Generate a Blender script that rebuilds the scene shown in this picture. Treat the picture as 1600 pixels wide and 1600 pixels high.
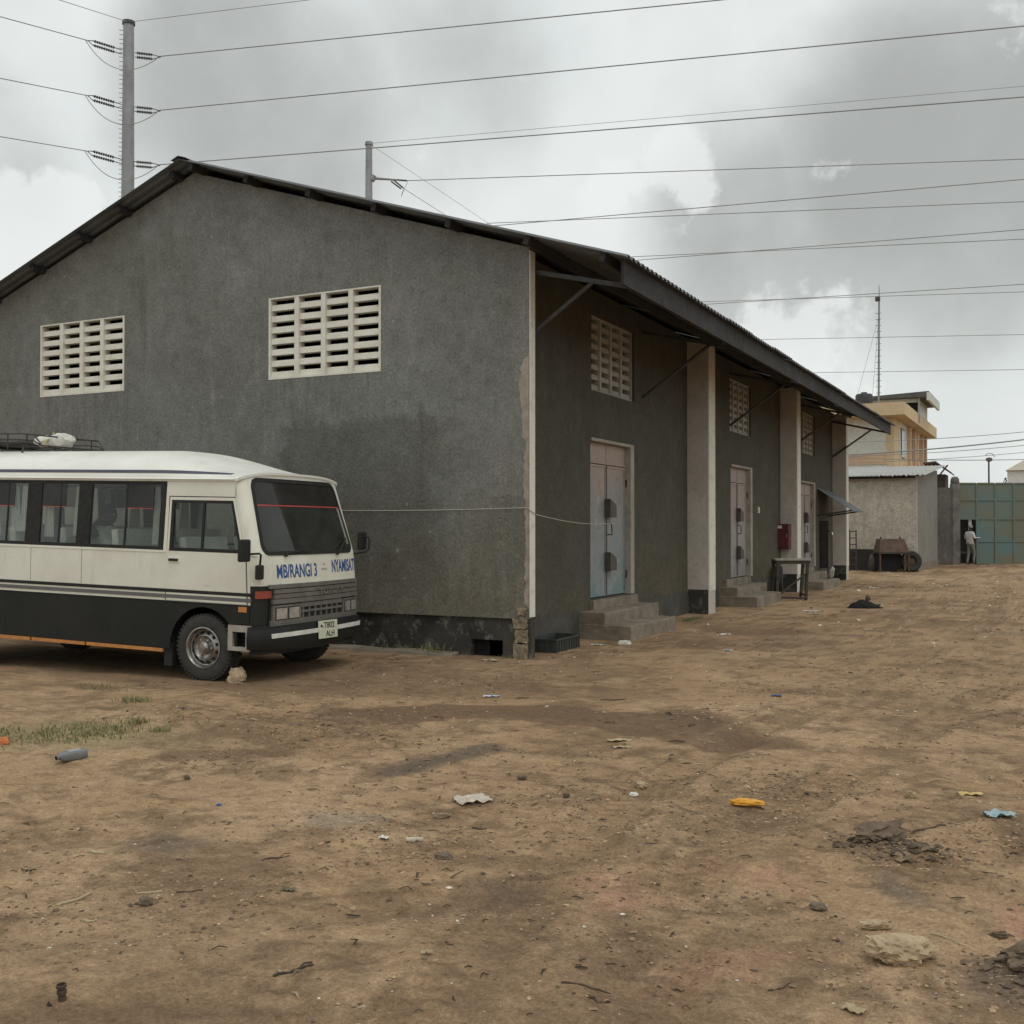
import bpy, bmesh, math, random
import numpy as np
from mathutils import Vector, Matrix
random.seed(7)
S = bpy.context.scene
COL = S.collection
R_ = math.radians
for o in list(bpy.data.objects):
    bpy.data.objects.remove(o)

# ---------------------------------------------------------------- camera
cd = bpy.data.cameras.new('camera')
cam = bpy.data.objects.new('camera', cd)
COL.objects.link(cam)
cd.sensor_width = 36
cd.lens = 36 * 1680 / 1600
cd.clip_start = 0.1
cd.clip_end = 3000
CAMP = Vector((5.565, -11.449, 1.55))
YAW = R_(26.84)
PIT = R_(0.8526)
cam.location = CAMP
cam.rotation_euler = (R_(90) + PIT, 0, YAW)
S.camera = cam
S.render.resolution_x = 1024
S.render.resolution_y = 1024

# ---------------------------------------------------------------- world, sun, exposure
SUN_EL = R_(62)
SUN_DIR = Vector((math.cos(SUN_EL) * 0.80, -math.cos(SUN_EL) * 0.60, math.sin(SUN_EL)))
W = bpy.data.worlds.new('World')
S.world = W
W.use_nodes = True
wn = W.node_tree.nodes
wl = W.node_tree.links
wn.clear()


def WN(t, **k):
    n = wn.new(t)
    for a, b in k.items():
        setattr(n, a, b)
    return n


def wmath(op, a, b=None, clamp=False):
    n = WN('ShaderNodeMath', operation=op)
    n.use_clamp = clamp
    for i, q in enumerate((a, b)):
        if q is None:
            continue
        if isinstance(q, (int, float)):
            n.inputs[i].default_value = q
        else:
            wl.new(q, n.inputs[i])
    return n.outputs[0]


def wvec(op, a, b):
    n = WN('ShaderNodeVectorMath', operation=op)
    for i, q in enumerate((a, b)):
        if isinstance(q, (tuple, list, Vector)):
            n.inputs[i].default_value = q
        elif isinstance(q, (int, float)):
            n.inputs['Scale'].default_value = q
        else:
            wl.new(q, n.inputs[i])
    return n.outputs['Value'] if op == 'DOT_PRODUCT' else n.outputs[0]


def wmix(f, a, b):
    n = WN('ShaderNodeMix', data_type='RGBA')
    if isinstance(f, (int, float)):
        n.inputs[0].default_value = f
    else:
        wl.new(f, n.inputs[0])
    for i, q in ((6, a), (7, b)):
        if isinstance(q, (tuple, list)):
            n.inputs[i].default_value = (*q, 1)
        else:
            wl.new(q, n.inputs[i])
    return n.outputs[2]


def wnoise(vec, scale, detail=5, rough=0.5):
    n = WN('ShaderNodeTexNoise')
    n.inputs['Scale'].default_value = scale
    n.inputs['Detail'].default_value = detail
    n.inputs['Roughness'].default_value = rough
    wl.new(vec, n.inputs['Vector'])
    return n


def wrange(v, a, b, c=0.0, d=1.0, smooth=True):
    n = WN('ShaderNodeMapRange')
    n.interpolation_type = 'SMOOTHSTEP' if smooth else 'LINEAR'
    wl.new(v, n.inputs[0])
    for i, q in enumerate((a, b, c, d)):
        n.inputs[i + 1].default_value = q
    return n.outputs[0]


def sky_dir(px, py):
    """direction towards a cloud of this sky"""
    v = Matrix.Rotation(YAW, 3, 'Z') @ (Matrix.Rotation(PIT, 3, 'X') @ Vector(((px - 800) / 1680, 1, (800 - py) / 1680)))
    return v.normalized()


tc = WN('ShaderNodeTexCoord')
DIR = tc.outputs['Generated']
warpA = wnoise(DIR, 3.2, 5, 0.55)
warp = wvec('SCALE', wvec('SUBTRACT', warpA.outputs['Color'], (0.5, 0.5, 0.5)), 0.16)
DW = wvec('NORMALIZE', wvec('ADD', DIR, warp), (0, 0, 0))
warpB = wnoise(DIR, 22, 5, 0.6)
DC = wvec('NORMALIZE', wvec('ADD', DIR, wvec('SCALE', wvec('SUBTRACT', warpB.outputs['Color'], (0.5, 0.5, 0.5)), 0.075)), (0, 0, 0))


def mass(px, py, r_in, r_out, vec=DW):
    d = wvec('DOT_PRODUCT', vec, tuple(sky_dir(px, py)))
    return wrange(d, math.cos(r_out / 1680), math.cos(r_in / 1680))


sky = WN('ShaderNodeTexSky', sky_type='NISHITA')
sky.sun_disc = False
sky.sun_elevation = SUN_EL
sky.sun_rotation = math.atan2(SUN_DIR.x, SUN_DIR.y)
sky.dust_density = 3
sky.air_density = 1.5
def wadd(a, b, k):
    return wmath('ADD', a, wmath('MULTIPLY', wmath('SUBTRACT', b, 0.5), k))


def gmass(px, py, r, k):
    """soft round bump, k at its centre, about 0 at angular radius r"""
    d = wvec('DOT_PRODUCT', DS, tuple(sky_dir(px, py)))
    return wrange(d, math.cos(r / 1680), 1.0, 0.0, k)


wA = wnoise(DIR, 2.2, 3, 0.5)
DS = wvec('NORMALIZE', wvec('ADD', DIR, wvec('SCALE', wvec('SUBTRACT', wA.outputs['Color'], (0.5, 0.5, 0.5)), 0.10)), (0, 0, 0))
fb = wnoise(DIR, 5.5, 5, 0.5).outputs['Fac']
fb2 = wnoise(DIR, 13.0, 8, 0.6).outputs['Fac']
n1 = wnoise(DS, 3.0, 8, 0.55).outputs['Fac']
base = wmix(wrange(n1, 0.38, 0.62), (7.35, 7.8, 7.65), (8.4, 8.75, 8.6))
base = wmix(wrange(fb2, 0.50, 0.72, 0, 0.4), base, (8.5, 8.75, 8.6))
# grey rain-cloud bellies of the overcast, all over the sky
g = wrange(wnoise(DS, 1.8, 3, 0.5).outputs['Fac'], 0.5, 0.8, 0.0, 0.75)
for px, py, r, k in ((430, 200, 330, 0.85), (690, 150, 300, 0.68), (1490, 290, 370, 1.05), (1210, 385, 290, 0.85), (1340, 190, 220, 0.6), (-60, 250, 200, 0.55), (-600, 200, 420, 0.95), (2150, 160, 420, 0.95)):
    g = wmath('MAXIMUM', g, gmass(px, py, r, k))
g = wadd(wadd(g, fb, 1.0), fb2, 0.25)
grey = wrange(g, 0.25, 1.1, 0.0, 0.9)
base = wmix(grey, base, (3.85, 3.98, 3.80))
# bright cumulus heads with crisp tops
c = wrange(wnoise(DS, 2.4, 3, 0.5).outputs['Fac'], 0.66, 0.85, 0.0, 0.6)
for px, py, r, k in ((10, 430, 165, 1.0), (90, 350, 90, 0.9), (1080, 268, 90, 0.7), (1010, 315, 110, 0.65), (1225, 550, 140, 0.65), (1330, 575, 150, 0.55)):
    c = wmath('MAXIMUM', c, gmass(px, py, r, k))
c = wadd(wadd(c, wnoise(DIR, 14.0, 9, 0.6).outputs['Fac'], 2.2), wnoise(DIR, 40.0, 6, 0.6).outputs['Fac'], 0.5)
base = wmix(wrange(c, 0.34, 0.66, 0.0, 0.7), base, (8.9, 9.15, 8.95))
full = wmix(0.05, base, sky.outputs[0])
bg = WN('ShaderNodeBackground')
bg.inputs[1].default_value = 0.1
wl.new(full, bg.inputs[0])
wo = WN('ShaderNodeOutputWorld')
wl.new(bg.outputs[0], wo.inputs[0])

sd = bpy.data.lights.new('sun', 'SUN')
sd.energy = 0.8
sd.angle = R_(35)
sd.color = (1.0, 0.95, 0.88)
sun = bpy.data.objects.new('sun', sd)
COL.objects.link(sun)
sun.rotation_euler = SUN_DIR.to_track_quat('Z', 'Y').to_euler()
sun.location = (0, 0, 60)
S.view_settings.view_transform = 'Standard'
S.view_settings.look = 'None'
S.view_settings.exposure = 0.0
S.view_settings.gamma = 1.0
S.view_settings.use_curve_mapping = False
S.render.engine = 'CYCLES'
S.cycles.max_bounces = 8
S.cycles.transparent_max_bounces = 16

# ---------------------------------------------------------------- materials


class NT:
    def __init__(self, name):
        self.m = bpy.data.materials.new(name)
        self.m.use_nodes = True
        self.t = self.m.node_tree
        self.n = self.t.nodes
        self.l = self.t.links
        self.n.clear()
        self.out = self.n.new('ShaderNodeOutputMaterial')
        self.b = self.n.new('ShaderNodeBsdfPrincipled')
        self.l.new(self.b.outputs[0], self.out.inputs[0])
        g = self.n.new('ShaderNodeNewGeometry')
        self.pos = g.outputs['Position']

    def mapv(self, scale):
        n = self.n.new('ShaderNodeVectorMath')
        n.operation = 'MULTIPLY'
        self.l.new(self.pos, n.inputs[0])
        n.inputs[1].default_value = scale
        return n.outputs[0]

    def noise(self, scale, detail=4, rough=0.55, vec=None, w=0.0):
        n = self.n.new('ShaderNodeTexNoise')
        n.noise_dimensions = '4D'
        n.inputs['W'].default_value = w
        n.inputs['Scale'].default_value = scale
        n.inputs['Detail'].default_value = detail
        n.inputs['Roughness'].default_value = rough
        self.l.new(vec if vec is not None else self.pos, n.inputs['Vector'])
        return n.outputs[0]

    def rng(self, v, a, b, c=0.0, d=1.0):
        n = self.n.new('ShaderNodeMapRange')
        self.l.new(v, n.inputs[0])
        for i, q in enumerate((a, b, c, d)):
            n.inputs[i + 1].default_value = q
        return n.outputs[0]

    def math(self, op, a, b=None):
        n = self.n.new('ShaderNodeMath')
        n.operation = op
        for i, q in enumerate((a, b)):
            if q is None:
                continue
            if isinstance(q, (int, float)):
                n.inputs[i].default_value = q
            else:
                self.l.new(q, n.inputs[i])
        return n.outputs[0]

    def z(self):
        n = self.n.new('ShaderNodeSeparateXYZ')
        self.l.new(self.pos, n.inputs[0])
        return n.outputs

    def mix(self, f, a, b, blend='MIX'):
        n = self.n.new('ShaderNodeMix')
        n.data_type = 'RGBA'
        n.blend_type = blend
        if isinstance(f, (int, float)):
            n.inputs[0].default_value = f
        else:
            self.l.new(f, n.inputs[0])
        for i, q in ((6, a), (7, b)):
            if isinstance(q, (tuple, list)):
                n.inputs[i].default_value = (*q[:3], 1)
            else:
                self.l.new(q, n.inputs[i])
        return n.outputs[2]

    def fin(self, col, rough=0.8, metal=0.0, spec=0.5, bump=None, bstr=0.3, bdist=0.01):
        if isinstance(col, (tuple, list)):
            self.b.inputs['Base Color'].default_value = (*col[:3], 1)
        else:
            self.l.new(col, self.b.inputs['Base Color'])
        if isinstance(rough, (int, float)):
            self.b.inputs['Roughness'].default_value = rough
        else:
            self.l.new(rough, self.b.inputs['Roughness'])
        self.b.inputs['Metallic'].default_value = metal
        self.b.inputs['Specular IOR Level'].default_value = spec
        if bump is not None:
            n = self.n.new('ShaderNodeBump')
            n.inputs['Strength'].default_value = bstr
            n.inputs['Distance'].default_value = bdist
            self.l.new(bump, n.inputs['Height'])
            self.l.new(n.outputs[0], self.b.inputs['Normal'])
        return self.m


_mc = {}


def P(name, c1, c2=None, scale=6.0, rough=0.8, metal=0.0, spec=0.4, bump=0.25, bscale=60.0, bdist=0.004, lo=0.35, hi=0.65):
    """plain weathered surface: two colours by noise, fine bump"""
    if name in _mc:
        return _mc[name]
    t = NT(name)
    c2 = c2 or tuple(x * 0.75 for x in c1)
    f = t.rng(t.noise(scale, 6, 0.62), lo, hi)
    fine = t.rng(t.noise(scale * 9, 3, 0.6), 0.3, 0.7, 0.86, 1.1)
    col = t.mix(f, c1, c2)
    col = t.mix(1.0, col, t.mix(fine, (0, 0, 0), (1, 1, 1)), 'MULTIPLY')
    rg = t.rng(t.noise(scale * 2, 3), 0.3, 0.7, max(0.02, rough - 0.08), min(1, rough + 0.08))
    _mc[name] = t.fin(col, rg, metal, spec, t.noise(bscale, 4, 0.6), bump, bdist)
    return _mc[name]


def plaster(name, top, low, dark, zlow=2.6, zb=0.6, grain=1.0, patch=None, vents=False):
    t = NT(name)
    xyz = t.z()
    zf = t.math('ADD', xyz[2], t.rng(t.noise(0.55, 5, 0.6), 0.25, 0.75, -1.1, 1.1))
    col = t.mix(t.rng(zf, 0.6, zlow), low, top)
    big = t.rng(t.noise(0.33, 4, 0.55, w=61), 0.40, 0.62)
    col = t.mix(t.math('MULTIPLY', big, 0.55), col, tuple(x * 1.3 for x in dark))
    blot = t.rng(t.noise(1.4, 6, 0.65, w=3), 0.42, 0.68)
    col = t.mix(t.math('MULTIPLY', blot, 0.55), col, dark)
    pale = t.rng(t.noise(2.1, 6, 0.68, t.mapv((1, 1, 0.55)), w=9), 0.55, 0.75)
    col = t.mix(t.math('MULTIPLY', pale, 0.42), col, tuple(min(1, x * 1.55) for x in top))
    streak = t.rng(t.noise(1.0, 4, 0.6, t.mapv((5.0, 5.0, 0.5)), w=5), 0.56, 0.74)
    col = t.mix(t.math('MULTIPLY', streak, 0.42), col, tuple(min(1, x * 1.35) for x in top))
    streak2 = t.rng(t.noise(1.0, 4, 0.6, t.mapv((3.1, 3.1, 0.35)), w=15), 0.58, 0.74)
    col = t.mix(t.math('MULTIPLY', streak2, 0.5), col, tuple(x * 0.62 for x in low))
    if patch:
        # an old repaired rectangle of plaster with a ragged edge
        x0, x1, z0, z1, pc, k = patch
        wob = t.rng(t.noise(3.5, 8, 0.7), 0.3, 0.7, -0.2, 0.2)
        a = t.math('ADD', xyz[0], wob)
        b = t.math('ADD', xyz[2], wob)
        m = t.math('MULTIPLY', t.math('MULTIPLY', t.rng(a, x0, x0 + 0.12), t.rng(a, x1, x1 - 0.5)),
                   t.math('MULTIPLY', t.rng(b, z0, z0 + 0.6), t.rng(b, z1, z1 - 0.12)))
        col = t.mix(t.math('MULTIPLY', m, k), col, pc)
    if vents:
        # drip marks below the two vent windows
        for x0, x1 in ((-8.4, -6.5), (-3.95, -2.05)):
            m = t.math('MULTIPLY', t.math('MULTIPLY', t.rng(xyz[0], x0 - 0.05, x0 + 0.05), t.rng(xyz[0], x1 + 0.05, x1 - 0.05)), t.math('MULTIPLY', t.rng(xyz[2], 2.2, 3.5), t.rng(xyz[2], 3.56, 3.54)))
            m = t.math('MULTIPLY', m, t.rng(t.noise(1.0, 5, 0.65, t.mapv((9.0, 9.0, 0.6)), w=21), 0.46, 0.62))
            col = t.mix(t.math('MULTIPLY', m, 0.55), col, tuple(x * 0.55 for x in top))
        crk = t.noise(1.3, 6, 0.7, w=31)
        cm = t.math('MULTIPLY', t.rng(crk, 0.492, 0.4995), t.rng(crk, 0.508, 0.5005))
        cm = t.math('MULTIPLY', cm, t.rng(t.noise(0.7, 3, 0.5, w=33), 0.52, 0.6))
        col = t.mix(t.math('MULTIPLY', cm, 0.6), col, tuple(x * 0.4 for x in top))
        dots = t.rng(t.noise(9.0, 2, 0.5, w=41), 0.70, 0.73)
        col = t.mix(t.math('MULTIPLY', dots, 0.5), col, tuple(min(1, x * 1.9) for x in top))
    mot = t.noise(7.5 * grain, 6, 0.72, w=51)
    col = t.mix(1.0, col, t.mix(t.rng(mot, 0.3, 0.7), (0.80, 0.80, 0.79), (1.18, 1.18, 1.17)), 'MULTIPLY')
    grit = t.noise(30 * grain, 5, 0.8)
    grit2 = t.noise(14 * grain, 4, 0.7)
    col = t.mix(1.0, col, t.mix(t.rng(grit, 0.30, 0.70), (0.58, 0.58, 0.58), (1.42, 1.42, 1.42)), 'MULTIPLY')
    spots = t.rng(t.noise(48, 2, 0.5, w=4), 0.66, 0.74)
    col = t.mix(t.math('MULTIPLY', spots, 0.5), col, tuple(min(1, x * 2.2) for x in top))
    h = t.math('ADD', t.math('MULTIPLY', grit, 0.6), t.math('MULTIPLY', grit2, 0.8))
    return t.fin(col, 0.93, 0, 0.2, h, 0.8, 0.012)


def black_base(name):
    t = NT(name)
    f = t.rng(t.noise(5.5, 7, 0.75), 0.53, 0.63)
    f2 = t.rng(t.noise(1.7, 5, 0.6, w=2), 0.4, 0.65)
    col = t.mix(f2, (0.026, 0.026, 0.024), (0.066, 0.063, 0.053))
    col = t.mix(t.math('MULTIPLY', f, 0.85), col, (0.20, 0.19, 0.165))
    crack = t.rng(t.noise(1.0, 6, 0.7, t.mapv((7, 7, 1.6)), w=6), 0.64, 0.67)
    col = t.mix(t.math('MULTIPLY', crack, 0.6), col, (0.26, 0.24, 0.2))
    moss = t.rng(t.noise(3.0, 5, 0.7, w=8), 0.58, 0.68)
    col = t.mix(t.math('MULTIPLY', moss, 0.5), col, (0.06, 0.075, 0.03))
    return t.fin(col, 0.85, 0, 0.3, t.noise(28, 6, 0.7), 0.7, 0.015)


M = {}
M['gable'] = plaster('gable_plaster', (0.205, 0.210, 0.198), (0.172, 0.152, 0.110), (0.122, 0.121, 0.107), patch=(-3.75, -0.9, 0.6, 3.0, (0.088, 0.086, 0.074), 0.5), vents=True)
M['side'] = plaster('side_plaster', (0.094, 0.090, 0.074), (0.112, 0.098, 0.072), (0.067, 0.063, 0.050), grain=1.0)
M['base'] = black_base('black_plinth')
M['band'] = P('green_grey_band', (0.092, 0.088, 0.072), (0.058, 0.055, 0.046), 2.6, 0.9, bump=0.5, bscale=40, bdist=0.008)
M['white_trim'] = P('worn_white_paint', (0.70, 0.68, 0.60), (0.46, 0.42, 0.35), 5.5, 0.75, bump=0.3, bscale=35, lo=0.52, hi=0.74)
M['column'] = P('dirty_cream_column', (0.55, 0.51, 0.455), (0.42, 0.38, 0.33), 1.6, 0.85, bump=0.3, bscale=45, lo=0.4, hi=0.7)
M['cream_block'] = P('cream_vent_block', (0.74, 0.72, 0.64), (0.60, 0.56, 0.46), 4.0, 0.85, bump=0.3, bscale=60, lo=0.45, hi=0.75)
M['shaded_block'] = P('shaded_vent_block', (0.46, 0.45, 0.41), (0.36, 0.34, 0.30), 4.0, 0.85, bump=0.3, bscale=60)  # darker copy of the cream blocks, eave shade put into the colour
M['bare'] = P('bare_coral_block', (0.36, 0.29, 0.20), (0.17, 0.13, 0.09), 11, 0.95, bump=0.9, bscale=26, bdist=0.03)
M['peel'] = P('peeled_mortar', (0.40, 0.35, 0.28), (0.27, 0.23, 0.18), 7, 0.95, bump=0.5)
M['concrete'] = P('worn_concrete', (0.28, 0.235, 0.178), (0.16, 0.132, 0.10), 3.2, 0.92, bump=0.6, bscale=30, bdist=0.01)
M['roof'] = P('dull_galvanised_sheet', (0.17, 0.185, 0.195), (0.115, 0.12, 0.125), 1.3, 0.6, 0.2, bump=0.1, bscale=20)
M['timber'] = P('dark_weathered_timber', (0.046, 0.043, 0.043), (0.030, 0.028, 0.028), 3.0, 0.85, bump=0.4, bscale=25)
M['steel'] = P('dark_steel', (0.07, 0.066, 0.062), (0.045, 0.038, 0.034), 6, 0.6, 0.3)
M['rail'] = P('painted_angle_iron', (0.085, 0.085, 0.082), (0.055, 0.05, 0.046), 5, 0.6, 0.2)
M['dark'] = P('dark_void', (0.012, 0.012, 0.012), (0.008, 0.008, 0.008), 4, 0.9)


def door_mat(name, seed, blue, pink, teal):
    t = NT(name)
    xyz = t.z()
    zf = t.math('ADD', xyz[2], t.rng(t.noise(1.8, 5, 0.65, w=seed), 0.3, 0.7, -0.7, 0.7))
    col = t.mix(t.rng(zf, 1.5, 2.5), blue, pink)
    pk = t.rng(t.noise(3.2, 5, 0.65, w=seed + 3), 0.5, 0.66)
    col = t.mix(t.math('MULTIPLY', pk, 0.5), col, pink)
    col = t.mix(t.math('MULTIPLY', t.rng(zf, 0.95, 0.5), 0.65), col, teal)
    rust = t.rng(t.noise(6, 7, 0.75, w=seed + 6), 0.55, 0.66)
    col = t.mix(t.math('MULTIPLY', rust, 0.6), col, (0.16, 0.09, 0.06))
    pale = t.rng(t.noise(5, 7, 0.75, w=seed + 9), 0.57, 0.66)
    col = t.mix(t.math('MULTIPLY', pale, 0.5), col, (0.46, 0.44, 0.40))
    return t.fin(col, 0.62, 0, 0.4, t.noise(30, 4), 0.2, 0.004)


M['door1'] = door_mat('faded_blue_pink_door', 1, (0.235, 0.262, 0.268), (0.36, 0.285, 0.245), (0.10, 0.215, 0.215))
M['door2'] = door_mat('faded_pink_door', 5, (0.30, 0.275, 0.262), (0.34, 0.27, 0.245), (0.20, 0.205, 0.20))
M['jamb'] = P('cream_jamb', (0.42, 0.39, 0.34), (0.30, 0.27, 0.225), 4, 0.85)


def paint(name, col, rough=0.35, dirt=(0.30, 0.25, 0.18), k=0.35, spec=0.5):
    """vehicle enamel: slight fading, dust film, small scratches"""
    t = NT(name)
    f = t.rng(t.noise(1.6, 5, 0.6), 0.42, 0.75)
    c = t.mix(t.math('MULTIPLY', f, k), col, dirt)
    s = t.rng(t.noise(1.0, 4, 0.6, t.mapv((2.5, 2.5, 14))), 0.62, 0.70)
    c = t.mix(t.math('MULTIPLY', s, 0.18), c, tuple(x * 0.7 for x in dirt))
    rr = t.rng(t.noise(5, 4), 0.3, 0.7, rough, rough + 0.2)
    film = t.rng(t.noise(1.0, 5, 0.7, t.mapv((6, 6, 1.2)), w=7), 0.55, 0.75)
    c = t.mix(t.math('MULTIPLY', film, k * 0.8), c, tuple(x * 0.85 for x in dirt))
    chip = t.rng(t.noise(11, 5, 0.7, w=9), 0.735, 0.75)
    c = t.mix(t.math('MULTIPLY', chip, 0.6), c, tuple(x * 0.5 for x in dirt))
    return t.fin(c, rr, 0, spec, t.math('ADD', t.noise(1.7, 2, w=3), t.math('MULTIPLY', t.noise(9, 3), 0.1)), 0.25, 0.03)


M['cream'] = paint('cream_enamel', (0.745, 0.73, 0.63), 0.30, k=0.30)
M['roofcream'] = paint('white_roof_enamel', (0.80, 0.80, 0.74), 0.3, k=0.18)
M['blackp'] = paint('black_enamel', (0.011, 0.013, 0.012), 0.42, (0.05, 0.043, 0.034), 0.3, 0.3)
M['navy'] = paint('navy_stripe', (0.045, 0.05, 0.085), 0.4, k=0.12)
M['greystripe'] = paint('grey_stripe', (0.115, 0.11, 0.115), 0.4, k=0.15)
M['rubber'] = P('black_rubber', (0.022, 0.022, 0.021), (0.014, 0.014, 0.013), 8, 0.75)
M['tyre'] = P('dusty_tyre', (0.055, 0.052, 0.046), (0.03, 0.029, 0.027), 5, 0.9, bump=0.4, bscale=40)
M['chrome'] = P('worn_chrome', (0.62, 0.61, 0.58), (0.36, 0.33, 0.29), 9, 0.28, 0.9, bump=0.05, lo=0.5, hi=0.8)
M['rimsteel'] = P('dull_chrome_rim', (0.40, 0.39, 0.37), (0.20, 0.18, 0.155), 7, 0.32, 0.85, bump=0.05, lo=0.38, hi=0.68)
M['grille'] = P('grey_plastic_grille', (0.185, 0.175, 0.155), (0.125, 0.115, 0.10), 6, 0.5)
M['lens'] = P('clear_lens', (0.72, 0.71, 0.68), (0.45, 0.44, 0.42), 14, 0.15, 0.6)
M['red_lens'] = P('red_orange_lens', (0.36, 0.075, 0.045), (0.27, 0.05, 0.035), 8, 0.3)
M['amber'] = P('amber_reflector', (0.60, 0.27, 0.075), (0.45, 0.17, 0.05), 8, 0.4)
M['steppl'] = P('beige_step_plate', (0.42, 0.38, 0.33), (0.30, 0.26, 0.22), 8, 0.6)
M['blue_ink'] = P('blue_stencil_paint', (0.022, 0.075, 0.24), (0.04, 0.10, 0.28), 30, 0.5)
M['black_ink'] = P('black_stencil_paint', (0.02, 0.02, 0.03), (0.03, 0.03, 0.04), 20, 0.5)
M['grey_ink'] = P('grey_print', (0.25, 0.25, 0.25), (0.4, 0.4, 0.38), 40, 0.5)
M['plate'] = P('pale_number_plate', (0.62, 0.63, 0.48), (0.52, 0.53, 0.42), 9, 0.45)
M['white_plastic'] = P('white_plastic', (0.78, 0.77, 0.72), (0.6, 0.58, 0.52), 9, 0.5)
M['seat'] = P('pale_seat_cover', (0.66, 0.65, 0.60), (0.50, 0.50, 0.46), 3, 0.85)
M['curtain'] = P('grey_curtain', (0.58, 0.59, 0.56), (0.42, 0.43, 0.41), 3, 0.9)
M['trim'] = P('dark_interior_trim', (0.05, 0.05, 0.05), (0.03, 0.03, 0.03), 3, 0.7)
M['red_line'] = P('red_film_edge', (0.55, 0.08, 0.07), (0.45, 0.06, 0.05), 6, 0.5)
M['skin'] = P('dark_skin', (0.055, 0.030, 0.020), (0.045, 0.025, 0.017), 10, 0.55)
M['hair'] = P('black_hair', (0.012, 0.01, 0.009), (0.008, 0.007, 0.006), 30, 0.8)
M['shirt'] = P('pale_grey_shirt', (0.66, 0.66, 0.63), (0.54, 0.54, 0.52), 9, 0.9)
M['trousers'] = P('grey_trousers', (0.22, 0.212, 0.20), (0.17, 0.163, 0.155), 9, 0.9)
M['paper'] = P('white_paper', (0.75, 0.74, 0.71), (0.6, 0.58, 0.53), 14, 0.8)


def glass(name, tint, ior=1.45, rough=0.015, dirt=0.06):
    t = NT(name)
    t.n.remove(t.b)
    tr = t.n.new('ShaderNodeBsdfTransparent')
    tr.inputs[0].default_value = (*tint, 1)
    gl = t.n.new('ShaderNodeBsdfGlossy')
    gl.inputs['Roughness'].default_value = rough
    gl.inputs[0].default_value = (1, 1, 1, 1)
    fr = t.n.new('ShaderNodeFresnel')
    fr.inputs[0].default_value = ior
    mx = t.n.new('ShaderNodeMixShader')
    t.l.new(fr.outputs[0], mx.inputs[0])
    t.l.new(tr.outputs[0], mx.inputs[1])
    t.l.new(gl.outputs[0], mx.inputs[2])
    df = t.n.new('ShaderNodeBsdfDiffuse')
    df.inputs[0].default_value = (0.42, 0.40, 0.36, 1)
    m2 = t.n.new('ShaderNodeMixShader')
    d = t.rng(t.noise(3.0, 6, 0.7), 0.35, 0.75, dirt * 0.4, dirt * 1.8)
    t.l.new(d, m2.inputs[0])
    t.l.new(mx.outputs[0], m2.inputs[1])
    t.l.new(df.outputs[0], m2.inputs[2])
    t.l.new(m2.outputs[0], t.out.inputs[0])
    return t.m


M['glass'] = glass('window_glass', (0.93, 0.96, 0.94), 1.25, 0.015, 0.012)
M['film'] = glass('dark_window_film', (0.10, 0.12, 0.14), 1.35, 0.05, 0.06)
M['screen_glass'] = glass('windscreen_glass', (0.88, 0.94, 0.92), 1.45, 0.01, 0.03)

# ---------------------------------------------------------------- mesh helpers


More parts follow.
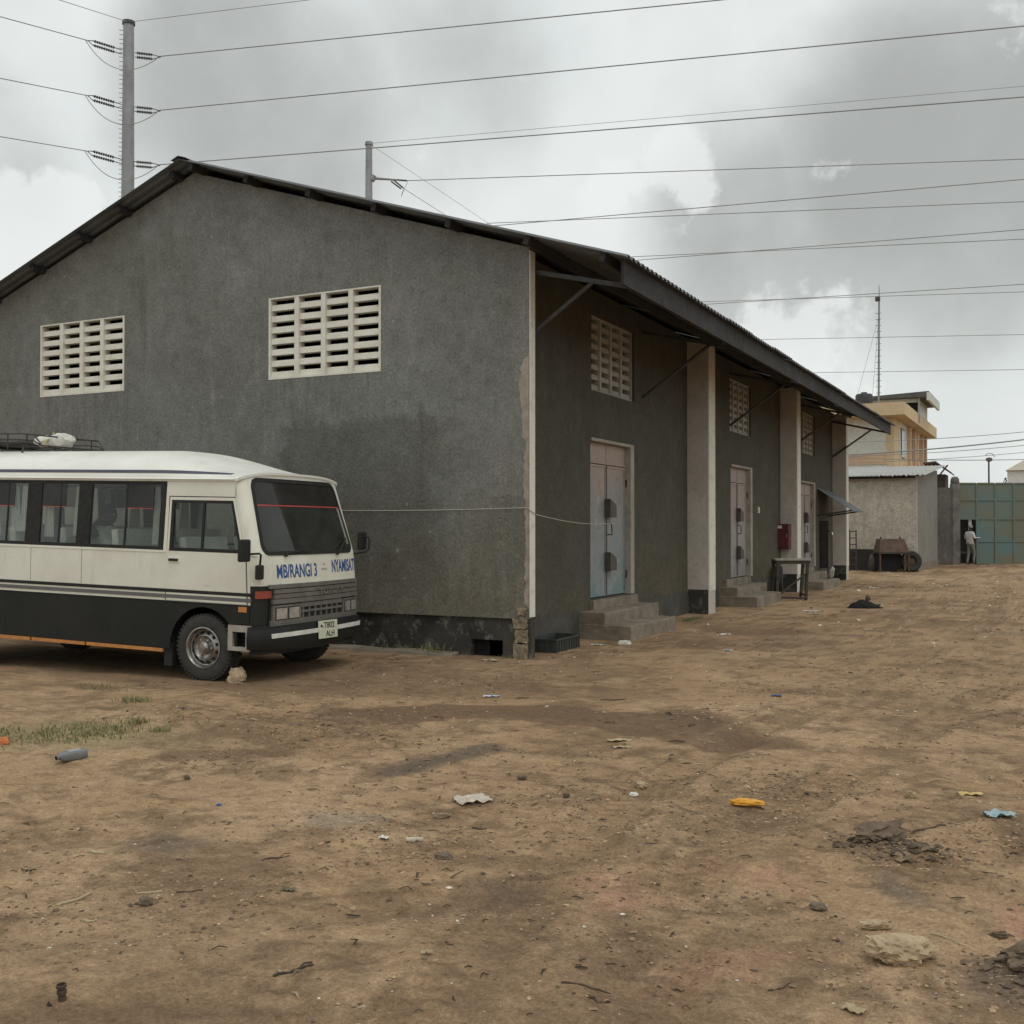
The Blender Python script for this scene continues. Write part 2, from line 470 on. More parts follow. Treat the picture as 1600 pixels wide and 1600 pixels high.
class MB:
    def __init__(self):
        self.v = []
        self.f = []
        self.mi = []

    def add(self, vs, fs, mi=0):
        o = len(self.v)
        self.v += [tuple(p) for p in vs]
        self.f += [tuple(i + o for i in q) for q in fs]
        self.mi += [mi] * len(fs)
        return self

    def box(self, x0, x1, y0, y1, z0, z1, mi=0, T=None):
        vs = [Vector((x, y, z)) for z in (z0, z1) for y in (y0, y1) for x in (x0, x1)]
        if T is not None:
            vs = [T @ p for p in vs]
        return self.add(vs, [(0, 2, 3, 1), (4, 5, 7, 6), (0, 1, 5, 4), (2, 6, 7, 3), (0, 4, 6, 2), (1, 3, 7, 5)], mi)

    def hexa(self, lo, hi, mi=0):
        """two quads (4 points each, same winding) joined to a solid"""
        return self.add(list(lo) + list(hi), [(3, 2, 1, 0), (4, 5, 6, 7), (0, 1, 5, 4), (1, 2, 6, 5), (2, 3, 7, 6), (3, 0, 4, 7)], mi)

    def prism(self, poly, fa, fb, mi=0):
        """poly: list of 2-D points; fa/fb map a point to 3-D on either cap"""
        n = len(poly)
        vs = [fa(*p) for p in poly] + [fb(*p) for p in poly]
        fs = [tuple(range(n))[::-1], tuple(range(n, 2 * n))]
        fs += [(i, (i + 1) % n, n + (i + 1) % n, n + i) for i in range(n)]
        return self.add(vs, fs, mi)

    def cyl(self, p0, p1, r0, r1=None, n=10, mi=0, caps=True):
        r1 = r0 if r1 is None else r1
        p0, p1 = Vector(p0), Vector(p1)
        d = (p1 - p0).normalized()
        a = d.orthogonal().normalized()
        b = d.cross(a)
        vs = []
        for p, r in ((p0, r0), (p1, r1)):
            vs += [p + (a * math.cos(t) + b * math.sin(t)) * r for t in [2 * math.pi * i / n for i in range(n)]]
        fs = [(i, (i + 1) % n, n + (i + 1) % n, n + i) for i in range(n)]
        if caps:
            fs += [tuple(range(n))[::-1], tuple(range(n, 2 * n))]
        return self.add(vs, fs, mi)

    def tube(self, pts, r, n=6, mi=0):
        pts = [Vector(p) for p in pts]
        rs = r if isinstance(r, (list, tuple)) else [r] * len(pts)
        vs = []
        a = None
        for i, p in enumerate(pts):
            d = (pts[min(i + 1, len(pts) - 1)] - pts[max(i - 1, 0)]).normalized()
            if a is None:
                a = d.orthogonal().normalized()
            a = (a - d * a.dot(d)).normalized()
            b = d.cross(a)
            vs += [p + (a * math.cos(t) + b * math.sin(t)) * rs[i] for t in [2 * math.pi * k / n for k in range(n)]]
        fs = []
        for i in range(len(pts) - 1):
            for k in range(n):
                fs.append((i * n + k, i * n + (k + 1) % n, (i + 1) * n + (k + 1) % n, (i + 1) * n + k))
        fs += [tuple(range(n))[::-1], tuple(range((len(pts) - 1) * n, len(pts) * n))]
        return self.add(vs, fs, mi)

    def lathe(self, prof, c, axis='Y', n=32, mi=0):
        """prof: (radius, along) pairs"""
        vs = []
        for r, h in prof:
            for k in range(n):
                t = 2 * math.pi * k / n
                q = (r * math.cos(t), r * math.sin(t))
                vs.append({'Y': (c[0] + q[0], c[1] + h, c[2] + q[1]), 'Z': (c[0] + q[0], c[1] + q[1], c[2] + h), 'X': (c[0] + h, c[1] + q[0], c[2] + q[1])}[axis])
        fs = []
        for i in range(len(prof) - 1):
            for k in range(n):
                fs.append((i * n + k, i * n + (k + 1) % n, (i + 1) * n + (k + 1) % n, (i + 1) * n + k))
        return self.add(vs, fs, mi)

    def grid(self, fn, us, vs_, mi=0):
        nu, nv = len(us), len(vs_)
        pts = [fn(u, v) for u in us for v in vs_]
        fs = [(i * nv + j, i * nv + j + 1, (i + 1) * nv + j + 1, (i + 1) * nv + j) for i in range(nu - 1) for j in range(nv - 1)]
        return self.add(pts, fs, mi)

    def slab(self, fo, fi, us, vs_, mi=0):
        """closed shell between two surfaces fo(u,v), fi(u,v)"""
        nu, nv = len(us), len(vs_)
        pts = [fo(u, v) for u in us for v in vs_] + [fi(u, v) for u in us for v in vs_]
        o = nu * nv
        fs = []
        for i in range(nu - 1):
            for j in range(nv - 1):
                a, b, c, d = i * nv + j, i * nv + j + 1, (i + 1) * nv + j + 1, (i + 1) * nv + j
                fs += [(a, b, c, d), (o + d, o + c, o + b, o + a)]
        ring = [(i * nv, (i + 1) * nv) for i in range(nu - 1)] + [((nu - 1) * nv + j, (nu - 1) * nv + j + 1) for j in range(nv - 1)]
        ring += [((i + 1) * nv + nv - 1, i * nv + nv - 1) for i in range(nu - 1)] + [(j + 1, j) for j in range(nv - 1)]
        fs += [(a, b, o + b, o + a) for a, b in ring]
        return self.add(pts, fs, mi)

    def mesh(self, name, mats, smooth=None, flip=True):
        me = bpy.data.meshes.new(name)
        me.from_pydata([tuple(p) for p in self.v], [], self.f)
        for m in (mats if isinstance(mats, (list, tuple)) else [mats]):
            me.materials.append(m)
        if len(set(self.mi)) > 1:
            me.polygons.foreach_set('material_index', self.mi)
        if flip:
            bm = bmesh.new()
            bm.from_mesh(me)
            bmesh.ops.recalc_face_normals(bm, faces=bm.faces)
            bm.to_mesh(me)
            bm.free()
        if smooth is not None:
            me.shade_smooth()
            me.set_sharp_from_angle(angle=R_(smooth))
        me.update()
        return me

    def build(self, name, mats, parent=None, smooth=None, bevel=0, flip=True):
        ob = bpy.data.objects.new(name, self.mesh(name, mats, smooth, flip))
        COL.objects.link(ob)
        if parent is not None:
            ob.parent = parent
        if bevel:
            b = ob.modifiers.new('bevel', 'BEVEL')
            b.width = bevel
            b.segments = 2
            b.limit_method = 'ANGLE'
            b.angle_limit = R_(40)
        return ob


def tag(o, label=None, cat=None, group=None, kind=None):
    for k, v in (('label', label), ('category', cat), ('group', group), ('kind', kind)):
        if v:
            o[k] = v
    return o


def thing(name, label, cat, loc=(0, 0, 0), rot=(0, 0, 0), group=None):
    o = bpy.data.objects.new(name, None)
    o.empty_display_size = 0.2
    COL.objects.link(o)
    o.location = loc
    o.rotation_euler = rot
    return tag(o, label, cat, group)


def inst(name, me, parent, loc=(0, 0, 0), rot=(0, 0, 0), scale=None):
    o = bpy.data.objects.new(name, me)
    COL.objects.link(o)
    o.parent = parent
    o.location = loc
    o.rotation_euler = rot
    if scale:
        o.scale = scale
    return o


def text_polys(body, size, offset=0.0, xscale=1.0, align='LEFT'):
    cu = bpy.data.curves.new('t', 'FONT')
    cu.body = body
    cu.size = size
    cu.offset = offset
    cu.align_x = align
    cu.fill_mode = 'BOTH'
    cu.extrude = 0.0
    ob = bpy.data.objects.new('t', cu)
    COL.objects.link(ob)
    dg = bpy.context.evaluated_depsgraph_get()
    me = bpy.data.meshes.new_from_object(ob.evaluated_get(dg))
    vs = [(v.co.x * xscale, v.co.y) for v in me.vertices]
    fs = [tuple(p.vertices) for p in me.polygons]
    bpy.data.objects.remove(ob)
    bpy.data.curves.remove(cu)
    bpy.data.meshes.remove(me)
    return vs, fs


# vectorised value noise
def _h(ix, iy, s):
    n = (ix.astype(np.int64) * 374761393 + iy.astype(np.int64) * 668265263 + s * 974634777) & 0xffffffff
    n = ((n ^ (n >> 13)) * 1274126177) & 0xffffffff
    return ((n ^ (n >> 16)) & 0xffff) / 65535.0


def vnoise(x, y, s=0):
    ix, iy = np.floor(x), np.floor(y)
    fx, fy = x - ix, y - iy
    fx = fx * fx * fx * (fx * (fx * 6 - 15) + 10)
    fy = fy * fy * fy * (fy * (fy * 6 - 15) + 10)
    a, b = _h(ix, iy, s), _h(ix + 1, iy, s)
    c, d = _h(ix, iy + 1, s), _h(ix + 1, iy + 1, s)
    return (a + (b - a) * fx) * (1 - fy) + (c + (d - c) * fx) * fy


def fbm(x, y, sc, oct=4, s=0, g=0.5):
    r = 0
    a = 1.0
    t = 0
    for i in range(oct):
        ca, sa = math.cos(i * 0.7 + 0.3), math.sin(i * 0.7 + 0.3)
        r = r + a * vnoise((x * ca - y * sa) * sc + 17.3 * i, (x * sa + y * ca) * sc + 5.1 * i, s + i)
        t += a
        a *= g
        sc *= 2.03
    return r / t

# ---------------------------------------------------------------- ground
TRACKS = [
    ([(3.9, -9.5), (3.62, -7.6), (3.5, -6.8), (3.41, -6.2), (3.39, -5.5), (3.42, -4.5), (3.7, -2), (4.6, 8), (4.2, 22), (3.6, 36)], 0.15, 0.018),
    ([(4.9, -9.5), (4.35, -8.0), (4.1, -7.0), (4.05, -6.1), (4.25, -5.2), (4.75, -2), (6.2, 8), (6.0, 22), (5.0, 36)], 0.16, 0.020),
    ([(-1.5, -9.0), (1.0, -7.7), (2.3, -6.75), (3.1, -5.9), (4.2, -3.9), (6.5, 1.0), (7.5, 10)], 0.16, 0.015),
    ([(-0.5, -10.0), (1.9, -8.7), (3.2, -7.6), (4.1, -6.6), (5.2, -4.8), (7.4, 0.0)], 0.15, 0.013),
    ([(-6, -5.2), (-2.5, -4.7), (0.4, -4.5), (2.8, -5.0), (5.0, -6.2), (6.5, -7.4)], 0.15, 0.011),
    ([(5.45, -9.0), (5.35, -7.2), (5.4, -5.5), (6.0, -3.0)], 0.18, 0.016),
]


def pdist(x, y, pts):
    d = np.full(x.shape, 1e9)
    arc = np.zeros(x.shape)
    acc = 0.0
    for (ax, ay), (bx, by) in zip(pts[:-1], pts[1:]):
        dx, dy = bx - ax, by - ay
        L = math.hypot(dx, dy)
        t = np.clip(((x - ax) * dx + (y - ay) * dy) / (L * L), 0, 1)
        q = np.hypot(x - ax - t * dx, y - ay - t * dy)
        m = q < d
        d = np.where(m, q, d)
        arc = np.where(m, acc + t * L, arc)
        acc += L
    return d, arc


def sstep(a, b, v):
    t = np.clip((v - a) / (b - a), 0, 1)
    return t * t * (3 - 2 * t)


def ground_height(x, y):
    x = np.asarray(x, float)
    y = np.asarray(y, float)
    h = (fbm(x, y, 0.45, 3, 11) - 0.5) * 0.07
    h = h + (fbm(x, y, 2.2, 4, 21) - 0.5) * 0.030
    rough = sstep(0.45, 0.65, fbm(x, y, 0.9, 3, 31))
    h = h + (fbm(x, y, 7.0, 5, 41, 0.65) - 0.5) * (0.016 + 0.040 * rough)
    for k, (pts, w, dep) in enumerate(TRACKS):
        d, arc = pdist(x, y, pts)
        prof = np.exp(-(d / w) ** 4)
        rim = np.exp(-((d - w * 1.5) / (w * 0.5)) ** 2)
        keep = sstep(0.30, 0.52, fbm(x, y, 0.8, 3, 60 + k))
        tread = np.sin(arc * 62 + np.abs(d) * 40) * 0.5
        h = h + keep * (-dep * prof + dep * 0.45 * rim + dep * 0.45 * tread * prof)
    # near the building and the bus wheels the yard is beaten flat
    flat = np.maximum(np.exp(-((np.clip(np.abs(x + 2.2), 0, None)) / 1.2) ** 2 - ((y + 3.1) / 0.9) ** 2), sstep(-1.0, 0.2, y) * 0.75)
    for cx, cy, r, a in ((4.79, -5.92, 0.16, 0.05), (5.45, -7.32, 0.13, 0.05), (4.98, -5.98, 0.16, 0.022)):
        q = np.exp(-(((x - cx) / r) ** 2 + ((y - cy) / r) ** 2) * 1.6)
        h = h + q * a * (0.4 + 1.2 * fbm(x, y, 14, 4, 77, 0.65))
    return h * (1 - flat * 0.85)


def gz(x, y):
    return float(ground_height(np.array([x]), np.array([y]))[0])


def axis_pts(lo, hi, step, far_lo, far_hi, g=1.06):
    a = list(np.arange(lo, hi + 1e-6, step))
    s = step
    up = []
    p = a[-1]
    while p < far_hi:
        s *= g
        p += s
        up.append(p)
    s = step
    dn = []
    p = a[0]
    while p > far_lo:
        s *= g
        p -= s
        dn.append(p)
    return np.array(dn[::-1] + a + up)


gx = axis_pts(-1.5, 6.6, 0.022, -420, 420, 1.07)
gy = axis_pts(-9.3, -2.5, 0.022, -420, 520, 1.035)
GX, GY = np.meshgrid(gx, gy)
X_, Y_ = GX.ravel(), GY.ravel()
near = np.exp(-(np.hypot(X_ - 1, Y_ - 5) / 70) ** 4)
Z_ = ground_height(X_, Y_) * near
nx, ny = len(gx), len(gy)
gm = bpy.data.meshes.new('ground')
co = np.stack([X_, Y_, Z_], 1).astype(np.float32)
ii = (np.arange(ny - 1)[:, None] * nx + np.arange(nx - 1)[None, :]).ravel()
quads = np.stack([ii, ii + 1, ii + nx + 1, ii + nx], 1).astype(np.int32)
gm.vertices.add(len(co))
gm.vertices.foreach_set('co', co.ravel())
gm.loops.add(quads.size)
gm.loops.foreach_set('vertex_index', quads.ravel())
gm.polygons.add(len(quads))
gm.polygons.foreach_set('loop_start', np.arange(len(quads), dtype=np.int32) * 4)
gm.polygons.foreach_set('loop_total', np.full(len(quads), 4, np.int32))
gm.update()
gm.validate()
# soil colours: sandy loam with damp, oily and brick-dust stains, plus plain darker patches
tan = np.array([0.370, 0.252, 0.150])
pale = np.array([0.460, 0.325, 0.203])
brown = np.array([0.190, 0.127, 0.080])
dkgrey = np.array([0.115, 0.092, 0.072])
pink = np.array([0.47, 0.265, 0.185])
col = np.tile(tan, (len(X_), 1))


def blend(c, w):
    global col
    w = np.clip(w, 0, 1)[:, None]
    col = col * (1 - w) + c * w


blend(pale, sstep(0.46, 0.66, fbm(X_, Y_, 0.5, 4, 101)) * 0.75)
blend(brown, sstep(0.50, 0.70, fbm(X_, Y_, 0.62, 5, 111, 0.6)) * 0.55)
blend(brown, sstep(0.50, 0.62, fbm(X_, Y_, 2.4, 6, 121, 0.68)) * 0.60)
blend(brown * 0.75, sstep(0.55, 0.66, fbm(X_, Y_ * 1.5, 6.0, 6, 126, 0.7)) * 0.45)
blend(pale, sstep(0.55, 0.72, fbm(X_, Y_, 3.3, 4, 131, 0.6)) * 0.5)
wobx = (fbm(X_, Y_, 1.6, 4, 141, 0.6) - 0.5) * 0.9
woby = (fbm(X_, Y_, 1.6, 4, 151, 0.6) - 0.5) * 0.9


def stain(cx, cy, rx, ry, rot, c, k, wob=0.5, soft=0.55):
    x = X_ - cx + wobx * wob
    y = Y_ - cy + woby * wob
    a, b = math.cos(rot), math.sin(rot)
    u, v = (x * a + y * b) / rx, (-x * b + y * a) / ry
    blend(c, (1 - sstep(soft, 1.0, np.hypot(u, v))) * k)


def trail(pts, w, c, k, wob=0.5, soft=0.5):
    d, _ = pdist(X_ + wobx * wob, Y_ + woby * wob, pts)
    blend(c, (1 - sstep(soft * w, w, d)) * k)


trail([(0.5, -4.1), (0.95, -3.6), (1.6, -3.3), (2.3, -3.35), (2.9, -3.45), (3.5, -3.75)], 0.42, brown * 0.88, 0.85, 0.55, 0.8)
trail([(2.7, -2.9), (3.3, -3.3), (3.75, -3.75)], 0.28, brown * 0.8, 0.6, 0.4, 0.6)
trail([(1.72, -5.6), (1.85, -5.25), (1.98, -4.75)], 0.20, dkgrey * 1.2, 0.85, 0.35, 0.35)
trail([(0.25, -5.95), (0.5, -5.75), (0.8, -5.55)], 0.18, brown * 0.95, 0.7, 0.35)
stain(3.0, -5.24, 0.16, 0.12, 0, brown * 0.9, 0.7, 0.2)
stain(2.15, -6.6, 0.32, 0.16, 0.6, np.array([0.34, 0.29, 0.22]), 0.7)
stain(3.9, -7.15, 0.24, 0.38, 0.2, pink, 0.62, 0.7, 0.0)
stain(4.05, -6.55, 0.2, 0.26, 0.3, pink, 0.5, 0.7, 0.0)
stain(4.4, -6.62, 0.2, 0.24, 0.1, pink * 0.95, 0.6, 0.6, 0.0)
stain(4.42, -7.72, 0.42, 0.20, 0.5, pink, 0.4, 0.7, 0.0)
stain(5.42, -6.75, 0.15, 0.3, 0.2, pink * 1.05, 0.85, 0.25, 0.1)
stain(3.44, -7.24, 0.22, 0.2, 0.3, dkgrey * 1.15, 0.75, 0.3, 0.2)
stain(3.2, -7.0, 0.5, 0.25, 0.6, brown, 0.6, 0.5, 0.2)
stain(4.95, -6.55, 0.13, 0.3, 0.4, dkgrey * 1.35, 0.75, 0.25, 0.2)
stain(2.85, -6.85, 0.45, 0.16, 0.6, brown * 0.9, 0.7, 0.4, 0.2)
stain(1.6, -7.5, 0.42, 0.22, 0.4, dkgrey * 1.35, 0.65, 0.45, 0.2)
stain(0.9, -8.1, 0.7, 0.35, 0.3, brown * 0.85, 0.6, 0.6, 0.2)
stain(2.2, -8.7, 1.2, 0.3, 0.4, brown, 0.45, 0.9, 0.1)
stain(4.6, -8.3, 0.9, 0.35, 0.3, brown, 0.4, 0.9, 0.1)
stain(3.6, -6.6, 0.22, 0.7, -0.2, brown, 0.5, 0.5, 0.1)
stain(2.9, -8.9, 0.8, 0.22, 0.5, brown * 0.85, 0.55, 0.6, 0.2)
stain(4.85, -5.95, 0.34, 0.22, 0.2, dkgrey * 1.2, 0.8, 0.3, 0.3)
stain(5.4, -7.4, 0.26, 0.3, 0.0, dkgrey * 1.4, 0.75, 0.3, 0.3)
stain(5.35, -5.5, 0.16, 0.7, 0.1, brown * 0.85, 0.7, 0.4, 0.2)
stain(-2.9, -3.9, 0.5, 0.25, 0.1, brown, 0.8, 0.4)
stain(-2.6, -2.3, 4.6, 1.5, 0.05, brown * 0.9, 0.6, 0.4, 0.7)  # broad darker brown ground under the minibus and past its nose
stain(1.6, 4.6, 1.0, 0.6, 0.3, brown, 0.6, 0.6)
stain(5.5, 6.0, 1.6, 0.8, 0.3, dkgrey * 1.5, 0.55, 0.9, 0.2)
stain(1.9, 10.3, 1.1, 0.5, 0.3, brown, 0.5, 0.6, 0.2)
stain(3.3, -1.1, 1.2, 0.3, 0.3, brown, 0.5, 0.6, 0.2)
stain(2.6, 35.6, 3.5, 1.2, 0.46, np.array([0.20, 0.12, 0.09]), 0.8, 0.6, 0.5)
gcov = np.exp(-(((X_ + 1.0) / 0.8) ** 2 + ((Y_ + 5.7) / 0.45) ** 2))
blend(np.array([0.26, 0.235, 0.13]), gcov * 0.6)
for k, (pts, w, dep) in enumerate(TRACKS):
    d, arc = pdist(X_, Y_, pts)
    keep = sstep(0.30, 0.52, fbm(X_, Y_, 0.8, 3, 60 + k))
    tex = 0.55 + 0.9 * fbm(X_, Y_, 5.0, 4, 300 + k, 0.6)
    blend(brown * 1.05, np.exp(-(d / w) ** 4) * keep * 0.26 * tex)
    lug = sstep(0.2, 0.8, np.sin(arc * 62 + np.abs(d) * 40)) * sstep(0.45, 0.6, fbm(X_, Y_, 2.0, 3, 330 + k))
    blend(brown * 0.75, np.exp(-(d / w) ** 4) * keep * 0.45 * lug)
    blend(brown * 0.62, np.exp(-((d - w * 1.1) / (w * 0.13)) ** 2) * keep * 0.55 * tex * sstep(0.42, 0.58, fbm(X_, Y_, 3.0, 3, 340 + k)))
    blend(pale, np.exp(-((d - w * 1.7) / (w * 0.4)) ** 2) * keep * 0.18)
ca = gm.color_attributes.new('soil', 'FLOAT_COLOR', 'POINT')
rgba = np.ones((len(X_), 4), np.float32)
rgba[:, :3] = col
ca.data.foreach_set('color', rgba.ravel())
gm.shade_smooth()
t = NT('yard_soil')
at = t.n.new('ShaderNodeAttribute')
at.attribute_name = 'soil'
c0 = at.outputs['Color']
speck = t.noise(55, 5, 0.72)
speck2 = t.noise(190, 2, 0.6, w=2)
med = t.noise(9, 6, 0.7, t.mapv((1, 1.6, 1)), w=4)
c0 = t.mix(1.0, c0, t.mix(t.rng(speck, 0.28, 0.72), (0.60, 0.58, 0.56), (1.34, 1.33, 1.32)), 'MULTIPLY')
c0 = t.mix(1.0, c0, t.mix(t.rng(speck2, 0.3, 0.7), (0.80, 0.80, 0.80), (1.17, 1.17, 1.17)), 'MULTIPLY')
c0 = t.mix(1.0, c0, t.mix(t.rng(med, 0.3, 0.7), (0.74, 0.72, 0.70), (1.20, 1.20, 1.19)), 'MULTIPLY')
dk = t.rng(t.noise(30, 4, 0.7, w=7), 0.66, 0.72)
c0 = t.mix(t.math('MULTIPLY', dk, 0.55), c0, (0.07, 0.05, 0.035))
lt = t.rng(t.noise(85, 2, 0.5, w=12), 0.72, 0.76)
c0 = t.mix(t.math('MULTIPLY', lt, 0.6), c0, (0.62, 0.54, 0.42))
hh = t.math('ADD', t.math('MULTIPLY', speck, 0.8), t.math('MULTIPLY', med, 1.4))
gm.materials.append(t.fin(c0, 0.95, 0, 0.15, hh, 0.75, 0.018))
go = bpy.data.objects.new('ground', gm)
COL.objects.link(go)
tag(go, kind='structure')

# ---------------------------------------------------------------- warehouse
WH = thing('warehouse', 'long grey plastered warehouse with gabled corrugated roof, vent windows and white columns', 'warehouse')
RX, RZ, SL_R, SL_L = -5.25, 6.66, 0.319, 0.362
YB = 21.95
XW = -0.4
XL = -10.1


def roof_z(x):
    return RZ - SL_R * (x - RX) if x > RX else RZ - SL_L * (RX - x)


def wall_panel(mb, fmap, us, zs, holes, th, mi=0):
    """wall with rectangular openings; fmap(u, w, z), w from 0 (outer) to th"""
    us = sorted(set(us + [h[0] for h in holes] + [h[1] for h in holes]))
    zs = sorted(set(zs + [h[2] for h in holes] + [h[3] for h in holes]))
    nu, nz = len(us) - 1, len(zs) - 1

    def solid(i, j):
        if i < 0 or j < 0 or i >= nu or j >= nz:
            return False
        uc, zc = (us[i] + us[i + 1]) / 2, (zs[j] + zs[j + 1]) / 2
        return not any(a < uc < b and c < zc < d for a, b, c, d in holes)
    for i in range(nu):
        for j in range(nz):
            if not solid(i, j):
                continue
            u0, u1, z0, z1 = us[i], us[i + 1], zs[j], zs[j + 1]
            for w in (0, th):
                mb.add([fmap(u0, w, z0), fmap(u1, w, z0), fmap(u1, w, z1), fmap(u0, w, z1)], [(0, 1, 2, 3)], mi)
            for (di, dj, a, b) in ((-1, 0, (u0, z0), (u0, z1)), (1, 0, (u1, z0), (u1, z1)), (0, -1, (u0, z0), (u1, z0)), (0, 1, (u0, z1), (u1, z1))):
                if not solid(i + di, j + dj):
                    mb.add([fmap(a[0], 0, a[1]), fmap(b[0], 0, b[1]), fmap(b[0], th, b[1]), fmap(a[0], th, a[1])], [(0, 1, 2, 3)], mi)


GV = [(-8.36, -6.585, 3.555, 4.665), (-3.915, -2.10, 3.545, 4.655)]
SV = [(2.875, 4.65, 3.545, 4.65), (10.24, 11.95, 3.545, 4.65), (17.28, 18.95, 3.54, 4.645)]
SD = [(2.83, 4.60, 0.52, 2.86), (10.30, 12.03, 0.50, 2.87), (17.12, 18.95, 0.50, 2.80)]
mb = MB()
fm = lambda u, w, z: (u, w, z)
wall_panel(mb, fm, [XL, 0], [0.47, 4.70], GV, 0.14)
mb.prism([(0, 4.70), (0, roof_z(0) - 0.10), (RX, RZ - 0.10), (XL, roof_z(XL) - 0.06), (XL, 4.70)], lambda a, b: (a, 0, b), lambda a, b: (a, 0.14, b))
mb.build('gable_wall', M['gable'], WH)
mb = MB()
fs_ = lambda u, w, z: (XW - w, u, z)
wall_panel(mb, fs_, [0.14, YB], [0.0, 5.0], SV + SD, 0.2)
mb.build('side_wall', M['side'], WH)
mb = MB()
mb.box(XL, XW - 0.2, YB - 0.2, YB, 0, 4.7)
mb.prism([(XW - 0.2, 4.70), (XW - 0.2, roof_z(XW) - 0.10), (RX, RZ - 0.10), (XL, roof_z(XL) - 0.06), (XL, 4.70)], lambda a, b: (a, YB - 0.2, b), lambda a, b: (a, YB, b))
mb.build('rear_wall', M['side'], WH)
mb = MB()
mb.box(XL, XL + 0.2, 0.14, YB - 0.2, 0, 4.72)
mb.build('far_side_wall', M['side'], WH)
mb = MB()  # gable plinth, set back behind the plaster, with the drain hole
wall_panel(mb, lambda u, w, z: (u, 0.035 + w, z), [XL, -0.22], [-0.1, 0.468], [(-0.80, -0.37, -0.1, 0.20)], 0.10)
mb.build('plinth', M['base'], WH)
mb = MB()
mb.box(-0.82, -0.35, 0.14, 0.5, -0.05, 0.22)
mb.build('drain_recess', M['dark'], WH)


def blob_box(x0, x1, y0, y1, z0, z1, seed, amt=0.02, n=4):
    """rough block: subdivided box pushed about by noise"""
    rnd = random.Random(seed)
    bm = bmesh.new()
    bmesh.ops.create_cube(bm, size=1)
    bmesh.ops.subdivide_edges(bm, edges=bm.edges[:], cuts=n, use_grid_fill=True)
    for v in bm.verts:
        v.co = Vector((x0 + (v.co.x + 0.5) * (x1 - x0), y0 + (v.co.y + 0.5) * (y1 - y0), z0 + (v.co.z + 0.5) * (z1 - z0)))
        v.co += Vector((rnd.uniform(-1, 1), rnd.uniform(-1, 1), rnd.uniform(-1, 1))) * amt
    me = bpy.data.meshes.new('block')
    bm.to_mesh(me)
    bm.free()
    me.shade_smooth()
    me.set_sharp_from_angle(angle=R_(35))
    return me


for k, (x0, x1, z0, z1) in enumerate(((-0.215, -0.035, -0.05, 0.17), (-0.20, -0.035, 0.185, 0.34), (-0.215, -0.035, 0.355, 0.50), (-0.16, -0.03, 0.515, 0.60))):
    me = blob_box(x0, x1, 0.0 if k < 3 else -0.012, 0.12, z0, z1, 40 + k, 0.011)
    me.materials.append(M['bare'])
    inst('bare_block', me, WH)
# ragged strip where the plaster broke off beside the corner paint
mb = MB()
rnd = random.Random(3)
zs = np.linspace(0.6, 3.6, 60)
wd = [0.035 + 0.05 * abs(math.sin(z * 2.3)) * rnd.random() + (0.05 if 2.6 < z < 3.45 else 0.0) for z in zs]
wd[0] = wd[-1] = 0.005
mb.slab(lambda i, j: (-0.004 - wd[i] * j, -0.006, zs[i]), lambda i, j: (-0.004 - wd[i] * j, 0.001, zs[i]), range(60), (0, 1))
mb.build('peeled_edge', M['peel'], WH)
mb = MB()
mb.box(-0.002, 0.010, 0.004, 0.146, 0.49, roof_z(0) - 0.13)
mb.build('corner_trim', M['white_trim'], WH, bevel=0.003)
mb = MB()
mb.box(-0.03, 0.004, 0.036, 0.142, -0.1, 0.488)
mb.box(-0.40, -0.03, 0.10, 0.142, -0.1, 0.468)
mb.build('corner_base', M['base'], WH)
# painted splash band along the side wall, broken by doors and columns
for a, b in ((0.142, 2.38), (4.66, 7.375), (7.80, 9.38), (12.06, 14.765), (15.19, 15.88), (18.98, 21.575)):
    mb = MB()
    rnd = random.Random(int(a * 10))
    tz = [0.40 + rnd.uniform(-0.05, 0.05) for _ in range(40)]
    ya = np.linspace(a, b, 40)
    mb.slab(lambda i, v: (XW + 0.006, ya[i], -0.1 + (tz[i] + 0.1) * v), lambda i, v: (XW - 0.01, ya[i], -0.1 + (tz[i] + 0.1) * v), range(40), (0, 1))
    mb.build('base_band', M['band'], WH)
for k, (y0, y1) in enumerate(((7.38, 7.79), (14.77, 15.18), (21.58, 21.96))):
    mb = MB()
    mb.box(XW - 0.01, 0.0, y0, y1, -0.1, roof_z(-0.2) - 0.10)
    c = mb.build('column', M['column'], WH, bevel=0.012)
    mb = MB()
    mb.box(XW + 0.012, -0.012, y0 - 0.006, y0 + 0.02, -0.1, 0.44)
    mb.build('column_base', M['base'], c)
    mb = MB()
    mb.box(-0.02, 0.006, y0 + 0.012, y1 - 0.012, 0.42, roof_z(0) - 0.14)
    mb.build('column_face', M['white_trim'], c)
mb = MB()
mb.slab(lambda x, v: (x, -0.02 - v * (0.16 + 0.02 * math.sin(x * 3)), 0.045 - 0.02 * v + 0.008 * math.sin(x * 7)), lambda x, v: (x, -0.02 - v * 0.2, -0.1), np.linspace(XL, -0.95, 60), (0, 0.5, 1))
mb.build('apron', M['concrete'], WH, smooth=40)

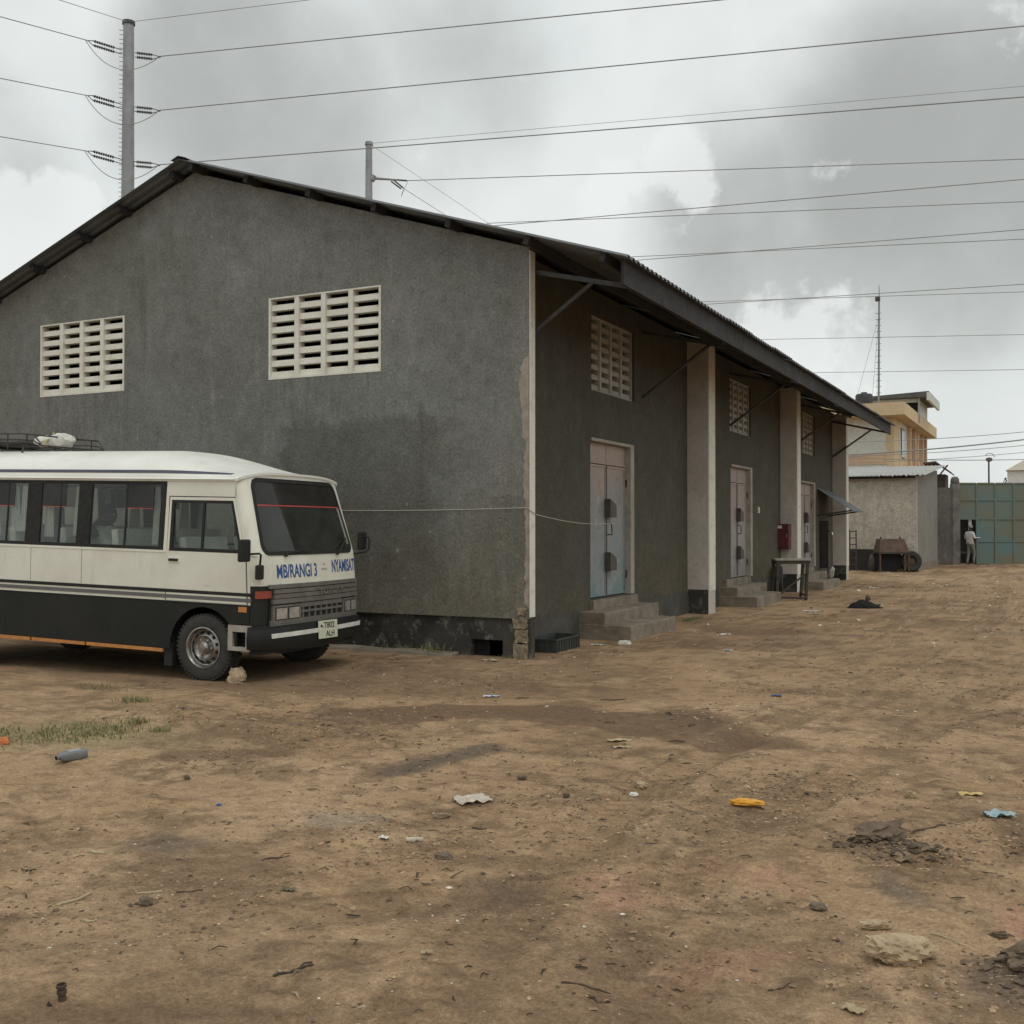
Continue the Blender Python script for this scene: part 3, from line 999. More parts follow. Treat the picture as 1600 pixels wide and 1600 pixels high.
# vent windows: cast louvre blocks
def vent_window(fmap, hole, mat='cream_block'):
    u0, u1, z0, z1 = hole
    nc, nr = 4, 7
    fr = 0.035
    mbx = MB()

    def bar(a, b, c, d, w0, w1, m):
        lo = [fmap(a, w0, c), fmap(b, w0, c), fmap(b, w1, c), fmap(a, w1, c)]
        hi = [fmap(a, w0, d), fmap(b, w0, d), fmap(b, w1, d), fmap(a, w1, d)]
        m.hexa(lo, hi)
    e = 0.003
    bar(u0 + e, u1 - e, z1 - 0.022, z1 - e, -0.004, 0.13, mbx)
    bar(u0 + e, u1 - e, z0 + e, z0 + 0.03, -0.004, 0.13, mbx)
    bar(u0 + e, u0 + fr, z0 + 0.03, z1 - 0.022, -0.004, 0.13, mbx)
    bar(u1 - fr, u1 - e, z0 + 0.03, z1 - 0.022, -0.004, 0.13, mbx)
    win = mbx.build('vent_window', M[mat], WH)
    ci = (u1 - u0 - 2 * fr) / nc
    rh = (z1 - z0 - 0.052) / nr
    for i in range(1, nc):
        m = MB()
        uc = u0 + fr + ci * i
        bar(uc - 0.036, uc + 0.036, z0 + 0.03, z1 - 0.022, -0.002, 0.128, m)
        m.build('mullion', M[mat], win)
    for i in range(nc):
        a = u0 + fr + ci * i + (0.032 if i else 0)
        b = u0 + fr + ci * (i + 1) - (0.032 if i < nc - 1 else 0)
        for j in range(nr):
            zz = z0 + 0.03 + rh * j + random.uniform(-0.002, 0.002)
            m = MB()
            poly = [(0.022, zz), (0.030, zz + 0.074), (0.045, zz + 0.084), (0.12, zz + 0.06), (0.12, zz)]
            if j == 0:
                poly = [(w, z + 0.001) for w, z in poly]
            m.prism(poly, lambda w, z: fmap(a, w, z), lambda w, z: fmap(b, w, z))
            m.build('slat', M[mat], win)
    return win


for h in GV:
    vent_window(fm, h)
for h in SV:
    vent_window(lambda u, w, z: (XW - 0.045 - w, u, z), h, 'shaded_block')

# doors
def warehouse_door(hole, mat, handle_rust):
    y0, y1, z0, z1 = hole
    X = XW - 0.10
    mb = MB()
    mb.box(XW - 0.16, XW - 0.13, y0 + 0.003, y0 + 0.05, z0, z1 - 0.003)
    mb.box(XW - 0.16, XW + 0.015, y1 - 0.16, y1 - 0.003, z0, z1 - 0.003)
    mb.box(XW - 0.16, XW + 0.025, y0 + 0.003, y1 - 0.16, z1 - 0.05, z1 - 0.003)
    d = mb.build('door', M['jamb'], WH, bevel=0.006)
    tag(d, None)
    a, b = y0 + 0.01, y1 - 0.165
    mid = a + (b - a) * 0.50
    zt = z1 - 0.37
    mb = MB()
    mb.box(X - 0.02, X + 0.015, a, b, zt + 0.012, z1 - 0.055)
    mb.box(X + 0.015, X + 0.03, a, b, zt + 0.012, zt + 0.045)
    mb.box(X + 0.015, X + 0.022, (a + b) / 2 - 0.005, (a + b) / 2 + 0.005, zt + 0.045, z1 - 0.06)
    mb.build('transom_panel', mat, d)
    for k, (p, q) in enumerate(((a, mid - 0.006), (mid + 0.006, b))):
        mb = MB()
        mb.box(X - 0.02, X + 0.012, p, q, z0 + 0.015, zt)
        for yy in (p, q - 0.035):
            mb.box(X + 0.012, X + 0.024, yy, yy + 0.035, z0 + 0.015, zt)
        mb.box(X + 0.012, X + 0.0235, p + 0.035, q - 0.035, z0 + 0.015, z0 + 0.05)
        mb.box(X + 0.012, X + 0.0235, p + 0.035, q - 0.035, zt - 0.035, zt)
        leaf = mb.build('leaf', mat, d, bevel=0.002)
        if k == 1:
            for zz in (z0 + 0.25, zt - 0.3):
                mb = MB()
                mb.cyl((X + 0.035, q + 0.004, zz), (X + 0.035, q + 0.004, zz + 0.12), 0.014, n=8)
                mb.build('hinge', M['steel'], leaf)
    mb = MB()
    mb.box(X + 0.012, X + 0.03, mid - 0.02, mid + 0.012, z0 + 0.03, zt - 0.01)
    mb.build('closing_strip', M['steel'], d)
    for zz in (z0 + 1.32, z0 + 0.52):
        mb = MB()
        pf = [(mid - 0.06, zz - 0.13), (mid + 0.20, zz - 0.13), (mid + 0.20, zz + 0.06), (mid - 0.06, zz + 0.15)]
        mb.prism(pf, lambda y, z: (X + 0.026, y, z), lambda y, z: (X + 0.115, y, z))
        mb.build('lock_cover', P('lock_cover_steel', (0.12, 0.105, 0.09), (0.075, 0.062, 0.052), 9, 0.6, 0.3), d, bevel=0.004)
    mb = MB()
    mb.tube([(X + 0.02, mid + 0.04, z0 + 1.10), (X + 0.09, mid + 0.04, z0 + 1.10), (X + 0.09, mid + 0.06, z0 + 1.0), (X + 0.09, mid + 0.06, z0 + 0.93), (X + 0.02, mid + 0.06, z0 + 0.93)], 0.010, 6)
    mb.build('handle', M['steel'], d)
    mb = MB()
    mb.box(XW - 0.19, XW - 0.165, y0 + 0.003, y1 - 0.003, z0 + 0.003, z1 - 0.003)
    mb.build('backing', M['dark'], d)
    return d


tag(warehouse_door(SD[0], M['door1'], 0), 'faded blue and pink double door')
warehouse_door(SD[1], M['door2'], 0)
warehouse_door(SD[2], M['door2'], 0)


def steps(y0, y1, seed, wide=1.0):
    e = bpy.data.objects.new('door_steps', None)
    COL.objects.link(e)
    e.parent = WH
    for k, (x1, z0, z1, a, b) in enumerate(((0.38, -0.1, 0.205, y0 - 0.42, y1 - 0.25), (-0.02, 0.0, 0.375, y0 - 0.40, y1 + 0.1), (XW + 0.06, 0.0, 0.505, y0 - 0.02, y1 + 0.05))):
        me = blob_box(XW - 0.02, x1, a, b, z0, z1, seed + k, 0.007, 7)
        me.materials.append(M['concrete'])
        o = inst('step', me, e)
        bv = o.modifiers.new('bevel', 'BEVEL')
        bv.width = 0.012
        bv.segments = 2


steps(2.83, 4.60, 70)
steps(9.80, 11.65, 80)
steps(16.45, 18.50, 90)

# roof
def corr_sheet(x0, x1, up):
    mb = MB()
    pitch, n, hgt = 0.155, 9, 0.034
    prof = []
    for i in range(n):
        b = i * pitch
        prof += [(b, 0), (b + 0.055, 0), (b + 0.080, hgt), (b + 0.130, hgt), (b + 0.155, 0)]
    prof = [p for i, p in enumerate(prof) if i == 0 or p[0] > prof[i - 1][0] + 1e-6]
    prof += [(n * pitch + 0.03, 0.0)]
    xs = np.linspace(x0, x1, 4)
    mb.slab(lambda i, j: (xs[i], prof[j][0], roof_z(xs[i]) + prof[j][1]), lambda i, j: (xs[i], prof[j][0], roof_z(xs[i]) + prof[j][1] - 0.005), range(4), range(len(prof)))
    return mb.mesh('roof_sheet', M['roof'])


shR = corr_sheet(RX + 0.01, 1.345, 1)
shL = corr_sheet(-11.4, RX - 0.01, 1)
for k in range(16):
    for me in (shR, shL):
        inst('roof_sheet', me, WH, (random.uniform(-0.012, 0.012), -0.32 + k * 1.395, 0.006 * (k % 2) + random.uniform(0, 0.004)), (0, 0, random.uniform(-0.002, 0.002)))
mb = MB()
for s in (0, 1):
    mb.slab(lambda y, w: (RX + (w if s else -w), y, RZ + 0.046 - w * (SL_R if s else SL_L)), lambda y, w: (RX + (w if s else -w), y, RZ + 0.040 - w * (SL_R if s else SL_L)), np.linspace(-0.325, 22.0, 8), (0.0, 0.13))
mb.build('ridge_cap', M['roof'], WH)
for x in (1.05, 0.1, -0.95, -2.05, -3.05, -4.1, -5.05, -5.5, -6.5, -7.3, -8.3, -9.3, -10.3, -11.2):
    mb = MB()
    sl = -SL_R if x > RX else SL_L
    a = math.atan(sl)
    T = Matrix.Translation((x, 0, roof_z(x) - 0.012)) @ Matrix.Rotation(-a, 4, 'Y')
    mb.box(-0.035, 0.035, -0.24 + random.uniform(-0.05, 0.05), 21.9, -0.095, 0, T=T)
    mb.build('purlin', M['timber'], WH)
mb = MB()
mb.box(1.215, 1.25, -0.14, 21.72, roof_z(1.25) - 0.30, roof_z(1.25) - 0.012)
mb.build('fascia_board', M['timber'], WH, bevel=0.004)
for y in (0.19, 5.0, 10.25, 16.3, 21.5):
    mb = MB()
    mb.hexa([(XW, y, 4.70), (XW, y + 0.05, 4.70), (1.21, y + 0.05, 4.305), (1.21, y, 4.305)], [(XW, y, 4.755), (XW, y + 0.05, 4.755), (1.21, y + 0.05, 4.36), (1.21, y, 4.36)])
    br = mb.build('eave_bracket', M['rail'], WH)
    mb = MB()
    mb.tube([(XW, y + 0.025, 3.66), (0.745, y + 0.025, 4.45)], 0.026, 6)
    mb.build('strut', M['rail'], br)

# small lean-to canopy by the third door
mb = MB()
prof = [(i * 0.085, 0.022 * (i % 2)) for i in range(21)]
mb.slab(lambda u, j: (XW + 0.0 + u * 1.0, 19.25 + prof[j][0], 2.66 - u * 0.66 + prof[j][1]), lambda u, j: (XW + u * 1.0, 19.25 + prof[j][0], 2.655 - u * 0.66 + prof[j][1]), (0, 0.5, 1), range(21))
aw = mb.build('canopy', M['roof'], WH)
for y in (19.3, 20.85):
    mb = MB()
    mb.tube([(XW, y, 1.90), (0.55, y, 2.04)], 0.022, 6)
    mb.build('canopy_bracket', M['steel'], aw)
mb = MB()
mb.box(XW + 0.012, XW + 0.25, 19.6, 19.75, 0.42, 1.75)
mb.build('service_pipe_box', M['steel'], aw, bevel=0.01)

# string along the wall to the first door
st = thing('washing_line', 'thin pale string running along the grey gable round the corner to the first door', 'string')
mb = MB()
pts = [(-3.4 + 3.4 * i / 12, -0.02 - 0.0, 1.79 - 0.02 * math.sin(math.pi * i / 12)) for i in range(13)]
pts += [(0.016, -0.012, 1.76), (0.02, 0.15, 1.71)]
pts += [(0.02 - 0.36 * q, 0.15 + 3.5 * q, 1.71 - 0.09 * q - 0.05 * math.sin(math.pi * q)) for q in [i / 12 for i in range(1, 13)]]
mb.tube(pts, 0.0045, 5)
mb.build('string', P('pale_string', (0.55, 0.52, 0.44), (0.45, 0.42, 0.36), 20, 0.9), st)

# ---------------------------------------------------------------- minibus
BUS = thing('minibus', 'cream and black minibus with a roof rack parked nose to the right along the gable', 'minibus', (-2.238, -2.177, 0.0), (0, R_(1.4), R_(3.9)))
HW = 0.95
XREAR = -4.75


def yscale(z):
    return 1.0 if z < 1.31 else 1 - 0.045 * (z - 1.31) / 0.72


def plan(y):
    a = min(abs(y), HW)
    if a <= 0.84:
        return 0.72 - 0.05 * (a / 0.84) ** 2
    q = (a - 0.84) / 0.11
    return 0.67 - 0.10 * (1 - math.sqrt(max(0, 1 - q * q)))


def slant(z):
    if z <= 0.99:
        return 0.0
    if z <= 1.285:
        return -0.03 * (z - 0.99) / 0.295
    return -0.03 - 0.25 * (z - 1.285) / 0.785


def front(y, z, off=0.0):
    ys = y * yscale(z)
    # outward normal in plan, roughly
    e = 0.004
    yc = max(-HW + e, min(HW - e, y))
    dx = (plan(yc + e) - plan(yc - e)) / (2 * e)
    n = Vector((1, -dx)).normalized()
    return Vector((plan(y) + slant(z) + n.x * off, ys + n.y * off, z))


def fstrip(name, mat, z0, z1, y0, y1, o_out, o_in, parent=BUS, ny=24, nz=2, zf=None, smooth=35):
    mb = MB()
    ys = np.linspace(y0, y1, ny)
    vs = np.linspace(0, 1, nz)
    zz = (lambda y, v: z0 + (z1 - z0) * v) if zf is None else zf
    mb.slab(lambda i, v: front(ys[i], zz(ys[i], v), o_out if not callable(o_out) else o_out(v)), lambda i, v: front(ys[i], zz(ys[i], v), o_in), range(ny), vs)
    return mb.build(name, mat, parent, smooth=smooth)


ysF = list(np.linspace(-HW, HW, 45))
fstrip('front_panel', M['cream'], 0.985, 1.30, -HW, HW, 0.0, -0.03, ny=45, nz=5)
fstrip('lower_front', M['blackp'], 0.30, 0.984, -HW, HW, -0.004, -0.04, ny=45)
# grille: stepped ribs with dark slots between
gp = fstrip('grille', M['grille'], 0.955, 0.995, -0.80, 0.86, 0.028, 0.0, ny=30)
for k, (z0, z1, off, a, b) in enumerate(((0.905, 0.945, 0.040, -0.74, 0.84), (0.855, 0.897, 0.042, -0.74, 0.84), (0.800, 0.848, 0.040, -0.76, 0.85), (0.745, 0.790, 0.030, -0.30, 0.50), (0.690, 0.712, 0.030, -0.30, 0.50), (0.575, 0.635, 0.030, -0.78, 0.86))):
    fstrip('grille_rib', M['grille'], z0, z1, a, b, off, 0.0, gp, ny=26)
fstrip('grille_back', M['rubber'], 0.575, 0.95, -0.78, 0.84, 0.010, 0.0, gp, ny=26)
for k in range(7):
    a = -0.27 + k * 0.11
    fstrip('grille_bar', M['grille'], 0.635, 0.745, a, a + 0.025, 0.022, 0.005, gp, ny=3)
# headlamp pairs
for s, (a, b) in ((-1, (-0.755, -0.31)), (1, (0.52, 0.86))):
    hb = fstrip('headlamp_housing', M['grille'], 0.60, 0.785, a, b, 0.034, 0.0, ny=8)
    m_ = (a + b) / 2
    for p, q in ((a + 0.045, m_ - 0.02), (m_ + 0.02, b - 0.045)):
        fstrip('headlamp_bezel', M['rubber'], 0.635, 0.765, p - 0.012, q + 0.012, 0.037, 0.02, hb, ny=4)
        fstrip('headlamp', M['lens'], 0.645, 0.755, p, q, 0.043, 0.02, hb, ny=6)
for s in (-1, 1):
    a, b = sorted((s * 0.76, s * 0.935))
    fstrip('turn_lamp', M['red_lens'], 0.862, 0.935, a, b, 0.014, -0.02, ny=12)
# chrome letters on the grille
vs, fs = text_polys('TOYOTA', 0.085, 0.001, 1.05)
mb = MB()
w = max(v[0] for v in vs)
mb.add([front(-0.02 + (x / w) * 0.50, 0.872 + y, 0.056) for x, y in vs], fs)
mb.build('grille_letters', M['chrome'], gp, flip=False)
vs2 = None
# painted words
for body, y0, y1, z0, hgt, mat in (('MB/RANGI 3', -0.66, 0.02, 1.060, 0.135, 'blue_ink'), ('NYAMISATI', 0.33, 0.885, 1.085, 0.135, 'blue_ink'), ('VIA', 0.145, 0.185, 1.165, 0.022, 'grey_ink'), ('KILWA RD', 0.115, 0.225, 1.115, 0.022, 'grey_ink')):
    vs, fs = text_polys(body, 1.0, 0.02)
    x0, x1 = min(v[0] for v in vs), max(v[0] for v in vs)
    h = max(v[1] for v in vs)
    mb = MB()
    mb.add([front(y0 + (x - x0) / (x1 - x0) * (y1 - y0), z0 + y / h * hgt, 0.003) for x, y in vs], fs)
    mb.build('route_lettering', M[mat], BUS, flip=False)
# bumper
bm_ = fstrip('bumper', M['blackp'], 0.30, 0.56, -HW, HW, lambda v: 0.045 + 0.02 * math.sin(v * math.pi), -0.02, ny=45, nz=6, zf=lambda y, v: (0.30 + 0.06 * abs(y)) + (0.26 - 0.06 * abs(y)) * v)
fstrip('bumper_stripe', M['white_plastic'], 0.462, 0.507, -0.80, 0.93, 0.069, 0.05, bm_, ny=40)
fstrip('bumper_lip', M['rubber'], 0.562, 0.58, -HW, HW, 0.045, -0.02, bm_, ny=45)
# number plate
mb = MB()
T = Matrix.Translation((0.805, 0.115, 0.485)) @ Matrix.Rotation(R_(-4), 4, 'Z') @ Matrix.Rotation(R_(-4), 4, 'Y')
mb.box(-0.005, 0.004, -0.165, 0.165, -0.095, 0.095, T=T)
pl = mb.build('number_plate', M['plate'], BUS, bevel=0.002)
mb = MB()
for body, yy, zz, w in (('T802', 0.015, 0.015, 0.19), ('ALH', 0.03, -0.075, 0.15)):
    vs, fs = text_polys(body, 1.0, 0.015)
    x0, x1 = min(v[0] for v in vs), max(v[0] for v in vs)
    h = max(v[1] for v in vs)
    mb.add([T @ Vector((0.006, yy - w / 2 + (x - x0) / (x1 - x0) * w, zz + y / h * 0.062)) for x, y in vs], fs)
mb.add([T @ Vector((0.006, -0.14 + 0.05 * a, 0.035 + 0.028 * b)) for a, b in ((0, 0), (0.45, 0.9), (1, 0), (0.8, -0.35), (0.35, -0.25))], [(0, 1, 2, 3, 4)])
mb.build('plate_letters', M['black_ink'], pl, flip=False)

# windscreen: rubber surround, glass, tinted head band, red line
def ws_half(z):
    return 0.845 - 0.085 * (z - 1.285) / 0.785


def wsp(u, v, off):
    z = 1.300 + v * 0.765
    return front(u * ws_half(z) / yscale(z), z, off)


def ws_patch(name, mat, v0, v1, off_o, off_i, u0=-1, u1=1, parent=BUS, nv=10, round_=True):
    mb = MB()
    us = np.linspace(u0, u1, 31)
    vs = np.linspace(v0, v1, nv)

    def lim(u, v):
        # rounded corners
        r = 0.10
        if not round_:
            return u, v
        return u, v
    mb.slab(lambda u, v: wsp(*lim(u, v), off_o), lambda u, v: wsp(*lim(u, v), off_i), us, vs)
    return mb.build(name, mat, parent, smooth=40)


# outline with rounded corners as one ring
def ring_pts(inset, r, off, n=7):
    out = []
    W_, H_ = 0.80, 0.765
    for cx, cy, a0 in ((1, 1, 0), (-1, 1, 90), (-1, -1, 180), (1, -1, 270)):
        for k in range(n):
            a = R_(a0 + 90 * k / (n - 1))
            x = cx * (W_ - inset - r) + r * math.cos(a)
            y = cy * (H_ / 2 - inset - r) + r * math.sin(a)
            out.append((x / W_, (y + H_ / 2) / H_))
    # densify the long edges
    d = []
    for (a, b) in zip(out, out[1:] + out[:1]):
        m = max(1, int(abs(b[0] - a[0]) * 14))
        for q in range(m):
            d.append((a[0] + (b[0] - a[0]) * q / m, a[1] + (b[1] - a[1]) * q / m))
    return [wsp(u, v, off) for u, v in d]


mb = MB()
A, B, C_, D_ = ring_pts(-0.012, 0.11, 0.006), ring_pts(0.028, 0.085, 0.008), ring_pts(0.028, 0.085, -0.02), ring_pts(-0.012, 0.11, -0.02)
n = min(len(A), len(B))
if len(A) == len(B):
    for i in range(n):
        j = (i + 1) % n
        mb.add([A[i], A[j], B[j], B[i], C_[i], C_[j], D_[j], D_[i]], [(0, 1, 2, 3), (3, 2, 5, 4), (7, 6, 1, 0)])
wsf = mb.build('windscreen_surround', M['rubber'], BUS, smooth=40)
ws_patch('windscreen', M['screen_glass'], 0.015, 0.985, -0.002, -0.006, -0.985, 0.985)
ws_patch('tinted_band', M['film'], 0.655, 0.985, 0.0005, -0.0015, -0.982, 0.982)
ws_patch('red_band_edge', M['red_line'], 0.640, 0.655, 0.0012, -0.0015, -0.975, 0.975, nv=2)
# cream around the screen: corner pillars and the frame corners behind the rubber
for s in (-1, 1):
    mb = MB()
    zs_ = np.linspace(1.285, 2.075, 12)
    qs = np.linspace(0, 1, 14)

    def pil(z, q, off):
        y0 = (ws_half(z) - 0.035) / yscale(z)
        return front(s * (y0 + (HW - y0) * q), z, off)
    mb.slab(lambda z, q: pil(z, q, -0.001), lambda z, q: pil(z, q, -0.035), zs_, qs)
    mb.build('windscreen_pillar', M['cream'], BUS, smooth=40)

# wipers
for y0, y1 in ((-0.52, -0.16), (0.45, 0.75)):
    mb = MB()
    mb.tube([front(y0, 1.285, 0.015), front(y0 + 0.03, 1.31, 0.03), front(y1, 1.45 if y0 > 0 else 1.33, 0.016)], 0.007, 6)
    mb.cyl(front(y0, 1.285, 0.0), front(y0, 1.285, 0.03), 0.014)
    mb.build('wiper', M['rubber'], BUS)

# side walls
def side(s, x, z, off=0.0):
    return Vector((x, s * (HW * yscale(z) + off), z))


def spoly(name, mat, s, poly, o_out, o_in, parent=BUS, bevel=0):
    mb = MB()
    mb.prism(poly, lambda x, z: side(s, x, z, o_out), lambda x, z: side(s, x, z, o_in))
    return mb.build(name, mat, parent, bevel=bevel)


def arch(cx, r, z0, x_from, x_to, n=14):
    """points of a wheel-arch cut, left to right, clipped at height z0"""
    a0 = math.asin((z0 - 0.335) / r)
    return [(cx + r * math.cos(math.pi - a0 - (math.pi - 2 * a0) * k / n), 0.335 + r * math.sin(math.pi - a0 - (math.pi - 2 * a0) * k / n)) for k in range(n + 1)]


ar = arch(0.0, 0.415, 0.30, 0, 0)
arr = arch(-3.4, 0.415, 0.30, 0, 0)
for s in (-1, 1):
    poly = [(XREAR, 0.30)] + arr + ar + [(0.42, 0.30), (0.42, 0.60), (0.565, 0.60), (0.565, 0.783), (XREAR, 0.783)]
    spoly('lower_panel', M['blackp'], s, poly, 0.0, -0.03)
    spoly('upper_panel', M['cream'], s, [(XREAR, 0.7835), (0.575, 0.7835), (0.55, 1.31), (XREAR, 1.31)], 0.0, -0.03)
    for z0, z1, m_ in ((0.880, 0.914, 'rubber'), (0.822, 0.860, 'greystripe'), (0.7835, 0.795, 'blackp')):
        spoly('side_stripe', M[m_], s, [(XREAR, z0), (0.588, z0), (0.586, z1), (XREAR, z1)], 0.0065, -0.001)
    for xs_ in (-1.63, -2.36, -3.12, -3.9):
        spoly('panel_seam', M['greystripe'], s, [(xs_, 0.918), (xs_ + 0.005, 0.918), (xs_ + 0.005, 1.308), (xs_, 1.308)], 0.0012, -0.002)
        spoly('panel_seam', M['rubber'], s, [(xs_ + 0.4, 0.305), (xs_ + 0.406, 0.305), (xs_ + 0.406, 0.78), (xs_ + 0.4, 0.78)], 0.0012, -0.002)
    spoly('belt_moulding', M['cream'], s, [(XREAR, 1.285), (-0.495, 1.285), (-0.495, 1.300), (XREAR, 1.300)], 0.006, -0.002)
    spoly('eave_rail', M['cream'], s, [(XREAR, 2.022), (0.335, 2.022), (0.318, 2.075), (XREAR, 2.075)], 0.004, -0.03)
    # door header, pillar between door and screen, pillar behind door
    spoly('door_header', M['cream'], s, [(-0.53, 1.872), (0.355, 1.872), (0.34, 2.022), (-0.53, 2.022)], 0.0, -0.03)
    spoly('front_pillar', M['cream'], s, [(0.505, 1.31), (0.56, 1.31), (0.325, 2.02), (0.335, 1.872)], 0.0, -0.03)
    spoly('door_post', M['cream'], s, [(-0.53, 1.31), (-0.488, 1.31), (-0.488, 1.872), (-0.53, 1.872)], 0.0, -0.03)
    # cab door
    dr = spoly('cab_door', M['cream'], s, [(-0.478, 0.80), (0.530, 0.80), (0.50, 1.312), (-0.478, 1.312)], 0.004, -0.012, bevel=0.003)
    mb = MB()
    o1, o2 = [(-0.478, 1.312), (0.50, 1.312), (0.335, 1.862), (-0.478, 1.862)], [(-0.452, 1.316), (0.468, 1.316), (0.318, 1.832), (-0.452, 1.832)]
    for i in range(4):
        j = (i + 1) % 4
        if i == 0:
            continue
        q = [o1[i], o1[j], o2[j], o2[i]]
        mb.prism(q, lambda x, z: side(s, x, z, 0.004), lambda x, z: side(s, x, z, -0.02))
    mb.build('door_frame', M['cream'], dr)
    mb = MB()
    i1 = [(-0.452, 1.306), (0.468, 1.306), (0.318, 1.832), (-0.452, 1.832)]
    i2 = [(-0.418, 1.342), (0.425, 1.342), (0.296, 1.802), (-0.418, 1.802)]
    for i in range(4):
        j = (i + 1) % 4
        mb.prism([i1[i], i1[j], i2[j], i2[i]], lambda x, z: side(s, x, z, 0.0045), lambda x, z: side(s, x, z, -0.02))
    mb.prism([(-0.055, 1.342), (-0.030, 1.342), (-0.030, 1.802), (-0.055, 1.802)], lambda x, z: side(s, x, z, 0.0), lambda x, z: side(s, x, z, -0.02))
    mb.build('window_seal', M['rubber'], dr)
    spoly('door_window', M['glass'], s, i2, -0.006, -0.010, dr)
    mb = MB()
    T = Matrix.Translation(side(s, -0.385, 1.215, 0.004))
    mb.box(-0.075, 0.075, -0.006, 0.006, -0.032, 0.032, T=T)
    h = mb.build('handle_recess', M['cream'], dr, bevel=0.005)
    mb = MB()
    mb.box(-0.058, 0.058, -0.02, 0.02, -0.013, 0.013, T=T)
    mb.build('handle', M['rubber'], h, bevel=0.004)
    for q in ([(-0.490, 0.80), (-0.482, 0.80), (-0.482, 1.87), (-0.490, 1.87)], [(0.536, 0.79), (0.544, 0.79), (0.514, 1.312), (0.506, 1.312)], [(-0.482, 1.866), (0.345, 1.866), (0.345, 1.871), (-0.482, 1.871)]):
        spoly('door_gap', M['rubber'], s, q, 0.003, -0.01, dr)
    # saloon windows
    fr = MB()

    def fq(x0, x1, z0, z1, o=0.001):
        fr.prism([(x0, z0), (x1, z0), (x1, z1), (x0, z1)], lambda x, z: side(s, x, z, o), lambda x, z: side(s, x, z, -0.03))
    fq(XREAR + 0.1, -0.531, 1.31, 1.345)
    fq(XREAR + 0.1, -0.531, 1.985, 2.0215)
    posts = [(-0.60, -0.531), (-1.72, -1.535), (-2.46, -2.25), (-3.20, -3.05), (-3.95, -3.80), (XREAR + 0.1, XREAR + 0.25)]
    for a, b in posts:
        fq(a, b, 1.345, 1.985, 0.0015)
    fr.build('window_band', M['rubber'], BUS)
    spoly('rear_quarter', M['cream'], s, [(XREAR, 1.31), (XREAR + 0.0995, 1.31), (XREAR + 0.0995, 2.022), (XREAR, 2.022)], 0, -0.03)
    for (a0, a1), (b0, b1) in zip(posts[1:], posts[:-1]):
        x0, x1 = a1, b0
        g = spoly('side_window', M['glass'], s, [(x0, 1.345), (x1, 1.345), (x1, 1.985), (x0, 1.985)], -0.006, -0.010)
        fl = x0 + (x1 - x0) * (0.50 if x1 > -1 else 0.02)
        fe = x1 - 0.10 if x1 > -1 else x0 + (x1 - x0) * 0.66
        spoly('window_film', M['film'], s, [(fl, 1.74), (fe, 1.74), (fe, 1.983), (fl, 1.983)], -0.0045, -0.0055, g)
        spoly('film_edge', M['red_line'], s, [(fl, 1.732), (fe, 1.732), (fe, 1.739), (fl, 1.739)], -0.0045, -0.0055, g)
        mx = x0 + (x1 - x0) * 0.5
        spoly('sash_bar', M['rubber'], s, [(mx, 1.345), (mx + 0.018, 1.345), (mx + 0.018, 1.985), (mx, 1.985)], -0.003, -0.02, g)
    # reflector, step, amber rocker strips
    spoly('side_reflector', M['amber'], s, [(0.435, 0.722), (0.535, 0.722), (0.535, 0.775), (0.435, 0.775)], 0.006, -0.002)
    mb = MB()
    sq1, sq2 = [(0.32, 0.335), (0.585, 0.335), (0.585, 0.59), (0.32, 0.59)], [(0.375, 0.375), (0.535, 0.375), (0.535, 0.525), (0.375, 0.525)]
    for i in range(4):
        j = (i + 1) % 4
        mb.prism([sq1[i], sq1[j], sq2[j], sq2[i]], lambda x, z: side(s, x, z, 0.012), lambda x, z: side(s, x, z, -0.03))
    stp = mb.build('cab_step', M['steppl'], BUS)
    mb = MB()
    mb.prism(sq1, lambda x, z: side(s, x, z, -0.10), lambda x, z: side(s, x, z, -0.22))
    mb.build('step_well', M['dark'], stp)
    for a, b in ((-3.0, -2.34), (-2.31, -1.555), (-1.53, -0.505)):
        spoly('rocker_strip', M['amber'], s, [(a, 0.262), (b, 0.262), (b, 0.297), (a, 0.297)], 0.004, -0.02)
    spoly('mud_flap', M['rubber'], s, [(-0.50, 0.12), (-0.40, 0.12), (-0.40, 0.36), (-0.50, 0.36)], -0.02, -0.30)
    # mirror on bent arm
    mb = MB()
    if s < 0:
        mb.box(0.615, 0.665, -1.235, -1.075, 1.235, 1.455)
        hd = mb.build('mirror', M['rubber'], BUS, bevel=0.018)
        mb = MB()
        mb.tube([(0.655, -1.075, 1.31), (0.70, -0.99, 1.315), (0.70, -0.965, 1.30), (0.67, -0.94, 1.18), (0.655, -0.92, 1.08)], 0.011, 8)
        mb.build('mirror_arm', M['rubber'], hd)
        mb = MB()
        mb.box(0.645, 0.70, -0.99, -0.90, 1.055, 1.20)
        mb.build('kerb_mirror', M['rubber'], hd, bevel=0.015)
    else:
        mb = MB()
        mb.box(0.56, 0.60, 1.07, 1.24, 1.31, 1.52)
        hd = mb.build('mirror', M['rubber'], BUS, bevel=0.018)
        mb = MB()
        mb.tube([(0.60, 1.15, 1.46), (0.66, 1.16, 1.46), (0.68, 1.16, 1.42), (0.68, 1.15, 1.32), (0.66, 1.10, 1.29), (0.62, 0.93, 1.27)], 0.011, 8)
        mb.build('mirror_arm', M['rubber'], hd)

# roof shell
mb = MB()


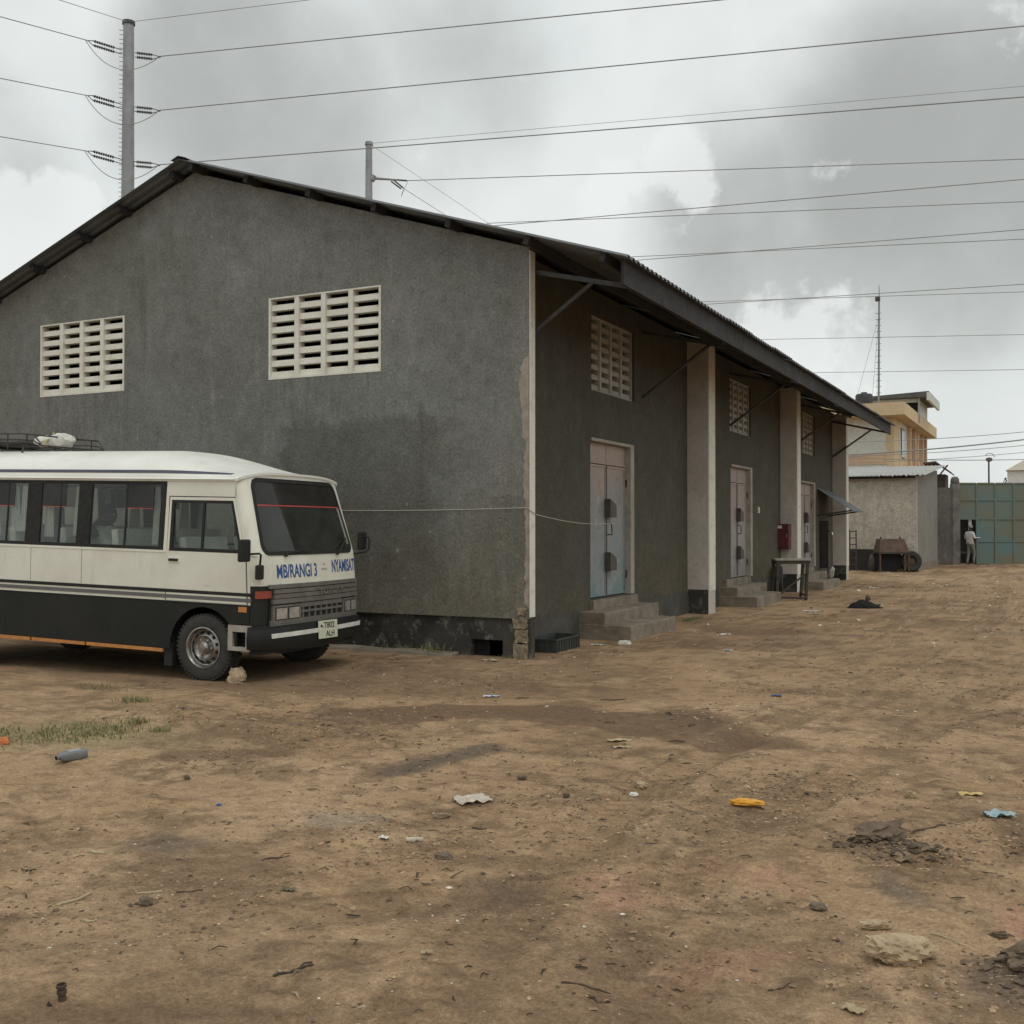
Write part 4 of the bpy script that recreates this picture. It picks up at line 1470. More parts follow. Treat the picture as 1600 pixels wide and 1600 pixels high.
def roofp(sx, u, off):
    y = u * 0.925
    xf = plan(u * 0.93) + slant(2.07) + 0.012
    x = XREAR + (xf - XREAR) * sx
    prof = (1 - abs(u) ** 3.0) ** 0.62
    q = min(1, max(0, (x + 0.95) / 1.40))
    q = q * q * (3 - 2 * q)
    hc = 0.335 - 0.245 * q
    qr = min(1, max(0, (-4.3 - x) / 0.45))
    hc *= 1 - 0.5 * qr * qr
    sh = 0.985 if abs(u) > 0.999 else 1.0
    return Vector((x, y * (1 - off * 0.3), 2.052 + hc * prof - off))


us = [math.sin(a) for a in np.linspace(-math.pi / 2, math.pi / 2, 41)]
sx = list(np.linspace(0, 0.74, 14)) + list(np.linspace(0.76, 1.0, 22))
mb.slab(lambda a, u: roofp(a, u, 0), lambda a, u: roofp(a, u, 0.025), sx, us)
rf = mb.build('roof', M['roofcream'], BUS, smooth=50)
fstrip('windscreen_header', M['roofcream'], 2.045, 2.1, -0.93, 0.93, lambda v: -0.001 + 0.02 * v * v, -0.03, ny=41, nz=6, zf=lambda y, v: 2.045 + (roofp(1.0, max(-1, min(1, y / 0.93)), 0.012).z - 2.045) * v)
for s in (-1, 1):
    # navy line that tapers out over the door
    mb = MB()
    xs = np.linspace(XREAR + 0.1, 0.22, 24)

    def strp(x, v):
        tz = 0.030 * (1 - 0.45 * max(0, (x + 0.3) / 0.52))
        z = 2.110 + tz * v - 0.012 * max(0, (x + 0.6) / 0.8)
        # sit on the roof skin: find u whose height equals z
        lo_, hi_ = 0.5, 1.0
        sxv = (x - XREAR) / (plan(0.9) + slant(2.07) + 0.012 - XREAR)
        for _ in range(22):
            m_ = (lo_ + hi_) / 2
            if roofp(sxv, m_, 0).z > z:
                lo_ = m_
            else:
                hi_ = m_
        p = roofp(sxv, lo_, 0)
        return Vector((x, s * (p.y + 0.007), z + 0.001))
    mb.slab(strp, lambda x, v: strp(x, v) - Vector((0, s * 0.006, 0)), xs, (0, 0.5, 1))
    mb.build('roof_stripe', M['navy'], rf)
    mb = MB()
    mb.slab(lambda x, v: Vector((x, s * (0.925 + 0.014 * (1 - v)), 2.046 + 0.016 * v)), lambda x, v: Vector((x, s * 0.90, 2.046 + 0.016 * v)), np.linspace(XREAR, 0.33, 10), (0, 1))
    mb.build('drip_rail', M['roofcream'], rf)
# rear, floor, chassis
mb = MB()
mb.box(XREAR - 0.03, XREAR, -0.95, 0.95, 0.30, 1.31)
mb.box(XREAR - 0.03, XREAR, -0.91, 0.91, 1.95, 2.20)
mb.box(XREAR - 0.03, XREAR, -0.91, -0.70, 1.31, 1.95)
mb.box(XREAR - 0.03, XREAR, 0.70, 0.91, 1.31, 1.95)
mb.build('rear_panel', M['cream'], BUS)
mb = MB()
mb.box(XREAR, 0.60, -0.92, 0.92, 0.76, 0.80)
mb.build('floor', M['trim'], BUS)
mb = MB()
mb.box(XREAR, -0.46, -0.91, -0.70, 0.36, 0.755)
mb.box(XREAR, -0.46, 0.70, 0.91, 0.36, 0.755)
mb.box(XREAR, 0.55, -0.42, -0.34, 0.36, 0.52)
mb.box(XREAR, 0.55, 0.34, 0.42, 0.36, 0.52)
mb.box(-0.06, 0.06, -0.70, 0.70, 0.28, 0.38)
mb.box(-0.3, 0.5, -0.30, 0.30, 0.24, 0.60)
mb.box(-2.2, -1.2, -0.66, -0.45, 0.22, 0.50)
mb.box(-3.45, -3.35, -0.70, 0.70, 0.22, 0.32)
mb.build('chassis', M['trim'], BUS)
# wheels
def wheel(x, y, s, zc):
    e = bpy.data.objects.new('wheel', None)
    COL.objects.link(e)
    e.parent = BUS
    e.location = (x, y, zc)
    mb = MB()
    mb.lathe([(0.200, -0.095), (0.225, -0.105), (0.285, -0.108), (0.318, -0.098), (0.335, -0.075), (0.338, -0.03), (0.338, 0.03), (0.335, 0.075), (0.318, 0.098), (0.285, 0.108), (0.225, 0.105), (0.200, 0.095)], (0, 0, 0), 'Y', 48)
    for k in range(48):
        a = 2 * math.pi * k / 48
        for sd, yy in ((0, -0.05), (0.5, 0.05)):
            T = Matrix.Rotation(a + sd * 2 * math.pi / 48, 4, 'Y') @ Matrix.Translation((0, yy, 0.3385))
            mb.box(-0.014, 0.014, -0.042, 0.042, -0.012, 0.006, T=T)
    mb.build('tyre', M['tyre'], e, smooth=35)
    mb = MB()
    o = s
    mb.lathe([(0.205, o * 0.095), (0.212, o * 0.108), (0.200, o * 0.110), (0.186, o * 0.090), (0.182, o * 0.07), (0.17, o * 0.065), (0.165, o * 0.03)], (0, 0, 0), 'Y', 40)
    rim = mb.build('rim', M['rimsteel'], e, smooth=35)
    mb = MB()
    mb.lathe([(0.168, o * 0.055), (0.160, o * 0.062), (0.135, o * 0.080), (0.122, o * 0.088), (0.110, o * 0.070), (0.085, o * 0.060), (0.070, o * 0.062), (0.062, o * 0.105), (0.040, o * 0.125), (0.0, o * 0.128)], (0, 0, 0), 'Y', 40)
    mb.build('hub', M['rimsteel'], rim, smooth=35)
    mb = MB()
    for k in range(12):
        a = 2 * math.pi * (k + 0.5) / 12
        T = Matrix.Rotation(a, 4, 'Y') @ Matrix.Translation((0, o * 0.073, 0.150))
        mb.box(-0.017, 0.017, -0.006, 0.006, -0.013, 0.012, T=T)
    tag(mb.build('hand_holes', M['dark'], rim), kind='stuff')
    for k in range(6):
        a = 2 * math.pi * k / 6
        mb = MB()
        c = Vector((0.088 * math.cos(a), o * 0.055, 0.088 * math.sin(a)))
        mb.cyl(c, c + Vector((0, o * 0.035, 0)), 0.011, n=6)
        mb.build('wheel_nut', M['chrome'], rim)


wheel(0, -0.835, -1, 0.335)
wheel(0, 0.835, 1, 0.335)
wheel(-3.4, -0.80, -1, 0.258)
wheel(-3.4, 0.80, 1, 0.258)
# inside: dashboard, steering wheel, seats, curtains
mb = MB()
mb.slab(lambda y, v: Vector((plan(y) - 0.06 - v * 0.38, y, 1.27 - 0.05 * v)), lambda y, v: Vector((plan(y) - 0.06 - v * 0.38, y, 0.9)), np.linspace(-0.9, 0.9, 12), (0, 1))
mb.build('dashboard', M['trim'], BUS)
mb = MB()
T = Matrix.Translation((0.20, -0.45, 1.26)) @ Matrix.Rotation(R_(-35), 4, 'Y')
ring = [T @ Vector((0.20 * math.cos(a), 0.20 * math.sin(a), 0)) for a in np.linspace(0, 2 * math.pi, 25)]
mb.tube(ring, 0.014, 6)
for a in (0.5, 2.6, 4.7):
    mb.tube([T @ Vector((0, 0, 0)), T @ Vector((0.2 * math.cos(a), 0.2 * math.sin(a), 0))], 0.01, 5)
mb.build('steering_wheel', M['rubber'], BUS)


def seat(x, y0, y1, hb=1.52, mat='seat'):
    mb = MB()
    mb.box(x, x + 0.42, y0, y1, 1.02, 1.12)
    T = Matrix.Translation((x, 0, 1.08)) @ Matrix.Rotation(R_(-9), 4, 'Y')
    mb.box(-0.09, 0.0, y0, y1, 0, hb - 1.08, T=T)
    mb.box(x + 0.05, x + 0.35, y0 + 0.05, y0 + 0.09, 0.80, 1.02)
    mb.box(x + 0.05, x + 0.35, y1 - 0.09, y1 - 0.05, 0.80, 1.02)
    mb.build('seat', M[mat], BUS, bevel=0.025)


seat(-0.28, -0.85, -0.15, 1.46)
seat(-0.28, 0.05, 0.85, 1.46)
for i in range(5):
    x = -1.16 - i * 0.74
    seat(x, -0.87, -0.12)
    seat(x, 0.16, 0.87)
for s in (-1, 1):
    for x, z0, w in ((-1.50 if s > 0 else -1.40 - 1.3, 1.45, 0.10), (-2.20, 1.40, 0.09), (-1.77, 1.42, 0.11), (-2.55, 1.45, 0.12), (-0.70, 1.36, 0.08), (-3.0, 1.4, 0.1)):
        mb = MB()
        mb.slab(lambda q, v: Vector((x + (q - 0.5) * w * (0.7 + 0.9 * (1 - v)), s * (0.855 + 0.012 * math.sin(q * 19)), z0 + (1.965 - z0) * v)), lambda q, v: Vector((x + (q - 0.5) * w * (0.7 + 0.9 * (1 - v)), s * (0.850 + 0.012 * math.sin(q * 19)), z0 + (1.965 - z0) * v)), np.linspace(0, 1, 14), (0, 0.3, 1))
        mb.build('curtain', M['curtain'], BUS)
mb = MB()
mb.box(0.44, 0.58, 0.12, 0.36, 1.262, 1.312)
mb.build('dashboard_cloth', P('tan_cloth', (0.42, 0.28, 0.18), (0.3, 0.2, 0.12), 12, 0.9), BUS, bevel=0.02)
# roof rack
rk = MB()
RE = -2.72
for s in (-1, 1):
    y = s * 0.50
    for z in (2.505, 2.575):
        rk.tube([(XREAR + 0.2, y, z), (RE - 0.30, y, z), (RE - 0.12, y, z - 0.015), (RE, y * 0.98, 2.435)], 0.009, 6)
    for k in range(6):
        x = XREAR + 0.3 + k * 0.30
        rk.tube([(x, y, 2.40), (x, y, 2.57)], 0.008, 5)
rk.tube([(RE - 0.14, -0.50, 2.56), (RE - 0.14, 0.50, 2.56)], 0.009, 6)
rk.tube([(RE, -0.49, 2.435), (RE, 0.49, 2.435)], 0.009, 6)
for k in range(7):
    x = XREAR + 0.25 + k * 0.29
    rk.tube([(x, -0.50, 2.44), (x, 0.50, 2.44)], 0.008, 5)
for x in (-4.2, -3.0):
    for s in (-1, 1):
        rk.tube([(x, s * 0.49, 2.44), (x, s * 0.52, 2.33)], 0.012, 6)
rk.build('roof_rack', M['steel'], BUS)


def soft_lump(name, c, r, seed, mat, amt=0.22, sub=3, fq=3.0, flat=None):
    bm = bmesh.new()
    bmesh.ops.create_icosphere(bm, subdivisions=sub, radius=1)
    from mathutils import noise as mn
    for v in bm.verts:
        p = v.co.copy()
        k = 1 + amt * mn.noise(p * fq + Vector((seed, seed * 2.1, 0))) + amt * 0.5 * mn.noise(p * fq * 2.7 + Vector((0, seed, 3)))
        q = p * k
        if flat is not None and q.z < flat:
            q.z = flat + (q.z - flat) * 0.1
        v.co = Vector((q.x * r[0] + c[0], q.y * r[1] + c[1], q.z * r[2] + c[2]))
    me = bpy.data.meshes.new(name)
    bm.to_mesh(me)
    bm.free()
    me.materials.append(mat)
    me.shade_smooth()
    me.set_sharp_from_angle(angle=R_(45))
    return me


def put(me, name, label, cat, loc=(0, 0, 0), rot=(0, 0, 0), group=None, parent=None):
    o = bpy.data.objects.new(name, me)
    COL.objects.link(o)
    o.location = loc
    o.rotation_euler = rot
    if parent:
        o.parent = parent
    else:
        tag(o, label, cat, group)
    return o


BM = Matrix.Translation((-2.238, -2.177, 0)) @ Matrix.Rotation(R_(3.9), 4, 'Z') @ Matrix.Rotation(R_(1.4), 4, 'Y')


def busloc(p):
    return tuple(BM @ Vector(p))


brot = (0, R_(1.4), R_(3.9))
bun = thing('luggage_bundle', 'knotted white plastic bundle tied on the minibus roof rack', 'bundle', busloc((-3.02, -0.02, 2.455)), brot)
put(soft_lump('sack', (0.12, 0, 0.075), (0.16, 0.13, 0.085), 4.2, M['white_plastic'], 0.3, 3, 2.6), 'sack', None, None, parent=bun)
put(soft_lump('sack', (-0.14, 0, 0.065), (0.13, 0.12, 0.07), 8.1, M['white_plastic'], 0.3, 3, 2.6), 'sack', None, None, parent=bun)
mb = MB()
mb.tube([(-0.02, -0.14, 0.0), (-0.01, -0.12, 0.07), (0.0, 0.0, 0.11), (-0.01, 0.12, 0.07), (-0.02, 0.14, 0.0)], 0.014, 6)
mb.tube([(-0.01, -0.02, 0.10), (0.005, -0.03, 0.15), (0.02, -0.03, 0.17)], 0.009, 5)
mb.build('rope', P('yellow_rope', (0.5, 0.45, 0.22), (0.4, 0.36, 0.2), 20, 0.9), bun)
tarp = put(soft_lump('tarpaulin_roll', (0, 0, 0.04), (0.42, 0.40, 0.07), 2.7, P('brown_tarpaulin', (0.10, 0.095, 0.085), (0.06, 0.055, 0.05), 5, 0.9), 0.2, 3, 2.2), 'tarpaulin', 'dark folded tarpaulin lying on the rear of the minibus roof rack', 'tarpaulin', busloc((-3.75, -0.05, 2.455)), brot)

# ---------------------------------------------------------------- people
def skin_mesh(name, verts, edges, radii, root=0, sub=2):
    me = bpy.data.meshes.new(name)
    me.from_pydata(verts, edges, [])
    ob = bpy.data.objects.new(name, me)
    COL.objects.link(ob)
    sk = ob.modifiers.new('skin', 'SKIN')
    sk.use_smooth_shade = True
    for i, r in enumerate(radii):
        r = r if isinstance(r, tuple) else (r, r)
        me.skin_vertices[0].data[i].radius = r
        me.skin_vertices[0].data[i].use_root = (i == root)
    sb = ob.modifiers.new('sub', 'SUBSURF')
    sb.levels = sb.render_levels = sub
    dg = bpy.context.evaluated_depsgraph_get()
    out = bpy.data.meshes.new_from_object(ob.evaluated_get(dg))
    out.name = name
    bpy.data.objects.remove(ob)
    return out


def figure(joints, mats, rule):
    """joints: name -> (pos, radius, parent); rule(center) -> material index"""
    names = list(joints)
    vs = [joints[n][0] for n in names]
    rs = [joints[n][1] for n in names]
    es = [(names.index(joints[n][2]), i) for i, n in enumerate(names) if joints[n][2]]
    me = skin_mesh('body', vs, es, rs)
    me.materials.clear()
    for m in mats:
        me.materials.append(m)
    for p in me.polygons:
        p.material_index = rule(p.center)
        p.use_smooth = True
    return me


def hand_joints(J, pre, wrist, d, side_v, curl, s=1.0):
    """palm, four fingers and a thumb growing from a wrist joint"""
    d = Vector(d).normalized()
    sv = Vector(side_v).normalized()
    up = d.cross(sv)
    w = Vector(J[wrist][0])
    J[pre + 'palm'] = (tuple(w + d * 0.05 * s), (0.020 * s, 0.030 * s), wrist)
    for k, L in enumerate((0.070, 0.080, 0.075, 0.058)):
        b = w + d * 0.085 * s + sv * (0.030 - 0.020 * k) * s
        J[pre + 'f%da' % k] = (tuple(b), 0.009 * s, pre + 'palm')
        m = b + (d * 0.6 + up * curl * 0.4).normalized() * L * 0.5 * s
        J[pre + 'f%db' % k] = (tuple(m), 0.0085 * s, pre + 'f%da' % k)
        J[pre + 'f%dc' % k] = (tuple(m + (d * 0.5 + up * curl * 0.8).normalized() * L * 0.5 * s), 0.007 * s, pre + 'f%db' % k)
    b = w + d * 0.035 * s + sv * 0.036 * s
    J[pre + 'ta'] = (tuple(b), 0.011 * s, pre + 'palm')
    J[pre + 'tb'] = (tuple(b + (d * 0.7 + sv * 0.6 + up * curl * 0.3).normalized() * 0.045 * s), 0.009 * s, pre + 'ta')


def head_parts(root, c, yaw, r=0.1, mat_skin=None, hair=True, cap=None):
    """face details and hair as parts of the person"""
    T = Matrix.Translation(c) @ Matrix.Rotation(yaw, 4, 'Z')
    bm = bmesh.new()
    bmesh.ops.create_icosphere(bm, subdivisions=3, radius=1)
    for v in bm.verts:
        p = v.co
        x, y, z = p.x * 0.098, p.y * 0.077, p.z * 0.118
        if z < -0.02:
            y *= 1 - 0.35 * (-z - 0.02) / 0.1
            x = x * (1 - 0.1 * (-z) / 0.1) + 0.008
        if p.x > 0.8:                                   # brow, nose, mouth
            nose = math.exp(-((y / 0.012) ** 2) - ((z + 0.015) / 0.028) ** 2)
            x += 0.024 * nose
            x += 0.006 * math.exp(-((z - 0.025) / 0.01) ** 2)
            x -= 0.006 * math.exp(-((z - 0.005) / 0.010) ** 2) * math.exp(-((abs(y) - 0.03) / 0.014) ** 2)
            x += 0.008 * math.exp(-((z + 0.055) / 0.012) ** 2 - (y / 0.024) ** 2)
        v.co = T @ Vector((x, y, z))
    me = bpy.data.meshes.new('head')
    bm.to_mesh(me)
    bm.free()
    me.materials.append(M['skin'])
    me.shade_smooth()
    h = inst('head', me, root)
    mb = MB()
    for s in (-1, 1):
        mb.lathe([(0.001, -0.006), (0.022, -0.004), (0.026, 0.004), (0.001, 0.008)], (0, 0, 0), 'Y', 10)
        n0 = len(mb.v) - 40
        for i in range(n0, len(mb.v)):
            q = mb.v[i]
            mb.v[i] = tuple(T @ Vector((q[0] * 0.7 - 0.008, q[1] + s * 0.078, q[2] * 1.15 - 0.005)))
    mb.build('ears', M['skin'], h, smooth=40)
    mb = MB()
    for s in (-1, 1):
        mb.box(0.0865, 0.091, s * 0.030 - 0.010, s * 0.030 + 0.010, 0.001, 0.009, T=T)
    mb.build('eyes', M['white_plastic'], h)
    bm = bmesh.new()
    bmesh.ops.create_icosphere(bm, subdivisions=3, radius=1)
    bmesh.ops.delete(bm, geom=[v for v in bm.verts if v.co.z < (0.15 if v.co.x > 0.3 else -0.25)], context='VERTS')
    for v in bm.verts:
        v.co = T @ Vector((v.co.x * 0.104 - 0.003, v.co.y * 0.083, v.co.z * 0.126))
    me = bpy.data.meshes.new('hair')
    bm.to_mesh(me)
    bm.free()
    me.materials.append(cap or M['hair'])
    me.shade_smooth()
    inst('cap' if cap else 'hair', me, root)


# passenger at the saloon window, forearm raised to the face
pg = thing('person', 'passenger in a pale shirt sitting in the minibus with one forearm raised to the face', 'person', busloc((-1.66, -0.58, 0)), brot)
J = {}
J['pelvis'] = ((0.02, 0, 1.20), (0.15, 0.17), None)
J['belly'] = ((-0.02, 0, 1.32), (0.12, 0.15), 'pelvis')
J['chest'] = ((-0.03, 0, 1.44), (0.12, 0.165), 'belly')
J['neck'] = ((0.0, 0, 1.56), 0.055, 'chest')
J['skull'] = ((0.02, 0, 1.62), 0.06, 'neck')
for s, n in ((-1, 'r'), (1, 'l')):
    J[n + 'sh'] = ((-0.02, s * 0.16, 1.475), 0.062, 'chest')
J['rel'] = ((-0.10, -0.27, 1.375), 0.046, 'rsh')
J['rwr'] = ((0.055, -0.20, 1.56), 0.030, 'rel')
hand_joints(J, 'r', 'rwr', (0.45, 0.55, 0.75), (0.7, 0, -0.4), 0.6)
J['lel'] = ((0.10, 0.24, 1.26), 0.045, 'lsh')
J['lwr'] = ((0.30, 0.14, 1.22), 0.030, 'lel')
hand_joints(J, 'l', 'lwr', (1, -0.2, -0.1), (0, -1, 0), 0.4)
for s, n in ((-1, 'r'), (1, 'l')):
    J[n + 'kn'] = ((0.46, s * 0.11, 1.20), 0.075, 'pelvis')
    J[n + 'an'] = ((0.44, s * 0.11, 0.90), 0.05, n + 'kn')
    J[n + 'to'] = ((0.58, s * 0.11, 0.84), 0.04, n + 'an')
me = figure(J, [M['skin'], M['shirt'], M['trousers']], lambda c: 2 if c.z < 1.27 and abs(c.y) < 0.22 else (1 if (c.z < 1.53 and c.z > 1.25 and math.hypot(c.x + 0.04, c.y) < 0.30 and not (c.y < -0.15 and c.x > -0.045)) else 0))
put(me, 'body', None, None, parent=pg)
head_parts(pg, (0.035, 0, 1.655), R_(10))

# ---------------------------------------------------------------- yard furniture and things by the side wall
def on(x, y, dz=0.0):
    return (x, y, gz(x, y) + dz)


M['rust'] = P('rusty_brown_steel', (0.13, 0.085, 0.06), (0.075, 0.05, 0.038), 5, 0.8, 0.1, bump=0.3)
M['dkwood'] = P('old_dark_wood', (0.085, 0.07, 0.055), (0.05, 0.04, 0.032), 6, 0.85, bump=0.5, bscale=30)
M['palewood'] = P('grey_bare_wood', (0.42, 0.385, 0.33), (0.28, 0.25, 0.21), 8, 0.85, bump=0.4, bscale=40)
M['crate'] = P('dark_green_plastic', (0.055, 0.062, 0.055), (0.035, 0.038, 0.034), 6, 0.55)

# ribbed plastic crate by the corner
cr = thing('plastic_crate', 'dark green ribbed plastic crate lying by the warehouse corner', 'crate', on(-0.17, 1.12), (0, 0, R_(1.5)))
mb = MB()
lx, ly, hz = 0.17, 0.40, 0.165
mb.box(-lx, lx, -ly, ly, 0.0, 0.012)
for x0, x1, y0, y1 in ((-lx, -lx + 0.012, -ly, ly), (lx - 0.012, lx, -ly, ly), (-lx + 0.012, lx - 0.012, -ly, -ly + 0.012), (-lx + 0.012, lx - 0.012, ly - 0.012, ly)):
    mb.box(x0, x1, y0, y1, 0.012, hz)
mb.build('tub', M['crate'], cr)
mb = MB()
mb.box(-lx - 0.014, lx + 0.014, -ly - 0.014, -ly - 0.001, hz - 0.018, hz + 0.004)
mb.box(-lx - 0.014, lx + 0.014, ly + 0.001, ly + 0.014, hz - 0.018, hz + 0.004)
mb.box(-lx - 0.014, -lx - 0.001, -ly - 0.001, ly + 0.001, hz - 0.018, hz + 0.004)
mb.box(lx + 0.001, lx + 0.014, -ly - 0.001, ly + 0.001, hz - 0.018, hz + 0.004)
mb.build('rim', M['crate'], cr)
for k in range(10):
    y = -ly + 0.03 + k * 0.082
    for s in (-1, 1):
        mb = MB()
        mb.box(s * lx - (0.011 if s < 0 else -0.001), s * lx + (0.011 if s > 0 else -0.001), y, y + 0.018, 0.0, hz - 0.02)
        mb.build('rib', M['crate'], cr)
for k in range(4):
    x = -lx + 0.03 + k * 0.088
    mb = MB()
    mb.box(x, x + 0.018, -ly - 0.011, -ly - 0.001, 0.0, hz - 0.02)
    mb.build('rib', M['crate'], cr)

# rough work table
tb = thing('work_table', 'rough wooden work table with pale plank top and crossed legs near the red cabinet', 'table', on(0.42, 12.1), (0, 0, R_(26.8)))
H = 0.90
for k, (y0, y1) in enumerate(((-0.24, -0.085), (-0.08, 0.075), (0.08, 0.24))):
    mb = MB()
    mb.box(-0.39 + 0.01 * k, 0.385 - 0.012 * k, y0, y1, H - 0.045, H - 0.003 * k)
    mb.build('plank', M['palewood'], tb, bevel=0.004)
mb = MB()
mb.box(-0.36, 0.36, -0.22, -0.19, H - 0.12, H - 0.046)
mb.box(-0.36, 0.36, 0.19, 0.22, H - 0.12, H - 0.046)
mb.build('apron', M['dkwood'], tb)
for sx_ in (-1, 1):
    for sy_ in (-1, 1):
        mb = MB()
        a = Vector((sx_ * 0.32, sy_ * 0.185, H - 0.05))
        b = Vector((sx_ * (0.35 if sx_ < 0 else 0.27), sy_ * 0.21, -0.01))
        d = 0.028
        mb.hexa([b + Vector((-d, -d, 0)), b + Vector((d, -d, 0)), b + Vector((d, d, 0)), b + Vector((-d, d, 0))], [a + Vector((-d, -d, 0)), a + Vector((d, -d, 0)), a + Vector((d, d, 0)), a + Vector((-d, d, 0))])
        mb.build('leg', M['dkwood'], tb)
for p0, p1 in (((-0.34, -0.245, 0.10), (0.32, -0.245, 0.62)), ((0.27, -0.24, 0.12), (0.27, 0.24, 0.12)), ((-0.34, -0.24, 0.07), (0.30, -0.235, 0.05))):
    mb = MB()
    mb.tube([p0, p1], 0.022, 5)
    mb.build('brace', M['dkwood'], tb)

# red cabinet on the column
rb = thing('meter_box', 'dark red metal cabinet fixed to the white column above the work table', 'cabinet', (-0.33, 14.62, 1.05))
mb = MB()
mb.box(-0.20, 0.19, -0.13, 0.14, 0, 0.60)
red = P('dark_red_enamel', (0.13, 0.028, 0.028), (0.085, 0.022, 0.022), 6, 0.45)
mb.build('cabinet_body', red, rb, bevel=0.008)
mb = MB()
mb.box(-0.185, 0.175, -0.145, -0.131, 0.015, 0.585)
dd = mb.build('cabinet_door', red, rb, bevel=0.004)
mb = MB()
mb.box(0.13, 0.15, -0.165, -0.146, 0.27, 0.36)
mb.build('latch', M['chrome'], dd)
mb = MB()
mb.box(-0.07, 0.03, -0.148, -0.1455, 0.49, 0.56)
mb.build('sticker', M['paper'], dd)
mb = MB()
mb.tube([(-0.12, 0.0, 0.0), (-0.12, 0.0, -1.0)], 0.025, 8)
mb.build('conduit', M['steel'], rb)
sw = thing('light_switch', 'small white switch on the wall right of the second door', 'switch', (XW + 0.012, 12.55, 1.95))
mb = MB()
mb.box(-0.012, 0.02, -0.045, 0.045, -0.07, 0.07)
mb.build('plate', M['white_plastic'], sw, bevel=0.006)
mb = MB()
mb.box(0.02, 0.03, -0.015, 0.015, -0.025, 0.025)
mb.build('rocker', M['white_plastic'], sw)

# standpipe and sack by the third door
sp = thing('standpipe', 'thin standing water pipe with tap under the small corrugated canopy', 'pipe', on(-0.12, 19.35))
mb = MB()
mb.tube([(0, 0, -0.02), (0, 0, 1.45), (0.04, -0.02, 1.5)], 0.02, 8)
mb.build('riser', M['steel'], sp)
mb = MB()
mb.tube([(0, 0, 1.42), (0.12, -0.05, 1.42), (0.13, -0.055, 1.36)], 0.022, 8)
mb.build('tap', M['chrome'], sp)
put(soft_lump('paper_sack', (0, 0, 0.17), (0.08, 0.16, 0.19), 3.3, P('torn_sack', (0.52, 0.51, 0.48), (0.2, 0.19, 0.18), 5, 0.9), 0.25, 3, 2.0), 'cement_sack', 'crumpled white and grey sack leaning on the steps of the third door', 'sack', (0.16, 17.95, 0.20), (R_(20), R_(15), 0.3))
tyr = thing('tyre', 'dark old tyre standing behind the work table by the wall', 'tyre', on(-0.22, 13.75), (0, 0, R_(12)))
mb = MB()
mb.lathe([(0.19, -0.08), (0.24, -0.10), (0.31, -0.09), (0.33, -0.05), (0.33, 0.05), (0.31, 0.09), (0.24, 0.10), (0.19, 0.08), (0.19, -0.08)], (0, 0, 0.33), 'X', 32)
mb.build('casing', M['tyre'], tyr, smooth=40)

# ---------------------------------------------------------------- shed, cart, wall, gate
SH = thing('shed', 'grey rendered outbuilding with pale corrugated lean-to roof beyond the warehouse', 'shed')
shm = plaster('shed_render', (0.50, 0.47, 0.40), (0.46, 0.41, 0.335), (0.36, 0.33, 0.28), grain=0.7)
mb = MB()
mb.box(-6.0, 1.14, 29.26, 29.46, 0, 3.40)
mb.build('front_wall', shm, SH)
mb = MB()
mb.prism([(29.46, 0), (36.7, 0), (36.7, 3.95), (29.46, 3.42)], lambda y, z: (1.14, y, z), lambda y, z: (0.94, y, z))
mb.build('end_wall', plaster('shed_render_dark', (0.27, 0.265, 0.24), (0.26, 0.235, 0.20), (0.17, 0.165, 0.15), grain=0.7), SH)  # end wall in a darker copy of the front render
mb = MB()
mb.box(-6.0, 0.45, 29.235, 29.262, 0, 0.78)
mb.build('tarred_base', P('tar_paint', (0.032, 0.03, 0.028), (0.055, 0.05, 0.045), 3, 0.9, bump=0.4), SH)
mb = MB()
mb.box(0.5, 1.16, 29.20, 29.262, 0, 0.24)
mb.box(1.142, 1.20, 29.20, 36.4, 0, 0.26)
mb.build('footing', M['concrete'], SH)
for k in range(5):
    mb = MB()
    x0 = -6.3 + k * 1.55
    prof = [(i * 0.0775, 0.035 * (i % 2)) for i in range(21)]
    mb.slab(lambda y, j: (x0 + prof[j][0], y, 3.43 + (y - 29.0) * 0.092 + prof[j][1] - (0.05 if y < 29 and k == 4 and j % 3 == 0 else 0)), lambda y, j: (x0 + prof[j][0], y, 3.42 + (y - 29.0) * 0.092 + prof[j][1]), (28.9, 32, 36.9), range(21))
    mb.build('roof_sheet', P('pale_roof_sheet', (0.44, 0.45, 0.43), (0.33, 0.325, 0.30), 1.5, 0.6, 0.2), SH)
mb = MB()
mb.box(-6, 1.1, 29.05, 29.12, 3.33, 3.42)
mb.build('eave_batten', M['timber'], SH)

ct = thing('food_cart', 'brown metal cart with sloped hood standing against the shed wall', 'cart', on(0.38, 28.35), (0, 0, R_(26.8)))
mb = MB()
mb.hexa([(-0.53, -0.35, 0.70), (0.53, -0.35, 0.70), (0.53, 0.35, 0.70), (-0.53, 0.35, 0.70)], [(-0.42, -0.12, 1.17), (0.42, -0.12, 1.17), (0.42, 0.30, 1.17), (-0.42, 0.30, 1.17)])
mb.build('hood', M['rust'], ct, bevel=0.008)
mb = MB()
mb.box(-0.55, 0.55, -0.37, 0.37, 0.645, 0.70)
mb.build('tray', M['steel'], ct)
mb = MB()
mb.box(-0.50, 0.28, -0.20, 0.34, 0.10, 0.64)
mb.build('cabinet', M['dark'], ct)
for x in (-0.50, 0.36, 0.50):
    mb = MB()
    mb.box(x - 0.025, x + 0.025, -0.35, -0.30, 0.0, 0.645)
    mb.build('leg', M['rust'], ct)
mb = MB()
mb.box(0.36, 0.52, -0.345, -0.305, 0.28, 0.32)
mb.build('rail', M['rust'], ct)
